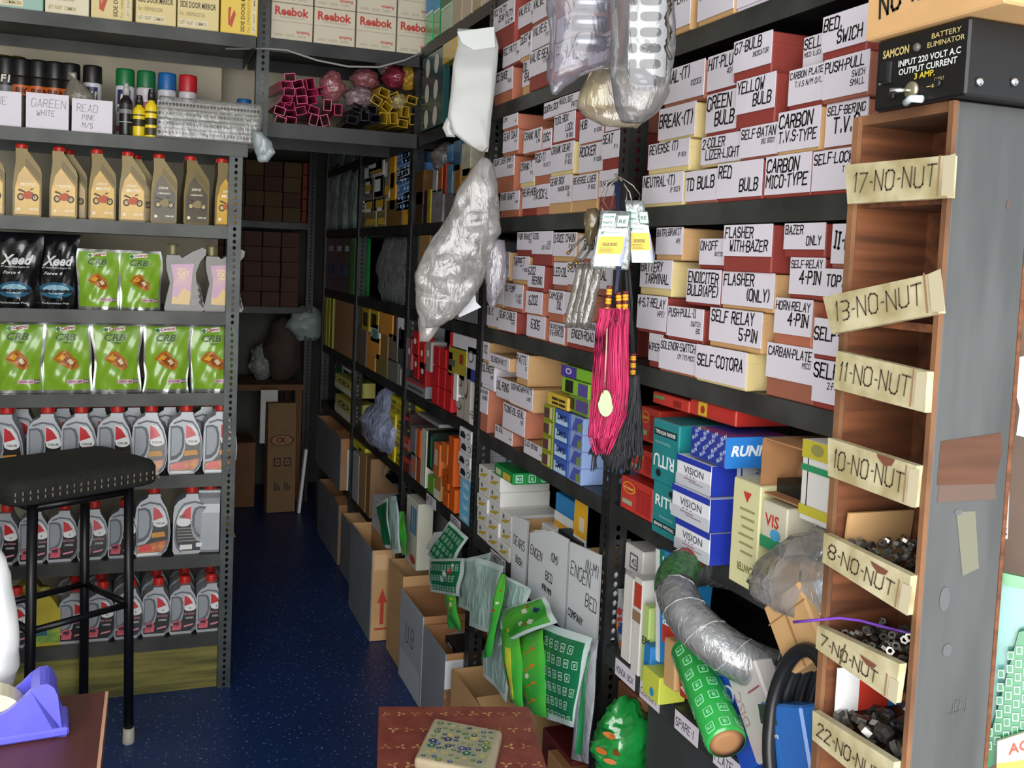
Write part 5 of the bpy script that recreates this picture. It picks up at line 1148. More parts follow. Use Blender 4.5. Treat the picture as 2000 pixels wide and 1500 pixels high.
# red packs shelf of the third bay
def red_print(l, w, h, M):
    rect(l, -w * 0.35, w * 0.1, h * 0.15, h * 0.85, mat('d8c8c4', 0.4), M); rect(l, w * 0.25, w * 0.32, h * 0.1, h * 0.9, mat('8c1f24', 0.4), M)
for c in range(3):
    for r in range(3):
        p0 = 846 + c * 13
        goods('red_box', p0, p0 + 12, 700, 720, 'bf242c', f'small red box in the third-bay stack, {("bottom", "middle", "top")[r]} of the {("far", "middle", "near")[c]} column', 'box', level=0.862 + r * 0.058, d=0.12, m=mat('bf242c', 0.35, coat=0.5), group='small red boxes').scale.z = 1.0
for o in [q for q in scn.objects if q.name.startswith('red_box')]:
    zs = [v.co.z for v in o.data.vertices]; s = 0.056 / max(zs); 
    for v in o.data.vertices: v.co.z *= s
goods('long_box', 880, 935, 648, 668, 'cfcdd6', 'long white box with red end on top of the red stack', 'box', level=1.046, d=0.12, marks=band('c2302c', 0, 1, -0.5, -0.38))
goods('blister_card', 877, 912, 672, 728, 'b3a43c', 'yellow-green blister card under the long white box', 'card', level=0.965, d=0.06, marks=multi(band('4c5a4a', 0.35, 0.55, -0.45, -0.1), band('8a3a24', 0.5, 0.8, 0.15, 0.35)), m=mat('b3a43c', 0.15, coat=0.9))
goods('blister_card', 914, 934, 675, 718, 'b9bac6', 'pale blister pack with ring shape beside the upright', 'card', level=0.975, d=0.06, marks=multi(spot('6a6a72', -0.1, 0.7, 0.3, 0.18), spot('c9cad2', -0.1, 0.7, 0.22, 0.12), band('3a3c8c', 0, 0.35, 0.0, 0.5)))
goods('white_box', 884, 894, 728, 770, 'd6d3d3', 'white and red box right of the small red boxes', 'box', level=0.905, d=0.12, marks=band('c2302c', 0, 1, -0.5, -0.2), o=0.004)
for k, (p0, p1, yt, l) in enumerate(((896, 908, 730, 'upper'), (909, 921, 715, 'taller'), (893, 908, 775, 'lower'))):
    goods('card_pack', p0, p1, yt, yt + 60, 'a59f98', f'{l} beige pack with dark curved print in the third bay', 'pack', level=0.925 if k == 0 else 0.862, d=0.1, marks=multi(spot('6b4c50', -0.2, 0.6, 0.35, 0.2), spot('a59f98', -0.3, 0.66, 0.32, 0.18)))
for k, (p0, p1, y0, z, c) in enumerate(((806, 818, 645, 0.98, 'c3242a'), (820, 830, 668, 0.95, 'c8302e'), (808, 818, 690, 0.91, 'b8262a'), (795, 805, 660, 0.93, '9a5a60'), (832, 843, 665, 0.95, 'a49c98'), (820, 832, 705, 0.90, '9c2428'))):
    goods('red_packet', p0, p1, y0, y0 + 40, c, 'red packet with white mark, far part of the third bay, ' + ('upright', 'second upright', 'lower', 'dull pink', 'grey', 'dark red')[k] + ' one', 'packet', level=z, d=0.05, marks=spot('e4d8d4', 0, 0.6, 0.2, 0.12), m=mat(c, 0.2, coat=0.8), group='red packets in the third bay')
goods('grey_tray', 790, 832, 735, 775, '7d7b80', 'grey tray with red rim under the red packets', 'tray', level=0.862, d=0.12, marks=multi(band('b32a2c', 0.8, 1.0), band('4b4a50', 0.3, 0.5, -0.4, 0.4)))
# orange boxes shelf of the third bay
OR = 'd2622a'
ob = ((786, 800, 800, 0.74, '3b2626', 'dark red and black box', band('c23a2c', 0.5, 0.7)), (787, 799, 850, 0.665, 'b8382c', 'red box', band('8a8684', 0.2, 0.5)), (788, 800, 890, 0.592, '6c2c28', 'maroon box', band('c23a2c', 0.7, 1.0)),
      (802, 813, 830, 0.665, '77767c', 'grey narrow box', None), (803, 813, 880, 0.592, '8a8488', 'grey lower box', band('c65a2c', 0.3, 0.8, 0.1, 0.5)), (815, 858, 818, 0.80, '88888a', 'flat grey box lying on top, red lettering', words('RACER', -0.2, 0.3, 0.3, 'b8382c')), (814, 822, 836, 0.665, OR, 'narrow orange box', None), (814, 822, 890, 0.592, 'b0501f', 'lower narrow orange box', None),
      (824, 834, 836, 0.592, 'c9c8bc', 'tall off-white sleeve', band('3c8c5c', 0.0, 1.0, 0.4, 0.5)), (836, 846, 840, 0.66, '1e2a26', 'black and green sleeve', band('2c8c5a', 0.1, 0.9, 0.2, 0.5)), (836, 848, 925, 0.592, '6ca63c', 'bright green box', None), (848, 860, 862, 0.66, 'd0703c', 'orange window pack', band('b9b4ae', 0.3, 0.8, -0.3, 0.2)), (849, 862, 925, 0.592, 'a8824a', 'tan packet', band('d0ccc0', 0.0, 0.4)),
      (863, 875, 862, 0.71, 'd8702c', 'orange pouch', None), (864, 876, 915, 0.64, 'c4561f', 'lower orange pouch', None), (865, 876, 955, 0.592, OR, 'orange box with white base', None), (877, 888, 850, 0.66, 'c85a24', 'tall orange pouch', None), (878, 889, 950, 0.592, 'd2601f', 'orange box beside the pale-blue stack', None))
for p0, p1, yt, z, c, l, ms in ob:
    goods('accessory_pack', p0, p1, yt, yt + 40, c, l + ' on the orange-goods shelf of the third bay', 'pack', level=z, d=0.12, marks=ms, m=mat(c, 0.3, coat=0.5), group='orange-goods shelf packs')
def car_art(l, w, h, M):
    K = mat('23262a', 0.4); poly(l, [(-w * 0.42, h * 0.25), (w * 0.0, h * 0.2), (w * 0.05, h * 0.5), (-w * 0.1, h * 0.75), (-w * 0.35, h * 0.7)], K, M); disc(l, w * 0.28, h * 0.5, w * 0.12, h * 0.25, K, M, 14); disc(l, w * 0.28, h * 0.5, w * 0.09, h * 0.18, mat('d8dade', 0.4), off(M, .0003), 14)
for r in range(4):
    z = 0.5905 + 0.118 + r * 0.034; mb = MB(); mb.box(-0.05, 0.05, 0, 0.14, 0, 0.0335, mat('c9ccd4', 0.45)); o = mb.build('white_box', bevel=0.0015, loc=(XR - 0.004 * (r % 2), 2.43, z), rz=-PI / 2); l = MB(); car_art(l, 0.1, 0.0335, front(0, 0, -0.0008)); l.build('print', o)
    tag(o, 'white accessory box with black car picture, ' + ('lowest', 'second', 'third', 'topmost')[r] + ' of the stack beside the upright', 'box', 'white car-picture boxes')
    z = 0.5905 + r * 0.029; mb = MB(); mb.box(-0.045, 0.045, 0, 0.14, 0, 0.0285, mat('6db4da', 0.45)); o = mb.build('pale_blue_box', bevel=0.0015, loc=(XR + 0.001, 2.425, z), rz=-PI / 2); l = MB(); printed(l, 'TARA', -0.02, 0.008, 0.013, mat('e2eef4', 0.4), front(0, 0, -0.0008), 0.02, width=0.05); l.build('print', o)
    tag(o, 'pale blue box with white lettering, ' + ('lowest', 'second', 'third', 'topmost')[r] + ' of the stack by the upright', 'box', 'pale blue boxes')
# cream panels and long carton between the far uprights
goods('metal_sheet', 815, 905, 962, 1090, '56585a', 'plain grey metal panel closing the back under the orange-goods shelf', 'panel', o=-0.06, d=0.006, m=mat('55575a', 0.5, var=0.1, scale=6))
o = goods('striped_carton', 795, 818, 965, 1095, 'c9c8b8', 'tall white carton with three blue stripes and a red dot', o=0.01, d=0.05, marks=multi(band('2f7dc0', 0.5, 0.9, -0.1, 0.02), band('2f7dc0', 0.5, 0.9, 0.1, 0.22), band('2f7dc0', 0.5, 0.9, 0.28, 0.4), spot('b52a2c', 0.2, 0.12, 0.22, 0.06)))

# ------------------------------------------------------------------ second bay: plug boxes, cable packets, engine-bed cartons
for r in range(4):
    for c in range(3):
        p0, p1 = ((1062, 1082), (1084, 1114), (1116, 1142))[c]
        y0, y1 = onx(p0, 850, XR).y, onx(p1, 850, XR).y; z = 0.8605 + r * 0.0335; w = y0 - y1 - 0.001
        mb = MB(); mb.box(-w / 2, w / 2, 0, 0.13, 0, 0.033, mat(('8c9a2a', '3f62b4', '8fa8d8')[c], 0.3, coat=0.6)); o = mb.build('plug_box', bevel=0.0012, loc=(XR - 0.003, (y0 + y1) / 2, z), rz=-PI / 2)
        l = MB(); M = front(0, 0, -0.0007)
        if c == 0: rect(l, -w * .4, w * .1, .005, .026, mat('5c3a3c', .4), M); rect(l, w * .15, w * .4, .005, .03, mat('c9c490', .4), M)
        elif c == 1: poly(l, [(-w * .4, .003), (w * .4, .003), (w * .4, .012), (-w * .4, .026)], mat('b8d4ec', .3), M); printed(l, 'SMG', -w * .3, .012, .012, mat('1e2a6c', .4), off(M, .0004), .03, .2, width=w * .62)
        else: poly(l, [(-w * .4, .003), (w * .1, .003), (w * .45, .03), (-w * .1, .03)], mat('4d57a8', .3), M); rect(l, w * .1, w * .42, .004, .02, mat('6f8a4a', .4), off(M, .0004))
        l.build('print', o)
        tag(o, f'small spark-plug box with {("olive", "blue", "pale blue")[c]} face, {("lowest", "second", "third", "top")[r]} layer of the plug boxes', 'box', 'stacked plug boxes')
goods('plug_box', 1070, 1110, 764, 796, 'd9b640', 'yellow box with four black bars on top of the plug boxes', 'box', level=0.996, d=0.1, marks=multi(*[band('2c2a24', v, v + .18, u, u + .3) for v in (.2, .55) for u in (-.25, .1)]), o=0.006)
goods('plug_box', 1112, 1150, 768, 798, '6f8a3a', 'green and violet box beside the yellow barred box', 'box', level=0.996, d=0.1, marks=multi(band('5a4a8c', .2, .8, -.1, .5), band('2a2018', .2, .8, -.5, -.2)))
goods('plug_box', 1098, 1150, 735, 765, '8cbf3a', 'lime box with black pack, upper middle of the plug stack', 'box', level=1.032, d=0.1, marks=multi(band('1d1c18', .1, .9, -.35, -.05), band('5d4a98', .1, .9, .15, .5)), o=0.002)
goods('plug_box', 1098, 1160, 699, 731, '84bf34', 'purple and lime box on the very top of the plug stack', 'box', level=1.066, d=0.1, marks=multi(band('4d3a98', 0, 1, -.5, 0.0), spot('d8c8e8', -.25, .55, .1, .28), spot('4d3a98', -.25, .55, .06, .16)), o=0.004)
def swirl(l, w, h, M):
    poly(l, [(-w * .4, h * .25), (w * .1, h * .35), (w * .4, h * .7), (w * .1, h * .6), (-w * .3, h * .4)], mat('b9a32c', .5), M); printed(l, 'M', -w * .25, h * .55, h * .3, mat('6a6c74', .5), off(M, .0004), .01)
for c, (p0, p1) in enumerate(((934, 955), (956, 979), (980, 1002))):
    for r in range(5 if c < 2 else 3):
        y0, y1 = onx(p0, 980, XR).y, onx(p1, 980, XR).y; w = y0 - y1 - 0.001; z = 0.5905 + r * 0.037
        mb = MB(); mb.box(-w / 2, w / 2, 0, 0.13, 0, 0.0365, mat('d3d2cf', 0.45)); o = mb.build('white_box', bevel=0.0015, loc=(XR - 0.002 * ((r + c) % 3), (y0 + y1) / 2, z), rz=-PI / 2); l = MB(); swirl(l, w, 0.0365, front(0, 0, -0.0007)); l.build('print', o)
        tag(o, f'white box with yellow swirl, {("lowest", "second", "third", "fourth", "fifth")[r]} in the {("column by the upright", "middle column", "column beside the GEARS carton")[c]}', 'box', 'white boxes with yellow swirl')
def resq(l, w, h, M): re_pattern(l, w, h, M @ Matrix.Translation((w / 2, 0, 0)), 0.03, 0.009)
goods('green_box', 966, 1003, 903, 950, '1f8a45', 'green patterned box lying on the white yellow-swirl boxes', 'box', level=0.776, d=0.13, m=mat('1f8a45', 0.35, coat=0.3), marks=multi(band('b9c9a0', .2, .7, -.4, -.1), band('d3b23a', .15, .7, 0.0, .4)), side=resq, o=0.004)
goods('white_box', 990, 1000, 870, 895, 'c8cbd2', 'white and blue box behind the green patterned box', 'box', level=0.776, d=0.1, o=-0.06, marks=band('4a6ab0', 0, 1, -.5, 0))
def open_card(p0, p1, yt0, yt1, txts, label, d=0.2):
    a = onx(p0, yt0, XR - 0.012); b = onx(p1, yt1, XR - 0.012); w = a.y - b.y; h = a.z - 0.5905; h1 = b.z - 0.5905
    mb = MB(); W = mat('cfd2d6', 0.5, var=0.05, scale=8); t = 0.003
    mb.add([(-w / 2, 0, -0.03), (w / 2, 0, -0.03), (w / 2, 0, h1), (w * .1, 0, h1 * .97), (-w / 2, 0, h)], [(0, 1, 2, 3, 4)], W); mb.add([(-w / 2, t, -0.03), (w / 2, t, -0.03), (w / 2, t, h1), (w * .1, t, h1 * .97), (-w / 2, t, h)], [(4, 3, 2, 1, 0)], W)
    mb.box(-w / 2, w / 2, 0.013, 0.016, 0, h * .9, KRAFTL)
    mb.box(-w / 2, -w / 2 + t, 0.016, d, 0, h * .9, KRAFTL); mb.box(w / 2 - t, w / 2, 0.016, d, 0, h * .9, W); mb.box(-w / 2, w / 2, d - t, d, 0, h, KRAFTL); mb.box(-w / 2, w / 2, 0.016, d, 0, t, KRAFTL)
    o = mb.build('open_carton', loc=(XR - 0.0125, (a.y + b.y) / 2, 0.5905), rz=-PI / 2); l = MB()
    for t_, u, v, hh in txts: hand(l, t_, hh * h, mat('33353a', .6), front(0, 0, -0.0008) @ Matrix.Translation((u * w, v * h, 0)), w=0.0021, slant=0.1)
    l.build('writing', o)
    return tag(o, label, 'carton', 'open cartons with pen-written white fronts')
open_card(1003, 1032, 1005, 1018, [('GEARS', -.4, .5, .16), ('BUSH', -.2, .2, .12)], 'open carton with white front reading GEARS')
open_card(1035, 1111, 1040, 1054, [('ENGEN', -.45, .62, .17), ('(OM)', .1, .78, .15), ('BED', -.02, .36, .16), ('(PIN MM)', -.1, .14, .10)], 'open carton with white front reading ENGEN BED (OM)')
open_card(1114, 1174, 1058, 1085, [('ENGEN', -.42, .60, .17), ('(N-M)', .05, .78, .15), ('BED', .1, .34, .16), ('COMPANY', -.45, .06, .09)], 'open carton with white front reading ENGEN BED and COMPANY')
def diag(l, w, h, M):
    rect(l, -w / 2, w / 2, 0, h * .55, mat('d9a022', .4), M); rect(l, -w / 2, w / 2, h * .55, h * .7, mat('e2e4e4', .4), off(M, .0003)); rect(l, -w * .2, w * .3, h * .1, h * .35, mat('d8c8b0', .4), off(M, .0005)); printed(l, 'IDOL', -w * .17, h * .15, h * .13, mat('b03a22', .4), off(M, .0008), .03)
def diag2(l, w, h, M):
    for s in (0, 1):
        rect(l, 0, w, h * .5, h, mat('dba722', .4), M); rect(l, 0, w, h * .42, h * .54, mat('e2e4e4', .4), off(M, .0003))
goods('blue_yellow_box', 1086, 1124, 960, 1010, '2f86c4', 'blue and yellow box standing tilted in the ENGEN BED (OM) carton', 'box', level=0.655, d=0.07, o=-0.05, marks=diag, side=lambda l, w, h, M: rect(l, 0, w, 0, h * .5, mat('dba722', .4), M))
o = goods('yellow_blue_box', 1124, 1150, 972, 1030, '2f86c4', 'yellow-topped blue box beside the tilted one, under the shelf edge', 'box', level=0.650, d=0.10, o=-0.03, marks=multi(band('dba722', .5, 1), band('e2e4e4', .42, .54), band('d8c8b0', .62, .8, -.1, .3)), side=diag2)
goods('black_box', 1090, 1135, 1032, 1056, '1b1d20', 'black plastic box lying in the carton under the yellow-topped box', 'box', level=0.640, d=0.06, o=-0.02)
goods('white_box', 1058, 1080, 1020, 1050, 'd8d5d3', 'small white box with red line in the open carton', 'box', level=0.645, d=0.06, o=-0.03, marks=band('8c2a2a', .3, .6, -.4, .2))
# shelf-edge paper labels
def edge_label(unit, z, pxs, txt):
    for k, (p0, p1, py) in enumerate(pxs):
        a = onx(p0, py, XR - 0.0022); b = onx(p1, py, XR - 0.0022); w = a.y - b.y
        l = MB(); M = frame((XR - 0.0012, a.y, z - 0.034), (0, -1, 0), (0, 0, 1)); l.box(0, w, 0, 0.031, 0, 0.0006, CARD, M)
        hh = min(0.017, w * .9 / max(1, len(txt[k])) * 1.45); hand(l, txt[k], hh, mat('55575c', .6) if unit is UNITS[0] else INK, M @ Matrix.Translation((w * .06, 0.008, 0.001)), w=hh * .12)
        l.build('shelf_label', unit)
edge_label(UNITS[0], 0.59, [(1202, 1242, 1284), (1250, 1290, 1330), (1318, 1366, 1390), (1394, 1452, 1455)], ['HONDA BOX', 'CENTER-1', 'SPARE-1', 'PLATE-2'])
edge_label(UNITS[1], 0.59, [(958, 988, 1070), (1030, 1058, 1130), (1093, 1142, 1180)], ['THROTTLE', 'BRAKE', 'CLUTH-CABLE'])
edge_label(UNITS[2], 0.59, [(833, 852, 960), (880, 900, 1000)], ['METER', 'SPEED'])

# hanging and leaning packets under the second bay
def packet(corners, off_x, m, border, label, art=None, bulge=0.006, cat='packet', group='green part packets', seed=1, bw=0.07, name='part_packet'):
    """thin filled packet; corners are the photo's tl, tr, br, bl on a plane off_x in front of the shelf"""
    C = [onx(p[0], p[1], XR - (off_x[i] if isinstance(off_x, (list, tuple)) else off_x)) for i, p in enumerate(corners)]
    ctr = sum(C, Vector()) / 4; C = [c - ctr for c in C]
    nrm = (C[1] - C[0]).cross(C[3] - C[0]).normalized() * -1
    if nrm.x > 0: nrm = -nrm
    r = random.Random(seed); p1, p2, p3 = (r.uniform(0, 6) for _ in range(3))
    def P(u, v, s=1, d=0.0):
        a = C[3].lerp(C[2], u); b = C[0].lerp(C[1], u); q = a.lerp(b, v); e = max(0, 16 * u * (1 - u) * v * (1 - v)) ** .5
        wv = (math.sin(u * 7 + p1 + v * 3) * .5 + math.sin(v * 9 + p2 - u * 4) * .5) * 0.0035
        return q + nrm * (s * (bulge * e + 0.0005) + wv + d)
    mb = MB(); n = 14
    mb.grid(lambda i, j: P(i, j, 1), n, n, m)
    k = mb.slot(border); nb = max(1, round(bw * n))
    for f in range(len(mb.f)):
        i, j = f % n, f // n
        if bw and (i < nb or j < nb or i >= n - nb or j >= n - nb): mb.mi[f] = k
    mb.grid(lambda i, j: P(1 - i, j, -1), n, n, border)
    o = mb.build(name, loc=ctr)
    if art:
        l = MB(); W = ((C[2] - C[3]).length + (C[1] - C[0]).length) / 2; Hh = ((C[0] - C[3]).length + (C[1] - C[2]).length) / 2
        art(l, W, Hh, lambda x, y, d=0.0016: P(x / W + .5, y / Hh, 1, d))
        if l.f: l.build('print', o)
    return tag(o, label, cat, group)
def re_art(l, w, h, pl):
    fn = lambda a, b: pl(a, b)
    re_pattern(l, w * .84, h * .9, None, 0.027, 0.0085, fn=fn)
def dots_art(col, n=5, s=0.011, seed=2):
    def f(l, w, h, pl):
        r = random.Random(seed)
        for _ in range(n):
            x, y = r.uniform(-.3, .3) * w, r.uniform(.15, .85) * h; q = s * r.uniform(.6, 1.3)
            g = r.uniform(0, 3); bent_poly(l, [(x + q * (1 + .35 * math.sin(3 * a + g)) * math.cos(a * PI / 6 + g) * .9, y + q * (1 + .3 * math.cos(2 * a + g)) * math.sin(a * PI / 6 + g) * .6) for a in range(12)], mat(col[_ % len(col)], .4), pl)
    return f
TEAL = film('c4e6de', 0.25, 0.1, 0.6, 0.5, 30); WB = mat('cfe2e0', 0.3, coat=0.5); LIMEP = mat('35a83e', 0.25, hex2='5fbf3a', scale=7, coat=0.7, name='green_yellow_packet')
packet([(848, 1040), (872, 1037), (862, 1078), (832, 1072)], 0.02, WHITE, WHITE, 'white paper packet at the back of the green packets', group=None)
packet([(880, 1018), (914, 1050), (872, 1130), (834, 1082)], [.02, .02, .05, .05], REG, WB, 'green packet tilted on its corner, topmost by the punched upright', re_art, seed=2)
packet([(836, 1092), (908, 1090), (897, 1165), (842, 1155)], .06, REG, WB, 'green packet with white patch and red dot, below the tilted one', multi and (lambda l, w, h, pl: (re_art(l, w, h, pl), dots_art(['c9d8cc', 'b4402c', 'e8e8e0'], 4, .016)(l, w, h, pl))), seed=3)
packet([(866, 1150), (886, 1158), (902, 1232), (878, 1226)], .05, LIMEP, LIMEP, 'narrow green and yellow packet hanging lowest on the left', dots_art(['c8c83a', 'd8e0b0'], 3), seed=4, bw=0)
packet([(906, 1092), (962, 1078), (938, 1200), (893, 1185)], .04, TEAL, WB, 'pale teal clear packet with white borders, leftmost of the pale ones', seed=5)
packet([(930, 1088), (985, 1106), (968, 1240), (914, 1222)], .06, TEAL, WB, 'pale teal clear packet, middle of the pale ones', seed=6)
packet([(962, 1108), (1036, 1150), (1022, 1202), (972, 1192)], .05, TEAL, WB, 'pale teal clear packet tucked right under the BRAKE label', seed=7)
packet([(955, 1186), (1002, 1200), (992, 1372), (945, 1320)], .03, TEAL, WB, 'long pale packet hanging behind the green ones', seed=8)
packet([(977, 1118), (991, 1124), (958, 1282), (942, 1286)], .08, LIMEP, REG, 'thin green packet standing on edge among the pale ones', dots_art(['c03a2c', 'e0e0c0'], 3, .006), seed=9, bw=0)
packet([(980, 1190), (1066, 1165), (1086, 1215), (974, 1262)], [.06, .05, .07, .09], LIMEP, WB, 'green packet with red and white emblems lying across the top', dots_art(['d8d8c8', 'c0392c', '1d2c6c', 'd8d8c8', 'c9c83a'], 7, .012, 5), seed=10, bw=.05)
def orange_art(l, w, h, pl):
    for k in range(4):
        y = h * (.12 + .2 * k); bent_poly(l, [(w * .0, y), (w * .28, y + .01), (w * .34, y + h * .07), (w * .2, y + h * .10), (w * .26, y + h * .05), (w * .04, y + h * .03)], mat('c9821f', .35), pl)
    dots_art(['e0dcc8', 'c0b83a'], 3, .01, 8)(l, w, h, pl)
def lime_art(l, w, h, pl):
    bent_rect(l, w * .0, w * .22, h * .1, h * .8, mat('bfc83a', .35), pl); bent_rect(l, -w * .4, -w * .1, h * .3, h * .6, mat('8cc8b0', .35), pl, .0018); dots_art(['c0392c', 'dcdcc8'], 3, .012, 3)(l, w, h, pl)
packet([(975, 1228), (1016, 1240), (1022, 1384), (998, 1372)], .08, LIMEP, LIMEP, 'green packet with yellow stripe hanging upright', lime_art, seed=11, bw=0, bulge=.012)
packet([(1012, 1240), (1062, 1228), (1068, 1402), (1016, 1386)], .06, LIMEP, LIMEP, 'green packet with large orange letters down its side', orange_art, seed=12, bw=0, bulge=.014)
packet([(1054, 1212), (1156, 1246), (1127, 1422), (1068, 1404)], .05, REG, WB, 'large dark green packet with rows of small white squares', re_art, seed=13, bulge=.012)
packet([(1146, 1256), (1168, 1250), (1152, 1492), (1115, 1482)], .05, CLEAR, CLEAR, 'clear sleeve holding a green strip, beside the near upright', lambda l, w, h, pl: bent_rect(l, -w * .2, w * .15, h * .06, h * .92, mat('2f9c5a', .3), pl), seed=14, bw=0)
packet([(735, 985), (757, 972), (765, 1072), (752, 1070)], .05, REG, WB, 'green packet fanned out of the low shelf of the fourth bay', seed=15, group='packets of the fourth bay')
packet([(757, 970), (775, 968), (783, 1080), (766, 1082)], .05, TEAL, WB, 'teal clear packet standing beside the fanned green one', seed=16, group='packets of the fourth bay')
packet([(776, 1000), (790, 998), (794, 1082), (784, 1085)], .04, LIMEP, LIMEP, 'green handle-shaped packet by the striped carton', seed=17, bw=0, group='packets of the fourth bay')
# cartons along the floor in front
def fl(px, py): return onz(px, py, 0)
open_carton('open_carton', 2.865, 3.05, 0.785, 0.2, 0.001, 0.30, KRAFTL, KRAFTL, 'plain kraft carton on the floor with an outlined panel on its side', flap=False)
side_print([q for q in scn.objects if q.name.startswith('open_carton')][-1] if False else bpy.data.objects[[q.name for q in scn.objects if q.get('label') == 'plain kraft carton on the floor with an outlined panel on its side'][0]],
           lambda l, w, h, M: [rect(l, *q, mat('5c432a', .7), M) for q in ((w * .15, w * .85, h * .1, h * .11), (w * .15, w * .85, h * .84, h * .85), (w * .15, w * .165, h * .1, h * .85), (w * .835, w * .85, h * .1, h * .85))], 0.185, 0.2, 0.30)
def pen(l, w, h, M): hand(l, 'U.B', h * .2, mat('2c4a8c', .6), M @ Matrix.Translation((-w * .2, h * .5, 0)), w=.003); rect(l, -w * .45, w * .45, 0.004, h * .35, mat('b8bcc8', .5), off(M, -.0003))
open_carton('open_carton', 2.60, 2.85, 0.775, 0.20, 0.001, 0.27, KRAFT, mat('a4a9b2', .6, var=.1, scale=8), 'floor carton with pale front and blue pen initials', face=pen, flap=False)
o = open_carton('open_carton', 2.38, 2.59, 0.775, 0.20, 0.001, 0.25, KRAFT, mat('8b909a', .6, var=.15, scale=8), 'grey-fronted floor carton with white and red band on its side', flap=False)
side_print(o, lambda l, w, h, M: (rect(l, 0, w, h * .62, h * .93, mat('d3d6da', .5), M), disc(l, w * .8, h * .78, w * .1, h * .08, mat('b8382c', .5), off(M, .0004), 14), rect(l, 0, w, 0, h * .62, mat('9c7450', .8, hex2='6c4c34', scale=160), M)), .21, .20, .25)
open_carton('open_carton', 2.07, 2.325, 0.775, 0.22, 0.001, 0.235, KRAFTL, KRAFTL, 'low kraft carton with flaps open on the floor, nearest along the aisle')
goods('black_booklet', 870, 900, 1240, 1255, '1b1b1c', 'black booklet with white lettering in the grey-fronted floor carton', 'booklet', level=0.215, d=0.1, o=0.0, marks=words('RIDING', -.3, .2, .4, 'd8d8d8'))
blob('plastic_bag', 850, 1195, 2.6, .05, .03, .05, 'c9ccce', 'crumpled clear plastic poking out of the pen-initialled carton', seed=51).location = (0.88, 2.62, 0.21)

# ------------------------------------------------------------------ nearest bay: bulb and bearing boxes
def koken(l, w, h, M):
    disc(l, -w * .22, h * .72, w * .2, h * .18, mat('d9a92a', .4), M, 20); disc(l, -w * .22, h * .72, w * .17, h * .15, mat('c2342a', .4), off(M, .0003), 20); printed(l, 'Koken', -w * .36, h * .67, h * .09, mat('e8d070', .4), off(M, .0006), .02, .2, width=w * .28)
    for r in range(6):
        for c in range(3): rect(l, w * (.02 + c * .15), w * (.14 + c * .15), h * (.12 + r * .12), h * (.21 + r * .12), mat('a3282a', .4), M)
    rect(l, -w * .42, -w * .1, h * .2, h * .34, mat('9aa88a', .4), M)
RK = mat('c2352c', .4, coat=.3)
goods('red_bulb_box', 1214, 1277, 927, 1000, 'c2352c', 'red box with yellow oval logo, lowest beside the upright', 'box', level=0.8605, d=0.2, m=RK, marks=koken, group='red bulb boxes')
goods('red_bulb_box', 1234, 1288, 870, 940, 'c2352c', 'red box with printed table, middle of the red stack', 'box', level=0.930, d=0.2, m=RK, marks=koken, o=-.012, group='red bulb boxes')
goods('red_bulb_box', 1253, 1290, 792, 868, 'c2352c', 'red box with yellow oval logo, topmost of the red stack', 'box', level=0.988, d=0.2, m=RK, marks=koken, o=-.02, group='red bulb boxes')
o = goods('red_pack', 1276, 1348, 757, 790, 'bf2a28', 'red pack with green sticker lying tilted on top of the red boxes', 'box', level=1.063, d=0.1, marks=multi(band('6a8c5a', .5, .75, -.45, -.15), band('8c1c1c', .2, .7, .1, .3)), m=RK, o=-.012); o.rotation_euler.x = 0; o.scale.z = .8
o = goods('red_pack', 1349, 1440, 775, 812, 'c4302a', 'red pack with yellow winged shield, second of the red packs on top', 'box', level=1.063, d=0.1, marks=multi(band('e0b83a', .1, .95, -.3, -.1), spot('b0302a', -.2, .5, .05, .25)), m=RK, o=-.014)
def ritu(up):
    def f(l, w, h, M):
        W_ = mat('dfe6e4', .4); K_ = mat('14222a', .4)
        if up: M = M @ Matrix.Translation((0, h, 0)) @ Matrix.Rotation(PI, 4, 'Z')
        printed(l, 'RITU', -w * .38, h * .55, h * .2, W_, M, .02, width=w * .78); rect(l, -w * .42, w * .42, h * .14, h * .25, K_, M); printed(l, 'BEARING WITH BALL', -w * .38, h * .165, h * .06, W_, off(M, .0004), .02, width=w * .76); printed(l, 'Manufactured by', -w * .2, h * .34, h * .05, mat('9ac4c0', .4), M, 0); disc(l, w * .2, h * .85, w * .1, h * .06, K_, M, 14)
    return f
TQ = mat('1d7f83', .35, coat=.4)
goods('teal_box', 1277, 1330, 935, 1030, '1d7f83', 'teal bearing box, lower of two, lettering upright', 'box', level=0.8605, d=0.14, m=TQ, marks=ritu(0), o=.02, group='teal bearing boxes')
goods('teal_box', 1277, 1329, 815, 930, '1d7f83', 'teal bearing box, upper of two, lettering upside down', 'box', level=0.946, d=0.14, m=TQ, marks=ritu(1), o=.022, group='teal bearing boxes')
BLU = mat('2335a0', .35, coat=.4)
def vision(l, w, h, M):
    rect(l, -w / 2, w / 2, h * .80, h, BLU, M); rect(l, -w / 2, w / 2, 0, h * .36, mat('b9bcc4', .4), M); printed(l, 'VISION', -w * .26, h * .46, h * .24, mat('3a3c48', .4), off(M, .0003), 0.0, width=w * .56)
    for k in range(3): rect(l, -w * .18 + k * w * .1, -w * .15 + k * w * .1, h * .38, h * .41, mat('4a4a58', .4), off(M, .0003))
    rect(l, -w * .25, w * .1, h * .27, h * .30, mat('8a5a6a', .4), off(M, .0004)); rect(l, -w * .1, w * .3, h * .2, h * .23, mat('7a7c88', .4), off(M, .0004))
def vside(l, d, h, M):
    rect(l, 0, d * .36, 0, h, BLU, M); rect(l, d * .42, d * .44, 0, h, BLU, M)
    printed(l, 'VISION', 0, 0, d * .12, mat('3a3c8c', .4), M @ Matrix.Translation((d * .75, h * .1, 0)) @ Matrix.Rotation(PI / 2, 4, 'Z'), 0, width=h * .75)
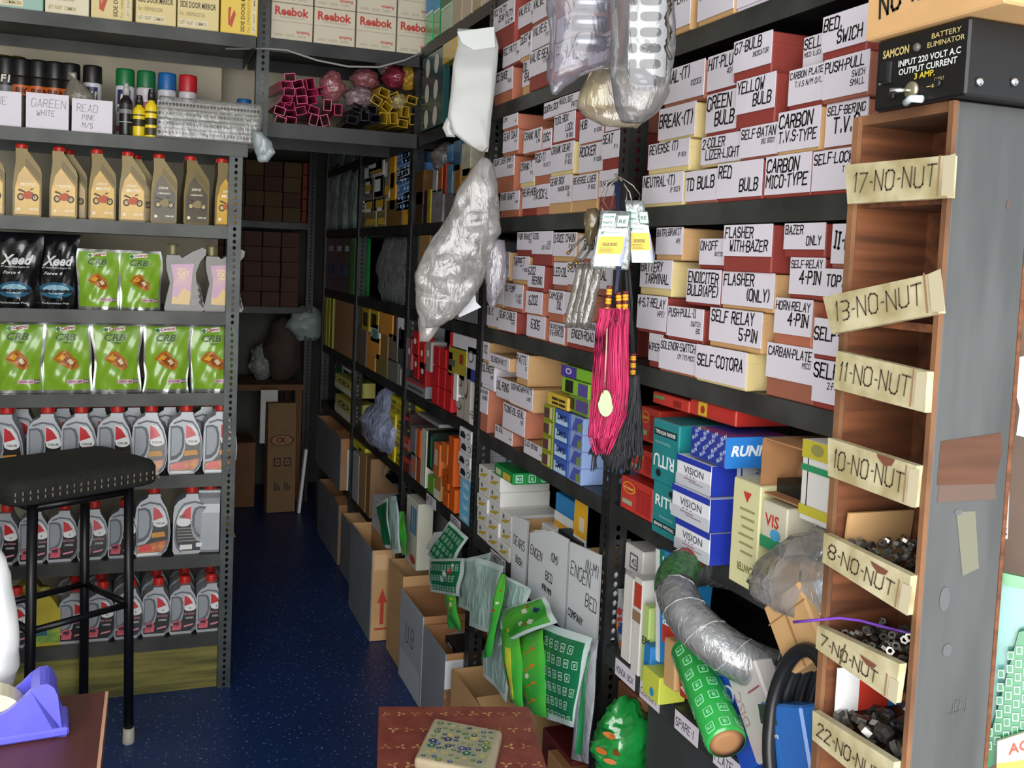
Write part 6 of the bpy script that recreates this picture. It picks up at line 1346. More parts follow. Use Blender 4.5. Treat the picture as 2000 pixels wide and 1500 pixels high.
VW = mat('d6d8de', .4)
for k, (p0, p1, y0, y1, l) in enumerate(((1320, 1390, 1009, 1095, 'lowest'), (1314, 1390, 943, 1035, 'middle'), (1323, 1392, 885, 970, 'topmost'))):
    goods('bulb_carton', p0, p1, y0, y1, 'd6d8de', f'white and blue bulb carton, {l} of three', 'carton', level=(0.8605, 0.9115, 0.962)[k], d=0.12, m=VW, marks=vision, side=vside, o=(.03, .036, .03)[k], group='white and blue bulb cartons')
def runmark(l, w, h, M):
    for r in range(4):
        for c in range(4):
            M2 = M @ Matrix.Translation((w * (-.42 + .24 * c + .08 * (r % 2)), h * (.1 + .24 * r), 0)) @ Matrix.Rotation(.5, 4, 'Z'); printed(l, 'RUN', 0, 0, h * .12, mat('b8c8e4', .4), M2, .02, .2)
def runside(l, d, h, M):
    rect(l, 0, d, 0, h, mat('2f7fd0', .35), M); printed(l, 'RUNNING', d * .08, h * .4, h * .32, mat('e6ecf2', .4), off(M, .0004), .04, .2, width=d * .95)
goods('blue_bulb_box', 1350, 1420, 832, 905, '2a3c9c', 'blue box with slanted white repeat print and large lettering on its side', 'box', level=1.0115, d=0.11, m=mat('27398f', .35, coat=.4), marks=runmark, side=runside, o=.03)
def canter(l, w, h, M):
    M = M @ Matrix.Translation((0, h, 0)) @ Matrix.Rotation(PI, 4, 'Z'); printed(l, 'CANTER', -w * .4, h * .78, h * .07, mat('6a6a3c', .4), M, .02, width=w * .6)
    for k in range(6): rect(l, -w * .35, w * (.1 + .05 * (k % 3)), h * (.66 - .08 * k), h * (.68 - .08 * k), mat('8c8c60', .5), M)
    poly(l, [(-w * .2, h * .1), (w * .1, h * .1), (-w * .05, h * .2)], mat('b8382c', .5), M)
goods('pale_carton', 1434, 1488, 930, 1073, 'd2d09a', 'pale yellow printed carton with open kraft top, right of the white and blue cartons', 'carton', level=0.8605, d=0.09, m=mat('cdc99a', .5, var=.06, scale=8), marks=canter, o=.035)
def lamp_box():
    e = empty('lamp_carton', 'open brown lamp carton showing a chrome bulb, under the relay shelf', 'carton')
    X = XR - .03; a = onx(1490, 857, X); b = onx(1577, 948, X); y1, y0 = a.y, b.y; z0 = 1.0; z1 = 1.075
    mb = MB(); t = .002
    for q in ((X, X + .12, y0, y0 + t, z0, z1), (X, X + .12, y1 - t, y1, z0, z1), (X, X + .12, y0, y1, z0, z0 + t), (X, X + .12, y0, y1, z1 - t, z1), (X + .118, X + .12, y0, y1, z0, z1)): mb.box(*q, KRAFT)
    mb.build('box_shell', e)
    mb = MB(); mb.lathe([(.004, 0), (.006, .004), (.006, .012), (.016, .022), (.020, .034), (.017, .044)], CHROME, 20, Matrix.Translation((X + .075, (y0 + y1) / 2 - .004, z0 + .03)) @ Matrix.Rotation(PI / 2, 4, 'Y') @ Matrix.Rotation(PI, 4, 'X')); mb.build('bulb', e)
    mb = MB(); mb.box(X + .02, X + .115, y0 + .01, y1 - .01, z0 + t, z0 + .02, BLACK); mb.build('holder', e)
lamp_box()
goods('yellow_white_carton', 1570, 1632, 850, 958, 'd6d5d0', 'yellow, white and green carton beside the 10-NO nut compartment', 'carton', level=0.985, d=0.14, marks=multi(band('b9b03a', .78, 1), band('2f8a5c', .62, .7), band('b9b03a', .08, .2), spot('8c8a50', 0, .9, .2, .07)), o=.03)
goods('bulb_box', 1490, 1540, 975, 1050, 'c9c4ae', 'kraft-topped white bulb box below the open lamp carton', 'box', level=0.93, d=0.12, marks=multi(words('VIS', -.35, .5, .25, 'b8382c'), band('2f8a5c', 0, .25), spot('4a9ac8', .1, .35, .2, .12)), o=.035)
goods('yellow_bulb_box', 1474, 1520, 1085, 1125, 'cfc04a', 'yellow-topped bulb box at the shelf edge by the kraft pieces', 'box', level=0.8605, d=0.1, marks=multi(band('d8d4c4', 0, .65), words('VISIO', -.4, .35, .25, '8c3a6a'), spot('4a9ac8', -.1, .15, .15, .12)), o=.03)
goods('black_tray', 1530, 1600, 1030, 1060, '17181a', 'black plastic tray behind the clear film near the 8-NO compartment', 'tray', level=0.90, d=0.1)
p = onx(1545, 1040, XR - .05)
mb = MB(); mb.loft([(0, 0, 0, .05, .03), (.0, -.01, .02, .08, .05), (.01, -.01, .05, .085, .05), (.03, 0, .09, .06, .04), (.05, 0, .12, .03, .02)], film('d6d8da', .8, .08, .9, .8, 24), 30, crumple=.012, freq=24, seed=17, sub=3)
o = mb.build('clear_film', loc=(XR - .03, p.y, .862), rz=-PI / 2); tag(o, 'clear crinkled film bulging out below the open lamp carton', 'plastic film')
for k, (p0, p1, yt, yb, zz) in enumerate(((1510, 1570, 1085, 1120, .8605), (1560, 1600, 1100, 1140, .8605))):
    goods('kraft_pack', p0, p1, yt, yb, 'b08a5e', 'torn kraft pack on the shelf edge, ' + ('left of the black tube' if k == 0 else 'close to the 8-NO compartment'), 'pack', level=zz, d=0.1, m=KRAFTL, o=.04)
# leaning packets and coils on the lowest near shelf
def leaning(px0, py0, px1, py1, w, X, t, m, label, cat='packet', art=None, name='packet', bev=.003, twist=0.0):
    """a slab whose long axis runs between two measured points"""
    a = onx(px0, py0, X); b = onx(px1, py1, X); ax = (a - b); L = ax.length; ax.normalize()
    n = Vector((-1, twist, 0)).normalized(); n = (n - ax * n.dot(ax)).normalized(); u = ax.cross(n)
    mb = MB(); mb.box(-w / 2, w / 2, 0, t, 0, L, m); o = mb.build(name, bevel=bev)
    o.matrix_world = Matrix((u, -n, ax)).transposed().to_4x4(); o.location = b
    if art:
        l = MB(); art(l, w, L, front(0, 0, -.0008)); l.build('print', o)
    return tag(o, label, cat)
goods('white_carton', 1222, 1258, 1058, 1120, 'd6d4d0', 'white carton with boxed number at the top left of the lowest near shelf', 'carton', level=.735, d=.12, marks=multi(band('5a5c60', .2, .75, -.2, .25), band('d6d4d0', .26, .69, -.14, .19), words('42', -.08, .35, .25, '5a5c60')), o=-.03)
goods('white_sleeve', 1220, 1238, 1120, 1300, 'd8d5d0', 'tall white sleeve standing nearest the upright', 'sleeve', level=.592, d=.12, o=.0)
goods('white_sleeve', 1240, 1256, 1125, 1305, 'd4d2cc', 'white sleeve with red triangle and kraft stripe', 'sleeve', level=.592, d=.12, o=.01, marks=multi(band('b2402e', .7, .95, -.4, .5), band('8c7458', .55, .66)))
goods('card', 1257, 1270, 1180, 1300, 'b4cc7c', 'pale green card with black lettering standing between sleeve and blue packet', 'card', level=.592, d=.1, o=.012, marks=words('EPS', -.4, .5, .1, '3a4a30'))
def pdisc(l, w, h, M):
    rect(l, -w * .5, -w * .28, 0, h, mat('d8dcdc', .4), M); rect(l, -w * .28, -w * .05, h * .45, h, mat('1d7a5a', .4), M); rect(l, -w * .15, w * .5, h * .2, h * .36, mat('c2382c', .4), M)
    printed(l, 'PRESSURE DISC', 0, 0, w * .30, mat('dfe8ee', .4), off(M, .0004) @ Matrix.Translation((w * .18, h * .36, 0)) @ Matrix.Rotation(PI / 2, 4, 'Z'), .03, width=h * .6)
leaning(1300, 1078, 1300, 1300, .062, XR - .01, .05, mat('2a86c8', .35, coat=.5), 'blue packet reading PRESSURE DISC standing upright', art=pdisc)
leaning(1345, 1072, 1330, 1200, .08, XR + .03, .03, mat('2f8fce', .3, coat=.6), 'bright blue packet folded behind the PRESSURE DISC packet')
leaning(1308, 1250, 1306, 1345, .036, XR - .025, .05, KRAFTL, 'narrow corrugated kraft piece standing below the blue packet', 'cardboard')
leaning(1332, 1262, 1336, 1365, .03, XR - .02, .05, mat('a5322c', .4, coat=.3), 'dark red carton with white letters behind the green roll', 'carton', art=lambda l, w, h, M: printed(l, 'ADO', 0, 0, w * .5, mat('d8c8b0', .4), M @ Matrix.Translation((w * .25, h * .1, 0)) @ Matrix.Rotation(PI / 2, 4, 'Z'), .02, width=h * .6))
goods('yellow_green_card', 1256, 1290, 1298, 1325, 'c0c84a', 'small lime card with blue dot lying at the shelf edge', 'card', level=.592, d=.05, o=.03, marks=spot('2f86b8', .1, .3, .12, .16))
goods('blue_plastic', 1258, 1272, 1255, 1290, '2a78b8', 'bright blue plastic piece behind the clear wrap near the upright', 'plastic piece', level=.61, d=.04, o=.02)
packet([(1206, 1150), (1222, 1150), (1240, 1290), (1206, 1292)], -.02, CLEAR, CLEAR, 'clear bag with dark blue and orange print next to the upright', dots_art(['1d3a6c', 'b8682c', '8c2a2a'], 6, .012, 9), group=None, seed=33, bw=0)
# coil of pipe wrapped in clear film
p = onx(1464, 1205, XR + .02); e = empty('pipe_coil', 'ring of black pipe spirally wrapped in shiny clear film with red and green label', 'coil', p)
fw = ray(1464, 1205).normalized(); rt = fw.cross(Vector((0, 0, 1))).normalized(); dn = fw.cross(rt).normalized()
e1 = (rt * math.cos(.42) + dn * math.sin(.42)).normalized(); ip = (dn * math.cos(.42) - rt * math.sin(.42)).normalized(); e2 = (ip * -.46 + fw * .89).normalized()
tilt = Matrix((e1, e2, e1.cross(e2))).transposed().to_4x4()
Rr = .120
for nm, rr_, m_ in (('pipe_ring', .027, mat('26282a', .35, hex2='8d9092', scale=40, coat=.5)), ('film_wrap', .031, film('e2e4e6', .84, .06, 1.6, .5, 60))):
    mb = MB(); P = []
    for k in range(64):
        a = 2 * PI * k / 64; P.append(tilt @ Vector((Rr * math.cos(a) * .95, Rr * math.sin(a), 0)))
    mb.tube(P, rr_, m_, 16, True); mb.build(nm, e)
mb = MB()
for k in range(16):
    a = 2 * PI * k / 16; c = Vector((Rr * .95 * math.cos(a), Rr * math.sin(a), 0)); d_ = c.normalized()
    mb.tube([tilt @ (c + (d_ * math.cos(t) + Vector((0, 0, 1)) * math.sin(t)) * .0318 + Vector((-math.sin(a), math.cos(a), 0)) * t * .008) for t in [j * PI / 5 - PI for j in range(11)]], .0007, mat('b4b7ba', .2), 4)
mb.build('wrap_edges', e)
def ring_pt(a, t, r=.0325): return tilt @ (Vector((Rr * .95 * math.cos(a), Rr * math.sin(a), 0)) + (Vector((math.cos(a), math.sin(a), 0)) * math.cos(t) + Vector((0, 0, 1)) * math.sin(t)) * r)
mb = MB(); mb.grid(lambda i, j: ring_pt(2.45 + .55 * i, -.3 + 2.6 * j), 14, 10, mat('9c2e2a', .3)); mb.grid(lambda i, j: ring_pt(3.0 + .6 * i, -.3 + 2.6 * j), 14, 10, mat('3c7a3a', .4, hex2='28402a', scale=120))
printed(mb, 'MINO', 0, 0, .011, mat('e0d8d0', .4), None, .03, fn=lambda a, b: ring_pt(2.98 - (a / .045) * .45, .5 + b * 34, .0335), width=.045)
mb.build('label', e)
# kraft parcel and slabs
leaning(1522, 1160, 1575, 1300, .085, XR - .075, .035, KRAFTL, 'kraft-wrapped parcel leaning beside the 7-NO compartment', 'parcel', art=lambda l, w, h, M: (rect(l, -w * .05, 0, 0, h, mat('9a7448', .7), M), rect(l, -w * .5, w * .5, h * .72, h * .74, mat('94703f', .7), M)))
leaning(1565, 1145, 1590, 1225, .07, XR - .055, .02, mat('b4c4dc', .4), 'pale blue lamp carton behind the kraft parcel', 'carton', art=lambda l, w, h, M: (printed(l, 'VISION', -w * .45, h * .8, h * .14, mat('b8483c', .4), M, .01), printed(l, 'IN CITY', -w * .1, h * .45, h * .1, mat('5a6a7c', .4), M, .02)))
def retube(l, w, h, M): re_pattern(l, w, h, M, .026, .008, m=mat('7fd8a0', .4))
a = onx(1345, 1268, XR - .05); b = onx(1420, 1452, XR - .085); ax = (a - b); L = ax.length; ax.normalize()
mb = MB(); mb.lathe([(.026, 0), (.028, .004), (.028, L - .004), (.026, L)], mat('2a9c44', .3, coat=.5), 28); mb.lathe([(.012, -.0006), (.0245, -.0005)], KRAFT, 20)
o = mb.build('green_roll'); q = Vector((0, 0, 1)).rotation_difference(ax); o.rotation_mode = 'QUATERNION'; o.rotation_quaternion = q; o.location = b; tag(o, 'green roll with small white square marks leaning over the shelf edge', 'roll')
l = MB(); re_pattern(l, 2 * PI * .0285, L * .95, None, .021, .007, m=mat('8fe0ac', .4), fn=lambda x, y: Vector((.0288 * math.cos(x / .0288), .0288 * math.sin(x / .0288), y))); l.build('print', o)
leaning(1388, 1285, 1470, 1500, .06, XR - .045, .035, mat('1d4fb4', .3, coat=.6), 'long blue packet with oval logo leaning right of the green roll', art=lambda l, w, h, M: (disc(l, 0, h * .62, w * .4, h * .1, mat('d8dce4', .4), M, 20), disc(l, 0, h * .62, w * .33, h * .085, mat('2a56b0', .4), off(M, .0003), 20), printed(l, 'MB', -w * .25, h * .6, h * .06, mat('c24a4a', .4), off(M, .0006), .03), rect(l, -w * .4, w * .3, h * .32, h * .42, mat('b8d4dc', .4), M), rect(l, -w * .3, w * .5, h * .85, h * .95, mat('2c3a6c', .4), M)))
leaning(1445, 1305, 1505, 1480, .075, XR - .06, .03, mat('b9b4b2', .4, var=.12, scale=12, coat=.3), 'grey-white packet with faint pink print leaning beside the long blue one', art=lambda l, w, h, M: (printed(l, 'DISC', 0, 0, w * .2, mat('a8848a', .4), M @ Matrix.Translation((-w * .25, h * .4, 0)) @ Matrix.Rotation(PI / 2, 4, 'Z'), .01), rect(l, w * .0, w * .4, h * .7, h * .72, mat('8c4a4a', .4), M)))
leaning(1510, 1290, 1510, 1372, .07, XR - .03, .03, mat('14161a', .3, coat=.5), 'black packet with green hand print behind the grey-white one', art=lambda l, w, h, M: (printed(l, 'GREEN', -w * .35, h * .75, h * .12, mat('d0d4d0', .4), M, .02), disc(l, 0, h * .4, w * .16, h * .14, mat('2f8a4a', .4), M, 10)))
leaning(1560, 1305, 1535, 1385, .05, XR - .035, .03, mat('b8bcc6', .4), 'pale lilac box with red lettering standing aslant beside the black packet', 'box', art=lambda l, w, h, M: printed(l, 'LATEX', 0, 0, w * .25, mat('a8506a', .4), M @ Matrix.Translation((w * .1, h * .1, 0)) @ Matrix.Rotation(PI / 2, 4, 'Z'), .02, width=h * .7))
leaning(1520, 1375, 1545, 1530, .085, XR - .09, .03, mat('2a68b4', .35, coat=.4), 'blue carton with small white logo leaning lowest, left of the rubber hose', 'carton', art=lambda l, w, h, M: (printed(l, 'MB', -w * .2, h * .55, h * .05, mat('c8d4e4', .4), M, .02), rect(l, -w * .5, -w * .1, h * .72, h * .98, mat('2a3c34', .4), M)))
# rubber hose coils
e = empty('rubber_hose', 'coil of thick black rubber hose beside the lowest nut compartments', 'hose', onx(1602, 1428, XR - .062))
for k in range(4):
    mb = MB(); mb.tube([Vector((-.028 + .017 * k + .01 * math.cos(a), .056 * math.sin(a), .098 * math.cos(a))) for a in [2 * PI * j / 48 for j in range(48)]],   .0088, RUBBER, 12, True); mb.build('hose_turn', e)
goods('kraft_carton', 1196, 1248, 1318, 1420, '8c5c3c', 'brown carton under the lowest near shelf', 'carton', level=.30, d=.2, m=mat('86583a', .8, var=.15, scale=8), o=-.03)
o = blob('green_bag', 1214, 1440, 1.45, .06, .085, .04, '1d8a3a', 'shiny green bag with orange print on the floor by the near upright', m=mat('1c8a3c', .2, hex2='14702c', scale=16, coat=.8, bump=.9), cr=.022, f=32, seed=61); o.location = onx(1214, 1452, XR - .0)
l = MB(); r = random.Random(6)
for k in range(7):
    c = Vector((r.uniform(-.04, .01), r.uniform(-.05, .0), r.uniform(-.05, .05))); n_ = Vector((-.75, -.65, 0)).normalized(); q = o.closest_point_on_mesh(n_ * .1 + Vector((0, 0, c.z)) + Vector((.65, -.75, 0)) * r.uniform(-.03, .03))
    if q[0]: disc(l, 0, 0, .012, .005, mat('b5672a', .4), frame(q[1] + q[2] * .002, q[2].cross(Vector((.3, .2, 1))), Vector((0, 0, 1))), 10)
l.build('print', o)

# ------------------------------------------------------------------ wooden nut rack in the foreground
WOOD = mat('7a492b', 0.65, hex2='502e1a', scale=5, stretch=(1, 14, 14), name='worn_plywood'); WOODL = mat('80593a', 0.7, hex2='593a24', scale=9, name='raw_wood_edge')
GREYP = mat('4e5050', 0.6, hex2='414343', scale=5, stretch=(6, 1, 1), name='grey_painted_plywood')
XK, YN, YF, XB = 0.70, 0.707, 0.826, 0.793
rack = empty('nut_rack', 'tall grey-painted wooden rack of open nut compartments with hand-lettered boards', 'rack')
mb = MB(); mb.box(XK, XB, YN - 0.006, YN, 0.02, 1.462, GREYP)
M = frame((XK, YN - 0.0065, 0), (1, 0, 0), (0, 0, 1))
def pq(px, py): q = ony(px, py, YN - 0.0065); return (q.x - XK, q.z)
poly(mb, [pq(*q) for q in ((1838, 862), (1955, 845), (1958, 880), (1944, 945), (1830, 948))], mat('5c3b28', .6, hex2='4b2e1e', scale=6, stretch=(1, 1, 9)), M)
poly(mb, [pq(*q) for q in ((1835, 948), (1942, 945), (1946, 975), (1830, 982))], mat('5b4a40', .7), M)
for q in ((1845, 1170, 16, 30), (1850, 1270, 14, 16), (1872, 1000, 12, 8), (1968, 400, 3, 10)):
    c = pq(q[0], q[1]); disc(mb, c[0], c[1], q[2] * .0004, q[3] * .0004, mat('55585a', .6) if q[1] != 400 else WOODL, off(M, .0002), 12)
poly(mb, [pq(*q) for q in ((1868, 1000), (1905, 998), (1912, 1110), (1880, 1125))], mat('6b6a5a', .6), M)
hand(mb, 'JOJ', .012, mat('5b5f62', .6), M @ Matrix.Translation((*pq(1850, 1395), .0003)), w=.0008)
mb.build('side_panel', rack, bevel=.001)
mb = MB(); mb.box(XK, XB, YF, YF + 0.008, 0.02, 1.455, WOOD); mb.build('side_panel', rack)
mb = MB(); mb.box(XB, XB + .005, YN - .006, YF + .008, 0.02, 1.462, WOOD); mb.build('back_panel', rack)
mb = MB(); mb.box(XK - .002, XB, YN, YF + .008, 1.453, 1.463, WOODL); mb.build('top_board', rack)
for y0, y1 in ((YN - .0062, YN - .0002), (YF, YF + .0085)):
    mb = MB(); mb.box(XK - .006, XK - .0005, y0, y1, .02, 1.462, WOODL); mb.build('edge_strip', rack)
BRD = [('17-NO-NUT', (1650, 322), (1855, 303), (1850, 386), (1655, 398)), ('13-NO-NUT', (1607, 580), (1824, 533), (1832, 612), (1624, 652)), ('11-NO-NUT', (1634, 685), (1811, 726), (1806, 806), (1628, 759)),
       ('10-NO-NUT', (1617, 855), (1790, 910), (1781, 991), (1617, 929)), ('8-NO-NUT', (1609, 1041), (1779, 1125), (1770, 1202), (1606, 1098)), ('7-NO-NUT', (1596, 1221), (1757, 1297), (1746, 1374), (1593, 1266)), ('22-NO-NUT', (1587, 1388), (1746, 1489), (1738, 1570), (1586, 1444))]
for k, (t, *cs) in enumerate(BRD):
    Xb = XK - 0.014
    P = [onx(x, y, Xb) for x, y in cs]; zb = min(p.z for p in P)
    mb = MB(); th = 0.009
    mb.add([p for p in P] + [p + Vector((th, 0, 0)) for p in P], [(0, 3, 2, 1), (4, 5, 6, 7), (0, 1, 5, 4), (1, 2, 6, 5), (2, 3, 7, 6), (3, 0, 4, 7)], CARDY)
    u = P[1] - P[0]; v = P[0] - P[3]; W = u.length; Hh = v.length
    M = frame(P[3], P[2] - P[3], v); M = off(M, .0008) if M.to_3x3().col[2].x < 0 else off(M, -.0008)
    hh = Hh * .46; tw = hand_w(t, hh, .78); sc = W * .80 / tw
    hand(mb, t, hh, mat('4a4030', .7), M @ Matrix.Translation((W * .06, Hh * .28, 0)), w=.0016, aspect=.78 * sc if sc < 1.3 else 1.0, jit=.04, slant=.05)
    rect(mb, W * .86, W * .875, Hh * .05, Hh * .95, mat('8a6a50', .6), M); poly(mb, [(W * .9, Hh * .05), (W, Hh * .02), (W, Hh * .95), (W * .9, Hh * .9)], mat('b3aa90', .5), M)
    if k in (3, 4, 5): poly(mb, [(W * .55, Hh), (W * .75, Hh), (W * .72, Hh * .82), (W * .64, Hh * .76), (W * .57, Hh * .9)], mat('6b3e2c', .7), off(M, .0003))
    if k == 5: poly(mb, [(W * .34, Hh * .05), (W * .38, Hh), (W * .36, Hh), (W * .32, Hh * .05)], mat('5a4a34', .7), off(M, .0003))
    bo = mb.build('label_board', rack); bo['label'] = 'aged cream board lettered ' + t
    z = sum(p.z for p in P[2:]) / 2
    mb = MB(); mb.box(XK, XB, YN, YF, z - .004, z + .004, WOOD); mb.build('partition', rack)
    if k >= 4:
        r = random.Random(k); nb = MB(); NM = [mat('8c8a84', .35, .8, name='nut_metal'), mat('6a6862', .35, .8, name='nut_metal')]
        for q in range(110 if k < 6 else 60):
            s = (.0048, .0045, .009)[k - 4]; x = r.uniform(XK + .004, XB - .008); y = r.uniform(YN + .006, YF - .006); hgt = (.052 if k == 4 else .05) * (1 - .55 * (y - YN) / (YF - YN)); zz = z + .006 + r.uniform(0, 1) * hgt
            Mq = Matrix.Translation((x, y, zz)) @ Matrix.Rotation(r.uniform(0, 3), 4, (r.random(), r.random(), r.random() + .1))
            o6 = [(s * math.cos(a * PI / 3), s * math.sin(a * PI / 3)) for a in range(6)]; i6 = [(x_ * .5, y_ * .5) for x_, y_ in o6]; t_ = s * .75
            pts = [(x_, y_, 0) for x_, y_ in o6] + [(x_, y_, t_) for x_, y_ in o6] + [(x_, y_, 0) for x_, y_ in i6] + [(x_, y_, t_) for x_, y_ in i6]; fc = []
            for i in range(6): j = (i + 1) % 6; fc += [(i, j, 6 + j, 6 + i), (12 + j, 12 + i, 18 + i, 18 + j), (6 + i, 6 + j, 18 + j, 18 + i), (j, i, 12 + i, 12 + j)]
            nb.add(pts, fc, NM[q % 2], Mq)
        ob = nb.build('nuts'); tag(ob, 'heap of ' + ('small steel nuts in the 8-NO compartment', 'small steel nuts in the 7-NO compartment', 'large dull nuts in the 22-NO compartment')[k - 4], 'nuts', kind='stuff')
mb = MB(); mb.box(0, .085, 0, .003, 0, .06, KRAFTL); o = mb.build('cardboard_piece', loc=(XK + .006, YF - .006, onx(1660, 1120, XK).z), rz=-.02); o.rotation_euler.x = .1; tag(o, 'cardboard piece standing at the back of the 8-NO compartment', 'cardboard')
mb = MB(); mb.box(0, .04, 0, .002, 0, .05, mat('c23a2c', .4)); mb.box(.0405, .08, 0, .002, 0, .05, mat('2f86c8', .4)); mb.box(-.03, -.0005, 0, .002, 0, .05, WHITE); o = mb.build('printed_card', loc=(XK + .035, YF - .012, onx(1660, 1420, XK).z)); tag(o, 'white, red and blue printed card in the 22-NO compartment', 'card')
mb = MB(); P = [onx(x, y, XK - .02 + i * .012) for i, (x, y) in enumerate(((1550, 1215), (1605, 1210), (1640, 1207), (1680, 1212), (1740, 1228), (1790, 1240)))]; mb.tube(P, .0016, mat('6f3fa8', .35), 8); o = mb.build('wire'); tag(o, 'violet wire poking out above the 7-NO board', 'wire')

# battery eliminator and cardboard box on top
e = empty('battery_eliminator', 'black mains adapter box with white and yellow lettering on top of the nut rack', 'power supply')
a = onx(1712, 190, XK - .012); y1 = onx(1712, 120, XK - .012).y; y0 = onx(1890, 120, XK - .012).y; z0 = 1.4635; z1 = onx(1890, 34, XK - .012).z
mb = MB(); mb.box(XK - .012, XK + .15, y0, y1, z0, z1, mat('0b0b0c', .5, name='black_crackle_metal')); mb.build('case', e, bevel=.002)
w, h = y1 - y0, z1 - z0; M = frame((XK - .0126, y1, z0), (0, -1, 0), (0, 0, 1)); l = MB(); Yl = mat('b3a26a', .5); Wl = mat('c9cbc9', .5)
printed(l, 'SAMCON', w * .08, h * .73, h * .11, Yl, M, .03, width=w * .30); printed(l, 'BATTERY', w * .62, h * .84, h * .07, Yl, M, .01, width=w * .30); printed(l, 'ELIMINATOR', w * .58, h * .73, h * .07, Yl, M, .01, width=w * .38)
printed(l, 'INPUT 220 VOLT A.C', w * .27, h * .56, h * .085, Wl, M, .02, width=w * .66); printed(l, 'OUTPUT CURRENT', w * .28, h * .44, h * .085, Wl, M, .02, width=w * .62); printed(l, '3 AMP.', w * .46, h * .34, h * .08, mat('c9b43a', .5), M, .02, width=w * .22)
printed(l, '6 VOLT', w * .18, h * .20, h * .045, Yl, M, 0, width=w * .1); printed(l, '12 VOLT', w * .68, h * .26, h * .045, Yl, M, 0, width=w * .1); printed(l, 'OFF', w * .05, h * .57, h * .035, Wl, M, 0); printed(l, 'ON', w * .05, h * .36, h * .035, Wl, M, 0)
rect(l, w * .60, w * .68, h * .195, h * .205, Yl, M); poly(l, [(w * .66, h * .17), (w * .70, h * .2), (w * .66, h * .23)], Yl, M)
l.build('panel_lettering', e)
def stud(name, u, v, r, d, m, seg=16):
    mb = MB(); mb.lathe([(r, 0), (r, d * .6), (r * .7, d)], m, seg, M @ Matrix.Translation((u * w, v * h, 0))); return mb.build(name, e)
stud('led', .48, .77, .004, .004, mat('55504a', .3)); stud('switch_nut', .45, .19, .0085, .004, mat('9a927c', .35, .7)); stud('socket', .22, .17, .004, .002, BLACK); stud('socket', .72, .22, .004, .002, BLACK)
mb = MB(); mb.tube([M @ Vector((w * .45, h * .19, .003)), M @ Vector((w * .36, h * .18, .018))], [.0022, .003], CHROME, 10); mb.build('toggle', e)
mb = MB(); mb.box(w * .10, w * .20, h * .36, h * .66, 0, .003, mat('2a2b2c', .4), M); mb.box(w * .11, w * .19, h * .38, h * .64, .003, .006, BLACK, M); mb.build('rocker_switch', e)
for x in (1912, 1980):
    q = ony(x, 160, y0 - .0005); mb = MB(); mb.lathe([(.0042, 0), (.0042, .0015), (.0025, .003)], CHROME, 14, Matrix.Translation(q) @ Matrix.Rotation(PI / 2, 4, 'X')); mb.build('screw', e)
mb = MB(); mb.tube([M @ Vector((w * .42, h * .02, .004)), M @ Vector((w * .50, h * .06, .006)), M @ Vector((w * .60, h * .03, .004))], .0035, mat('c4d2d8', .5), 8); mb.build('blue_tape', e)
a = onx(1690, 62, XK - .02); mb = MB(); mb.box(XK - .02, XK + .25, .64, a.y, z1 + .0015, z1 + .12, KRAFTL); o = mb.build('kraft_box', bevel=.002); l = MB(); hand(l, 'No 10', .022, INK, frame((XK - .0206, a.y - .02, z1 + .022), (0, -1, .12), (0, .12, 1)), w=.003); l.build('writing', o)
tag(o, 'kraft box with thick black marker writing, on the black adapter box', 'box')

# ------------------------------------------------------------------ things hung in the air, measured on a plane facing the lens
class Plane:
    def __init__(s, px, py, X=None, P=None):
        s.o = P or onx(px, py, X); f = ray(px, py); s.w = Vector((f.x, f.y, 0)).normalized(); s.u = Vector((s.w.y, -s.w.x, 0)); s.rz = math.atan2(s.u.y, s.u.x)
    def at(s, px, py, d=0.0):
        r = ray(px, py); C = Vector((0, 0, H)); t = ((s.o - C).dot(s.w) + d) / r.dot(s.w); return C + r * t
    def loc(s, px, py, d=0.0):
        q = s.at(px, py, d) - s.o; return Vector((q.dot(s.u), q.dot(s.w), q.z))
    def bag(s, name, rows, m, hd, label, cat='bag', ex=2.0, cr=.006, f=20, seed=1, sub=3, group=None, seg=30, parent=None, dd=0.0):
        R = []
        for i, row in enumerate(rows):
            a = s.loc(row[1], row[0], dd); b = s.loc(row[2], row[0], dd); k = row[3] if len(row) > 3 else 1
            R.append(((a.x + b.x) / 2, dd, (a.z + b.z) / 2, max(.002, (b.x - a.x) / 2), hd * k))
        mb = MB(); mb.loft(R[::-1], m, seg, ex, cr, f, seed, sub=sub)
        o = mb.build(name, parent, loc=None if parent else s.o, rz=None if parent else s.rz)
        return o if parent else tag(o, label, cat, group)
    def quad(s, name, px4, m, label=None, cat=None, th=.001, dd=0.0, parent=None, art=None, group=None):
        P = [s.loc(x, y, dd) for x, y in px4]; mb = MB()
        n = len(P); mb.add([(p.x, dd, p.z) for p in P] + [(p.x, dd + th, p.z) for p in P], [tuple(range(n))[::-1], tuple(range(n, 2 * n))] + [(i, (i + 1) % n, n + (i + 1) % n, n + i) for i in range(n)], m)
        if art: art(mb, lambda x, y, d=.0006: (lambda q: (q.x, dd - d, q.z))(s.loc(x, y, dd)))
        o = mb.build(name, parent, loc=None if parent else s.o, rz=None if parent else s.rz)
        return tag(o, label, cat, group) if label else o
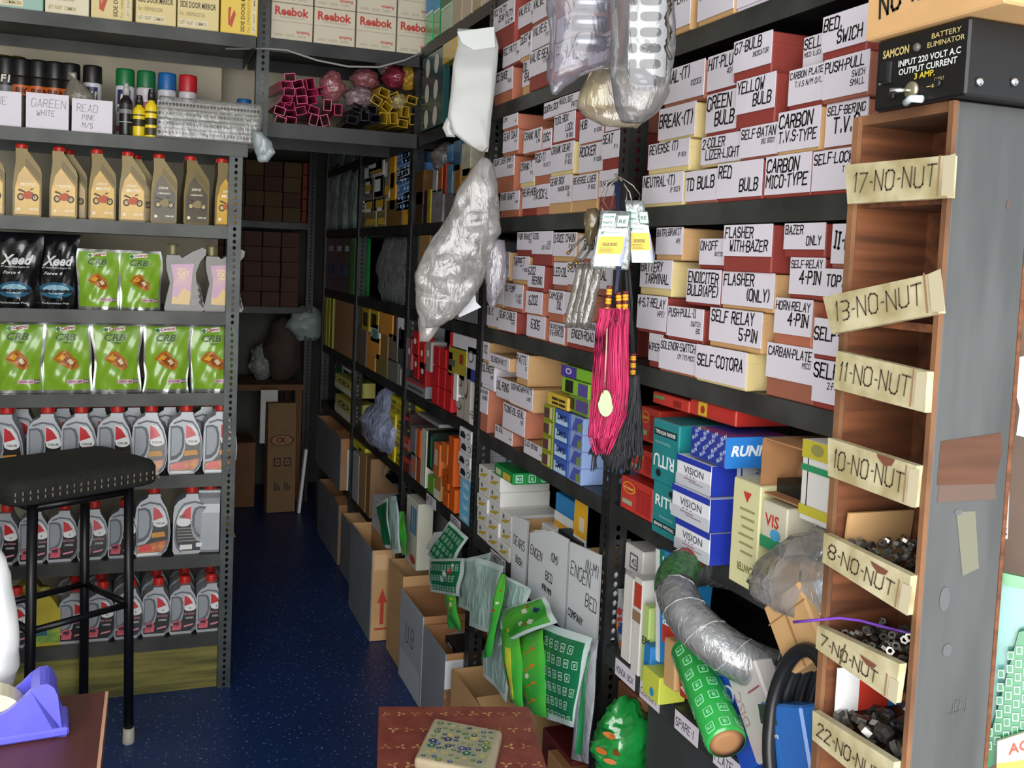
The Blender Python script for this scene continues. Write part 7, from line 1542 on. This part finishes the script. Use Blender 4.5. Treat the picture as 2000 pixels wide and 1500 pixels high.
# white parcel
pl = Plane(920, 180, .74)
PARC = mat('a9aba8', .3, var=.05, scale=10, coat=.3, bump=.35, name='white_poly_mailer')
o = pl.bag('white_parcel', [(58, 893, 966, .3), (90, 893, 974, .8), (130, 884, 971, 1), (180, 880, 966, 1), (230, 874, 960, 1), (262, 884, 957, .8), (285, 915, 955, .5), (297, 938, 953, .2)], PARC, .012, 'white plastic mailer hanging folded between the shelves', 'parcel', ex=5, cr=.0012, f=22, sub=4)
pl.quad('folded_flap', [(893, 62), (965, 52), (967, 92), (925, 98), (902, 84)], mat('c4c8c4', .35, coat=.3), dd=-.013, parent=o, th=.004)
pl.bag('tail', [(230, 872, 884, .4), (250, 864, 880, .5), (268, 872, 890, .3)], PARC, .01, '', parent=o, cr=.002)
# big grey bag
pl = Plane(900, 480, .68)
GB = film('bdbbb9', .60, .16, .8, .55, 34)
pl.bag('plastic_bag', [(308, 936, 954, .3), (325, 920, 962, .5), (360, 900, 970, .8), (410, 880, 972, 1), (455, 852, 978, 1.1), (495, 828, 960, 1.1), (535, 806, 945, 1.1), (570, 806, 930, 1), (600, 810, 905, .8), (625, 815, 885, .6), (640, 820, 850, .3)], GB, .03, 'large grey see-through plastic bag hanging in front of the shelves', ex=2.6, cr=.014, f=11, seed=4, sub=6, seg=64)
pl.bag('plastic_bag', [(470, 962, 985, .4), (500, 948, 990, .8), (545, 946, 988, .8), (580, 950, 976, .6), (602, 955, 968, .3)], film('c4bfca', .68, .1, .9, .8, 30), .025, 'small clear bag hanging at the right of the large grey bag', cr=.006, f=26, seed=5, dd=.004)
pl.quad('white_paper', [(925, 545), (930, 590), (940, 600), (897, 620), (888, 588)], mat('d2d4d8', .5, bump=.4, scale=20), 'crumpled white paper hanging below the large grey bag', 'paper', dd=.03, th=.006)
pl.bag('plastic_bag', [(622, 815, 870, .5), (650, 816, 850, .6), (668, 818, 838, .3)], film('b9b2b0', .5, .1, .8, .8, 30), .02, 'thin clear bag dangling lowest, over the red packets', cr=.006, f=26, seed=6, dd=.03)
mb = MB(); mb.tube([pl.at(973, 472, .004), pl.at(966, 440, .05), onx(946, 425, XR - .001)], .0012, mat('8c8680', .6), 6); o = mb.build('string'); tag(o, 'thin string holding the small clear bag to the dark upright', 'string')
mb = MB(); mb.tube([pl.at(945, 312), pl.at(946, 296), pl.at(952, 288)], .0016, mat('8c6a4c', .6), 6); o = mb.build('string'); tag(o, 'short string tying the large grey bag to the mailer', 'string')
# clear bags of parts at the top
pl = Plane(1190, 110, .63)
pl.bag('plastic_bag', [(-60, 1075, 1205, 1), (0, 1066, 1205, 1), (60, 1070, 1204, 1), (100, 1068, 1200, .9), (125, 1066, 1195, .7), (150, 1064, 1130, .5), (170, 1072, 1105, .3), (186, 1078, 1088, .2)], film('b4b2c2', .84, .12, .4, .6, 18), .03, 'clear violet-tinged bag of chromed parts hanging at top, left one', ex=2.6, cr=.006, f=16, seed=7)
mb = MB(); c = pl.loc(1150, 40); 
for k in range(4):
    z_ = pl.loc(1150, -30 + 38 * k).z; x0 = pl.loc(1118, 0).x; x1 = pl.loc(1188, 0).x
    mb.loft([(x0 + (x1 - x0) / 2, .0, z_ - .010, (x1 - x0) / 2, .010), ((x0 + x1) / 2, -.004, z_, (x1 - x0) / 2, .016), ((x0 + x1) / 2, 0, z_ + .009, (x1 - x0) / 2, .010)], mat('9a9ca0', .3, .9), 18, ex=3)
o = mb.build('chrome_cover', loc=pl.o, rz=pl.rz); tag(o, 'ribbed chrome cover inside the left hanging clear bag', 'chrome part')
pl2 = Plane(1250, 110, .60)
pl2.bag('plastic_bag', [(-60, 1192, 1316, 1), (0, 1190, 1316, 1), (90, 1192, 1318, 1), (140, 1190, 1312, 1), (180, 1196, 1306, .9), (215, 1202, 1288, .7), (240, 1210, 1256, .4)], film('bfc0c6', .90, .12, .4, .5, 18), .03, 'clear bag holding a slotted white guard, hanging at top, right one', ex=2.6, cr=.005, f=16, seed=8)
gd = pl2.quad('slotted_guard', [(1232, -60), (1306, -60), (1300, 150), (1226, 150)], mat('b4b5b4', .4, coat=.3), 'white slotted plastic guard inside the right hanging bag', 'guard', th=.012, dd=.0)
l = MB()
for k in range(7):
    for cx_, rx_ in ((1240, 8), (1274, 21)):
        y_ = -30 + 31 * k
        pts = [pl2.loc(cx_ - 2 + rx_ * math.copysign(abs(math.cos(a)) ** .5, math.cos(a)) - .02 * y_, y_ + 9.5 * math.copysign(abs(math.sin(a)) ** .8, math.sin(a)), -.0008) for a in [2 * PI * j / 18 for j in range(18)]]
        l.add([(p.x, -.0008, p.z) for p in pts], [tuple(range(18))[::-1]], mat('453f3b', .6))
l.build('slots', gd)
pl2.bag('glossy_cap', [(136, 1222, 1262, .5), (150, 1224, 1278, 1), (165, 1230, 1282, 1), (178, 1234, 1270, .5)], mat('16182a', .08, coat=1.0), .014, 'glossy dark blue cap at the bottom of the right hanging bag', 'cap', cr=.003, f=30, dd=-.004)
mb = MB(); mb.tube([pl2.at(1305 + 5 * math.sin(k * 1.1), 0 + k * 9, -.034) for k in range(14)], .0026, mat('3a332c', .35), 8); o = mb.build('chain'); tag(o, 'dark chain-like trim strip at the right edge of the hanging bag', 'chain')
pl3 = Plane(1200, 200, .66)
pl3.bag('plastic_bag', [(128, 1170, 1215, .4), (150, 1150, 1300, .8), (180, 1132, 1308, 1), (210, 1120, 1290, 1), (232, 1140, 1262, .8), (250, 1172, 1240, .4)], film('b9ad94', .66, .12, .8, .8, 20), .03, 'brownish clear bag of leaflets hanging below the two parts bags', ex=2.4, cr=.008, f=18, seed=9, dd=.01)
for k, (q, c, lb) in enumerate((([(1158, 128), (1168, 130), (1140, 200), (1130, 196)], 'c9bf98', 'narrow cream leaflet'), ([(1150, 160), (1186, 166), (1184, 214), (1146, 204)], 'c4bd80', 'cream and red leaflet'), ([(1200, 175), (1240, 170), (1238, 205), (1198, 212)], 'b9b0c4', 'lilac leaflet'))):
    pl3.quad('leaflet', q, mat(c, .5), lb + ' in the brownish hanging bag', 'leaflet', th=.001, dd=.004 + .003 * k)
# spare-part bags on wire rings
pl = Plane(1205, 460, .715)
def spare(l, P, x0, y0, sx, tl):
    G = mat('9fc4b2', .4); K = mat('3a5a50', .4); T = lambda u, v, d=.0007: P(x0 + sx * u + tl * v, y0 + v, d)
    def q(u0, u1, v0, v1, m_, d=.0007): l.add([T(u0, v1, d), T(u1, v1, d), T(u1, v0, d), T(u0, v0, d)], [(0, 1, 2, 3)], m_)
    q(0, 54, 35, 108, mat('c3dcd2', .4)); q(4, 28, 5, 30, mat('b4d8c8', .4)); q(32, 56, 8, 32, K); q(33.5, 54.5, 9.5, 30.5, mat('b9dccc', .4), .001); q(2, 52, 50, 84, mat('e0b81c', .4), .0012); q(50, 56, 52, 106, mat('8c94c4', .4), .001)
    for k in range(14): q(10 + k * 2.2, 11 + k * 2.2 + (k % 3) * .4, 62, 69, mat('6a5a1c', .5), .0016)
    for k in range(4): q(6, 30 + 5 * (k % 2), 72 + 2.5 * k, 73.2 + 2.5 * k, mat('8a7420', .5), .0016)
    f = lambda a, b, d=.0018: T(a, b, d)
    printed(l, 'RE', 36, 0, 7, K, None, .03, width=15, fn=lambda a, b: T(a, 24 - b, .0018)); printed(l, 'GENUINE', 6, 0, 3.4, K, None, .01, width=20, fn=lambda a, b: T(a, 13 - b, .0018)); printed(l, 'PARTS', 6, 0, 4.4, K, None, .02, width=18, fn=lambda a, b: T(a, 25 - b, .0018))
    printed(l, 'Motorcycle', 10, 0, 3.4, K, None, 0, width=30, fn=lambda a, b: T(a, 43 - b, .0018)); l.add([T(4, 46), T(10, 46), T(10, 40), T(4, 40)], [(0, 1, 2, 3)], mat('2c6a4a', .5))
o = pl.bag('zip_bag', [(412, 1172, 1232, .5), (440, 1170, 1232, 1), (480, 1162, 1232, 1), (515, 1152, 1228, .8), (526, 1154, 1226, .3)], film('d3dede', .8, .07, .9, .4, 30), .008, 'clear spare-part bag with green and yellow label, front one on the wire ring', ex=5, cr=.002, f=20, seed=3)
m2 = MB(); spare(m2, lambda x, y, d: (lambda q: (q.x, q.y, q.z))(pl.loc(x, y, -.010 - d)), 1176, 412, 1.0, -.16); m2.build('printed_label', o)
o = pl.bag('zip_bag', [(392, 1212, 1256, .5), (420, 1220, 1262, 1), (460, 1226, 1270, 1), (500, 1228, 1280, .8), (514, 1232, 1278, .3)], film('ccd4d4', .75, .07, 1.0, .5, 30), .008, 'second clear spare-part bag, half behind the front one', ex=5, cr=.002, f=20, seed=4, dd=.022)
m2 = MB(); spare(m2, lambda x, y, d: (lambda q: (q.x, q.y, q.z))(pl.loc(x, y, .011 - d)), 1222, 405, .75, .12); m2.build('printed_label', o)
for k, pts in enumerate((((1207, 348), (1186, 356), (1176, 380), (1174, 405), (1180, 415)), ((1207, 348), (1190, 362), (1178, 392), (1190, 412)), ((1210, 346), (1224, 366), (1224, 388), (1220, 398)), ((1210, 345), (1236, 362), (1250, 380), (1248, 395)), ((1208, 346), (1230, 376), (1236, 402)))):
    mb = MB(); mb.tube([pl.at(x, y, .012) for x, y in pts], .0011, mat('9a948c', .3, .6), 6); o = mb.build('wire_ring'); tag(o, 'thin wire loop holding the spare-part bags on the upright', 'wire', 'wire loops on the upright')
pl.bag('brown_cap_bag', [(408, 1146, 1168, .5), (425, 1140, 1170, 1), (445, 1140, 1168, 1), (465, 1142, 1160, .8), (480, 1146, 1156, .4)], mat('5f5238', .3, var=.4, scale=60, coat=.6), .016, 'olive brown rubber caps bunched in a bag left of the spare-part bags', cr=.008, f=50, seed=5, dd=.03)
for k, pts in enumerate((((1150, 470), (1130, 500), (1116, 520)), ((1160, 478), (1140, 505), (1128, 512)), ((1150, 455), (1120, 482), (1112, 492)))):
    mb = MB(); mb.tube([pl.at(x, y, .03) for x, y in pts], .0022, mat('4a4438', .3), 8); mb.tube([pl.at(*pts[-1], .03), pl.at(pts[-1][0] - 5, pts[-1][1] + 4, .03)], .0026, mat('b0783c', .25, .9), 8); o = mb.build('cable_end'); tag(o, 'dark cable with coppery end sticking out left of the spare-part bags', 'cable', 'cable ends by the spare-part bags')
for k in range(4):
    x = 1163 - k * 11
    pl.bag('smoky_packet', [(515, x - 2, x + 14, .5), (560, x - 12, x + 8, 1), (605, x - 24, x - 2, 1), (640, x - 28, x - 12, .5)], film('8a847c', .55, .07, 1.0, .7, 30), .006, 'smoky slim packet of black strips hanging left of the tassels, ' + ('nearest to them', 'second', 'third', 'farthest from them')[k], 'packet', cr=.002, f=30, seed=10 + k, dd=.035 + .012 * k, group='smoky packets')
mb = MB(); mb.tube([pl.at(1168, 520, .05), pl.at(1178, 470, .045), pl.at(1206, 350, .012)], .0012, mat('4a4440', .5), 6); o = mb.build('string'); tag(o, 'thin dark string from which the smoky packets hang', 'string')
# tassels
def tassel(plane, top, bead, body, m, mr, n, label, seed, hd=.020, dd=0.0):
    e = empty('tassel', label, 'tassel', plane.o); e.rotation_euler = (0, 0, plane.rz); r = random.Random(seed)
    mb = MB(); a = plane.loc(*top, dd); b = plane.loc(*bead[0], dd)
    for k in range(5): mb.tube([(a.x + r.uniform(-.004, .004), .05, a.z), (a.x * .3 + b.x * .7 + r.uniform(-.006, .006), dd * .3 + .035, a.z * .3 + b.z * .7), (b.x + r.uniform(-.003, .003), dd, b.z)], .0019, mr, 6)
    mb.build('cord', e)
    for k, q in enumerate(bead[1:]):
        p0 = plane.loc(q[0], q[1], dd); p1 = plane.loc(q[2], q[3], dd); mb = MB(); n_ = 9
        for j in range(n_):
            t0 = j / n_; A = Vector((p0.x, dd, p0.z)).lerp(Vector((p1.x, dd, p1.z)), t0); B = Vector((p0.x, dd, p0.z)).lerp(Vector((p1.x, dd, p1.z)), (j + 1) / n_)
            mb.tube([A, A.lerp(B, .5), B], [.0042, .0052, .0042], mat('d39a2a', .35) if j % 3 else mat('5c1f24', .4), 10)
        mb.build('bead_binding', e)
    mb = MB()
    R = [(plane.loc(x0, y, dd), plane.loc(x1, y, dd)) for y, x0, x1 in body]
    core = MB(); core.loft([((A.x + B.x) / 2, dd, (A.z + B.z) / 2, (B.x - A.x) / 2 * (.92 if i < len(R) - 2 else .7 if i < len(R) - 1 else .2), hd * (.75 if i < len(R) - 1 else .2) * (.5 + .5 * i / (len(R) - 1))) for i, (A, B) in enumerate(R)][::-1], m[1], 24, crumple=.003, freq=60, seed=seed, sub=3); core.build('thread_body', e)
    for k in range(n):
        u = r.random(); w_ = r.uniform(-1, 1); cut = r.uniform(.80, 1.0); pts = []
        for i, (A, B) in enumerate(R):
            t = i / (len(R) - 1)
            if t > cut + .01: break
            uu = min(1, max(0, u + r.uniform(-.03, .03))); q = A.lerp(B, uu)
            pts.append((q.x + r.uniform(-.001, .001), dd + w_ * hd * (1 - (2 * uu - 1) ** 2) ** .5 * (.5 + .5 * t), q.z + r.uniform(-.003, .003)))
        mb.tube(pts, .0011, m[k % len(m)], 4, cap=False)
    o = mb.build('strands', e); o['kind'] = 'stuff'
    return e
pl = Plane(1195, 720, .70)
PK = [mat('b3164f', .6), mat('9c1244', .65), mat('c22660', .6)]; BK = [mat('15151a', .6), mat('202026', .6)]
hk = MB(); hq = Plane(1205, 460, .715).at(1208, 348, .012); hk.tube([Vector((XR, 1.59, hq.z + .012)), Vector((XR - .04, 1.585, hq.z + .006)), hq, hq + Vector((-.006, 0, .006))], .0022, mat('6b6660', .4, .7), 8); o = hk.build('wire_hook'); tag(o, 'bent wire hook on the upright, holding tassels and spare-part bags', 'hook')
e = tassel(pl, (1207, 350), [(1205, 575), (1191, 558, 1186, 612), (1208, 570, 1210, 624), (1222, 568, 1221, 625)], [(605, 1172, 1228), (640, 1165, 1226), (700, 1160, 1227), (760, 1157, 1227), (810, 1153, 1222), (850, 1150, 1205), (885, 1160, 1190)], PK, mat('141c3c', .6), 620, 'magenta thread tassel with gold beads hanging from the shelf upright', 3)
mb = MB(); q = [pl.loc(1183 + 15 * math.cos(a) * (1.0 if math.sin(a) > 0 else .8), 788 + 26 * math.sin(a), -.0235) for a in [2 * PI * j / 22 for j in range(22)]]
mb.add([(p.x, -.0225, p.z) for p in q] + [(p.x, -.0205, p.z) for p in q], [tuple(range(22))[::-1]] + [(j, (j + 1) % 22, 22 + (j + 1) % 22, 22 + j) for j in range(22)], mat('a9d890', .6)); mb.build('green_patch', e)
mb = MB(); mb.tube([(lambda p: (p.x, -.0225, p.z))(pl.loc(x, y)) for x, y in ((1186, 640), (1184, 690), (1182, 740), (1178, 765))], .0012, mat('d8a89a', .6), 4); mb.build('pale_thread', e)
tassel(pl, (1212, 352), [(1236, 690), (1237, 690, 1236, 732)], [(735, 1222, 1248), (770, 1210, 1250), (810, 1190, 1252), (850, 1165, 1254), (885, 1150, 1255), (918, 1148, 1250)], BK, mat('101014', .6), 620, 'black thread tassel with gold beads hanging beside the magenta one', 5, hd=.026, dd=.03)

# ------------------------------------------------------------------ stool, counter and small table
stool = empty('stool', 'tall black square-tube stool with padded dark seat in front of the oil shelves', 'stool')
A1, A3 = Vector((-.229, 2.485, 0)), Vector((-.018, 2.616, 0)); dv = A3 - A1; nv = Vector((-dv.y, dv.x, 0)); A2 = A3 + nv * .85; A4 = A1 + nv * .85
BT = mat('15161a', .35, .3, name='black_tube'); cs = (A1, A3, A2, A4); ctr = (A1 + A2) / 2
feet = [c + (c - ctr) * .06 for c in cs]
for c, f in zip(cs, feet):
    mb = MB(); mb.tube([f + Vector((0, 0, .035)), c + Vector((0, 0, .675))], .0125, BT, 10); lg = mb.build('leg', stool)
    mb = MB(); mb.lathe([(.014, 0), (.0155, .004), (.014, .042)], mat('a9a99f', .5), 14, Matrix.Translation(f)); fo = mb.build('foot_cap', stool); fo['label'] = 'pale plastic foot cap'
for zz, r_ in ((.668, .011), (.371, .009)):
    for i in range(4):
        a, b = cs[i], cs[(i + 1) % 4]; t = (zz - .675) / -.64; a = a + (feet[i] - cs[i]) * t; b = b + (feet[(i + 1) % 4] - cs[(i + 1) % 4]) * t
        mb = MB(); mb.tube([a + Vector((0, 0, zz)), b + Vector((0, 0, zz))], r_, BT, 8); mb.build('rail', stool)
ang = math.atan2(dv.y, dv.x); Ms = Matrix.Translation((ctr.x, ctr.y, 0)) @ Matrix.Rotation(ang, 4, 'Z')
mb = MB(); L2 = dv.length / 2 + .07; W2 = nv.length * .85 / 2 + .04
SEATM = mat('23221f', .85, hex2='171715', scale=120, bump=.4, name='dark_seat_fabric')
mb.loft([(0, 0, .684, L2 * .97, W2 * .97), (0, 0, .690, L2, W2), (0, 0, .728, L2, W2), (0, 0, .742, L2 * .96, W2 * .96), (0, 0, .746, L2 * .8, W2 * .8)], SEATM, 48, ex=9, M=Ms); so = mb.build('seat', stool)
mb = MB()
for row in range(2):
    for k in range(22): mb.box(-L2 * .95 + k * L2 * 1.9 / 21 - .0012, -L2 * .95 + k * L2 * 1.9 / 21 + .0012, -W2 - .0009, -W2 + .001, .698 + row * .014, .706 + row * .014, mat('8a8470', .6), Ms)
mb.build('stitching', so)
# counter
CT = mat('5b2e2a', .5, hex2='46211f', scale=4, stretch=(8, 1, 1), name='red_brown_laminate')
c1, c2 = onz(212, 1350, .85), onz(196, 1500, .85); dx = (c2.x - c1.x) / (c2.y - c1.y)
e = empty('counter', 'dark red-brown wooden counter at the lower left, seen edge on', 'counter')
mb = MB(); P = [(-1.1, c1.y, 0), (c1.x, c1.y, 0), (c1.x + dx * (.35 - c1.y), .35, 0), (-1.1, .35, 0)]
mb.add([(x, y, .832) for x, y, _ in P] + [(x, y, .85) for x, y, _ in P], [(0, 1, 2, 3), (7, 6, 5, 4), (0, 4, 5, 1), (1, 5, 6, 2), (2, 6, 7, 3), (3, 7, 4, 0)], CT); 
mb.add([(P[1][0] - .003, P[1][1] - .001, .8505), (P[1][0], P[1][1] - .001, .8505), (P[2][0], P[2][1], .8505), (P[2][0] - .003, P[2][1], .8505)], [(0, 1, 2, 3)], mat('b48a6c', .7)); mb.build('counter_top', e)
mb = MB(); mb.box(-1.08, c1.x - .05, .40, c1.y - .04, .001, .832, mat('4a2c26', .6)); mb.build('counter_body', e)
# tape dispenser on the counter
pl = Plane(60, 1440, P=Vector((-.085, .93, .90)))
e = empty('tape_dispenser', 'violet-blue plastic tape dispenser standing on the counter', 'tape dispenser', pl.o); e.rotation_euler = (0, 0, pl.rz)
DB_ = mat('5c5bd0', .32, var=.12, scale=30, coat=.3, name='violet_plastic')
def gz(p): return p
zc_ = .851 - pl.o.z
out = [(-70, 1440), (-20, 1408), (15, 1390), (42, 1368), (60, 1350), (78, 1338), (94, 1336), (106, 1344), (113, 1360), (118, 1400), (125, 1464)]
O = [pl.loc(x, y) for x, y in out]; O = [(p.x, p.z) for p in O]
base = [(O[-1][0] + .002, zc_), (O[0][0], zc_)]
OO = base[::-1] and ([base[1]] + [base[0]] + O[::-1])
for d0, d1 in ((0, .006), (.036, .042)):
    mb = MB(); mb.prism(OO, d0, d1, DB_); mb.build('side_wall', e, bevel=.002, seg=2)
mb = MB(); E_ = [q for q in O[4:]] ; EE = [(O[4][0], zc_), (O[-1][0], zc_)] + O[4:][::-1]; mb.prism(EE, .006, .036, DB_); mb.build('end_block', e, bevel=.002)
mb = MB(); mb.box(O[0][0], O[-1][0] + .004, -.003, .045, zc_, zc_ + .008, DB_); mb.build('base_plate', e, bevel=.002)
q = pl.loc(2, 1392, .02); mb = MB(); Mr = Matrix.Translation((q.x - .012, .0075, q.z - .012)) @ Matrix.Rotation(-PI / 2, 4, 'X')
n = 36; pts = []; 
for (r_, z_) in ((.022, 0), (.036, 0), (.036, .027), (.022, .027)): pts += [(r_ * math.cos(2 * PI * k / n), r_ * math.sin(2 * PI * k / n), z_) for k in range(n)]
mb.add(pts, [(i * n + k, i * n + (k + 1) % n, ((i + 1) % 4) * n + (k + 1) % n, ((i + 1) % 4) * n + k) for i in range(4) for k in range(n)], mat('cfc6a8', .35, name='cream_tape'), Mr); o = mb.build('tape_roll', loc=pl.o, rz=pl.rz); tag(o, 'cream roll of adhesive tape in the violet dispenser', 'tape')
# white sack at the left edge
pl = Plane(-40, 1220, P=Vector((-.23, 1.0, 1.0)))
pl.bag('white_sack', [(1040, -90, -40, .4), (1085, -110, 2, .8), (1130, -120, 18, 1), (1200, -124, 32, 1.1), (1260, -124, 38, 1.1), (1310, -120, 36, 1), (1352, -110, 20, .8)], mat('e4e6e6', .35, var=.06, scale=10, coat=.2), .03, 'white rounded plastic sack at the left photo edge, standing on the counter', 'sack', cr=.005, f=20, seed=2)
# low red table with flowered pad
t1, t2, t3 = onz(740, 1380, .5), onz(1032, 1380, .5), onz(1068, 1500, .5); dr = (t3 - t2); ne = t2 + dr * 1.9; nw = t1 + dr * 1.9
RT_ = mat('8f4a3c', .5, hex2='7a3830', scale=26, coat=.25, name='red_patterned_vinyl')
e = empty('low_table', 'low table covered in red floral vinyl at the bottom centre', 'table')
mb = MB(); Q = [t1, t2, ne, nw]; mb.add([(p.x, p.y, .47) for p in Q] + [(p.x, p.y, .5) for p in Q], [(0, 1, 2, 3), (7, 6, 5, 4), (0, 4, 5, 1), (1, 5, 6, 2), (2, 6, 7, 3), (3, 7, 4, 0)], RT_)
r = random.Random(3); u_ = t2 - t1; M = Matrix.Translation((0, 0, .5004))
for k in range(70):
    p = t1 + u_ * (((k % 10) + .5 + .5 * ((k // 10) % 2)) / 10.5) + dr * 1.9 * ((k // 10 + .5) / 7); s = r.uniform(.006, .009)
    a = r.uniform(0, 3); cc = mat(('b98a5a', 'c49a68', 'a8704c')[k % 3], .5)
    for j in range(3): disc(mb, p.x + s * .7 * math.cos(a + j * 2.1), p.y + s * .7 * math.sin(a + j * 2.1), s * .55, s * .3, cc, off(M, .0001 * j), 8, rot=a + j * 2.1)
mb.build('table_top', e, bevel=0.0)
for p in Q:
    c_ = (t1 + ne) / 2; p = p + (c_ - p) * .1; mb = MB(); mb.tube([(p.x, p.y, 0), (p.x, p.y, .47)], .014, BT, 10); mb.build('leg', e)
f = [onz(x, y, .522) for x, y in ((848, 1398), (982, 1424), (962, 1510), (808, 1478))]
mb = MB(); mb.add([(p.x, p.y, .501) for p in f] + [(p.x, p.y, .520) for p in f], [(0, 1, 2, 3), (7, 6, 5, 4), (0, 4, 5, 1), (1, 5, 6, 2), (2, 6, 7, 3), (3, 7, 4, 0)], mat('b9ab8e', .55, var=.12, scale=20, bump=.3)); o = mb.build('flowered_pad', bevel=.006, seg=3)
l = MB(); r = random.Random(9); U = f[1] - f[0]; V = f[3] - f[0]; PC = [mat('31406e', .5), mat('5a7a4a', .5), mat('4a5c8c', .5), mat('7a8c4a', .5), mat('2f6a5a', .5), mat('c4b26a', .5)]
inner = [f[0] + U * a + V * b for a, b in ((.07, .07), (.93, .07), (.93, .93), (.07, .93))]; l.add([(p.x, p.y, .5206) for p in inner], [(3, 2, 1, 0)], mat('a8a88a', .5, var=.2, scale=60))
for k in range(60):
    a, b = ((k % 8) + .5 + r.uniform(-.25, .25)) / 8, ((k // 8) + .5 + r.uniform(-.25, .25)) / 7.6; p = f[0] + U * (.08 + .84 * a) + V * (.08 + .84 * b); s = r.choice((.0035, .0045, .006, .0028)); m_ = r.choice(PC)
    for j in range(5): disc(l, p.x + s * .8 * math.cos(j * 1.257), p.y + s * .8 * math.sin(j * 1.257), s * .55, s * .5, m_, Matrix.Translation((0, 0, .5209 + .00005 * j)), 8)
    disc(l, p.x, p.y, s * .35, s * .35, mat('d6c88a', .5), Matrix.Translation((0, 0, .5216)), 8)
l.build('flower_print', o); tag(o, 'square cream pad printed with blue and green flowers, lying on the red table', 'pad')
goods('maroon_box', 1060, 1120, 1420, 1470, '5a1c1c', 'dark maroon box on the floor behind the red table', 'box', level=.16, d=.15, o=.0)
goods('kraft_box', 1070, 1140, 1465, 1500, '94704a', 'kraft box with torn flap on the floor behind the red table', 'box', level=.001, d=.2, o=.02, m=KRAFT)

# ------------------------------------------------------------------ right edge: packets hung outside the rack
pl = Plane(1960, 1250, P=ony(1960, 1250, .79))
def eq(name, q, m, label, cat='packet', dd=0, art=None, th=.006): return pl.quad(name, q, m, label, cat, th=th, dd=dd, art=art)
eq('part_packet', [(1940, 1115), (1962, 1130), (2030, 1140), (2060, 1200), (1990, 1430), (1912, 1500), (1905, 1470)], mat('5f9f98', .3, hex2='74aea6', scale=12, coat=.7), 'pale teal packet with white edge hanging right of the nut rack')
def re_edge(mb, P):
    for j in range(7):
        for i in range(5):
            x, y = 1940 + i * 17 - j * 1.5, 1300 + j * 26 - i * 10
            if x < 1930 + (1440 - y) * .2: continue
            for (a, b, c_) in ((6, 8, REW), (4.4, 6, REG)): mb.add([P(x - a, y + b, .001 + (8 - b) * .0002), P(x + a, y + b, .001 + (8 - b) * .0002), P(x + a, y - b, .001 + (8 - b) * .0002), P(x - a, y - b, .001 + (8 - b) * .0002)], [(0, 1, 2, 3)], c_)
eq('part_packet', [(1990, 1235), (2040, 1220), (2060, 1420), (1930, 1500), (1918, 1495)], REG, 'dark green packet with white squares hanging at the right photo edge', dd=-.008, art=re_edge)
eq('part_packet', [(1940, 1108), (1955, 1118), (2010, 1130), (2050, 1120), (2050, 1160), (1965, 1145)], mat('1c8a4a', .25, coat=.7), 'bright green packet top at the right photo edge', dd=-.012)
eq('ag_packet', [(1948, 1448), (2040, 1418), (2050, 1560), (1944, 1560)], mat('d8cfae', .3, coat=.4), 'cream packet with red lettering at the lower right corner', dd=-.016, art=lambda mb, P: (mb.add([P(1946, 1520), P(2040, 1500), P(2040, 1478), P(1947, 1492)], [(0, 1, 2, 3)], mat('d4b84a', .4)), printed(mb, 'AGS', 1970, 0, 20, mat('b0483c', .4), None, .02, fn=lambda a, b: P(a, 1474 - b - (a - 1970) * .3, .0012))))
eq('white_film', [(1978, 700), (2030, 690), (2030, 860), (1985, 850), (1992, 800), (1982, 760)], WHITE, 'white plastic film at the right photo edge above the packets', 'plastic film', dd=.03)
eq('printed_strip', [(1958, 885), (1974, 888), (1968, 1052), (1950, 1055)], mat('d6d6d8', .4), 'narrow white strip with black vertical lettering behind the rack', 'strip', dd=.05, th=.003, art=lambda mb, P: printed(mb, 'MAXX MOTOR', 0, 0, 7, mat('3a3c44', .4), None, .02, width=140, fn=lambda a, b: P(1956 + b + (140 - a) * .03, 1045 - a, .0012)))

# ------------------------------------------------------------------ put each assembled thing's origin at its base
bpy.context.view_layer.update()
for o in [q for q in scn.objects if q.type == 'EMPTY' and q.location.length < 1e-6 and q.children]:
    lo = Vector((1e9,) * 3); hi = -lo
    for c in o.children:
        for b in c.bound_box:
            p = c.matrix_world @ Vector(b)
            lo = Vector(map(min, lo, p)); hi = Vector(map(max, hi, p))
    base = Vector(((lo.x + hi.x) / 2, (lo.y + hi.y) / 2, lo.z))
    o.location = base
    for c in o.children: c.location = c.location - base
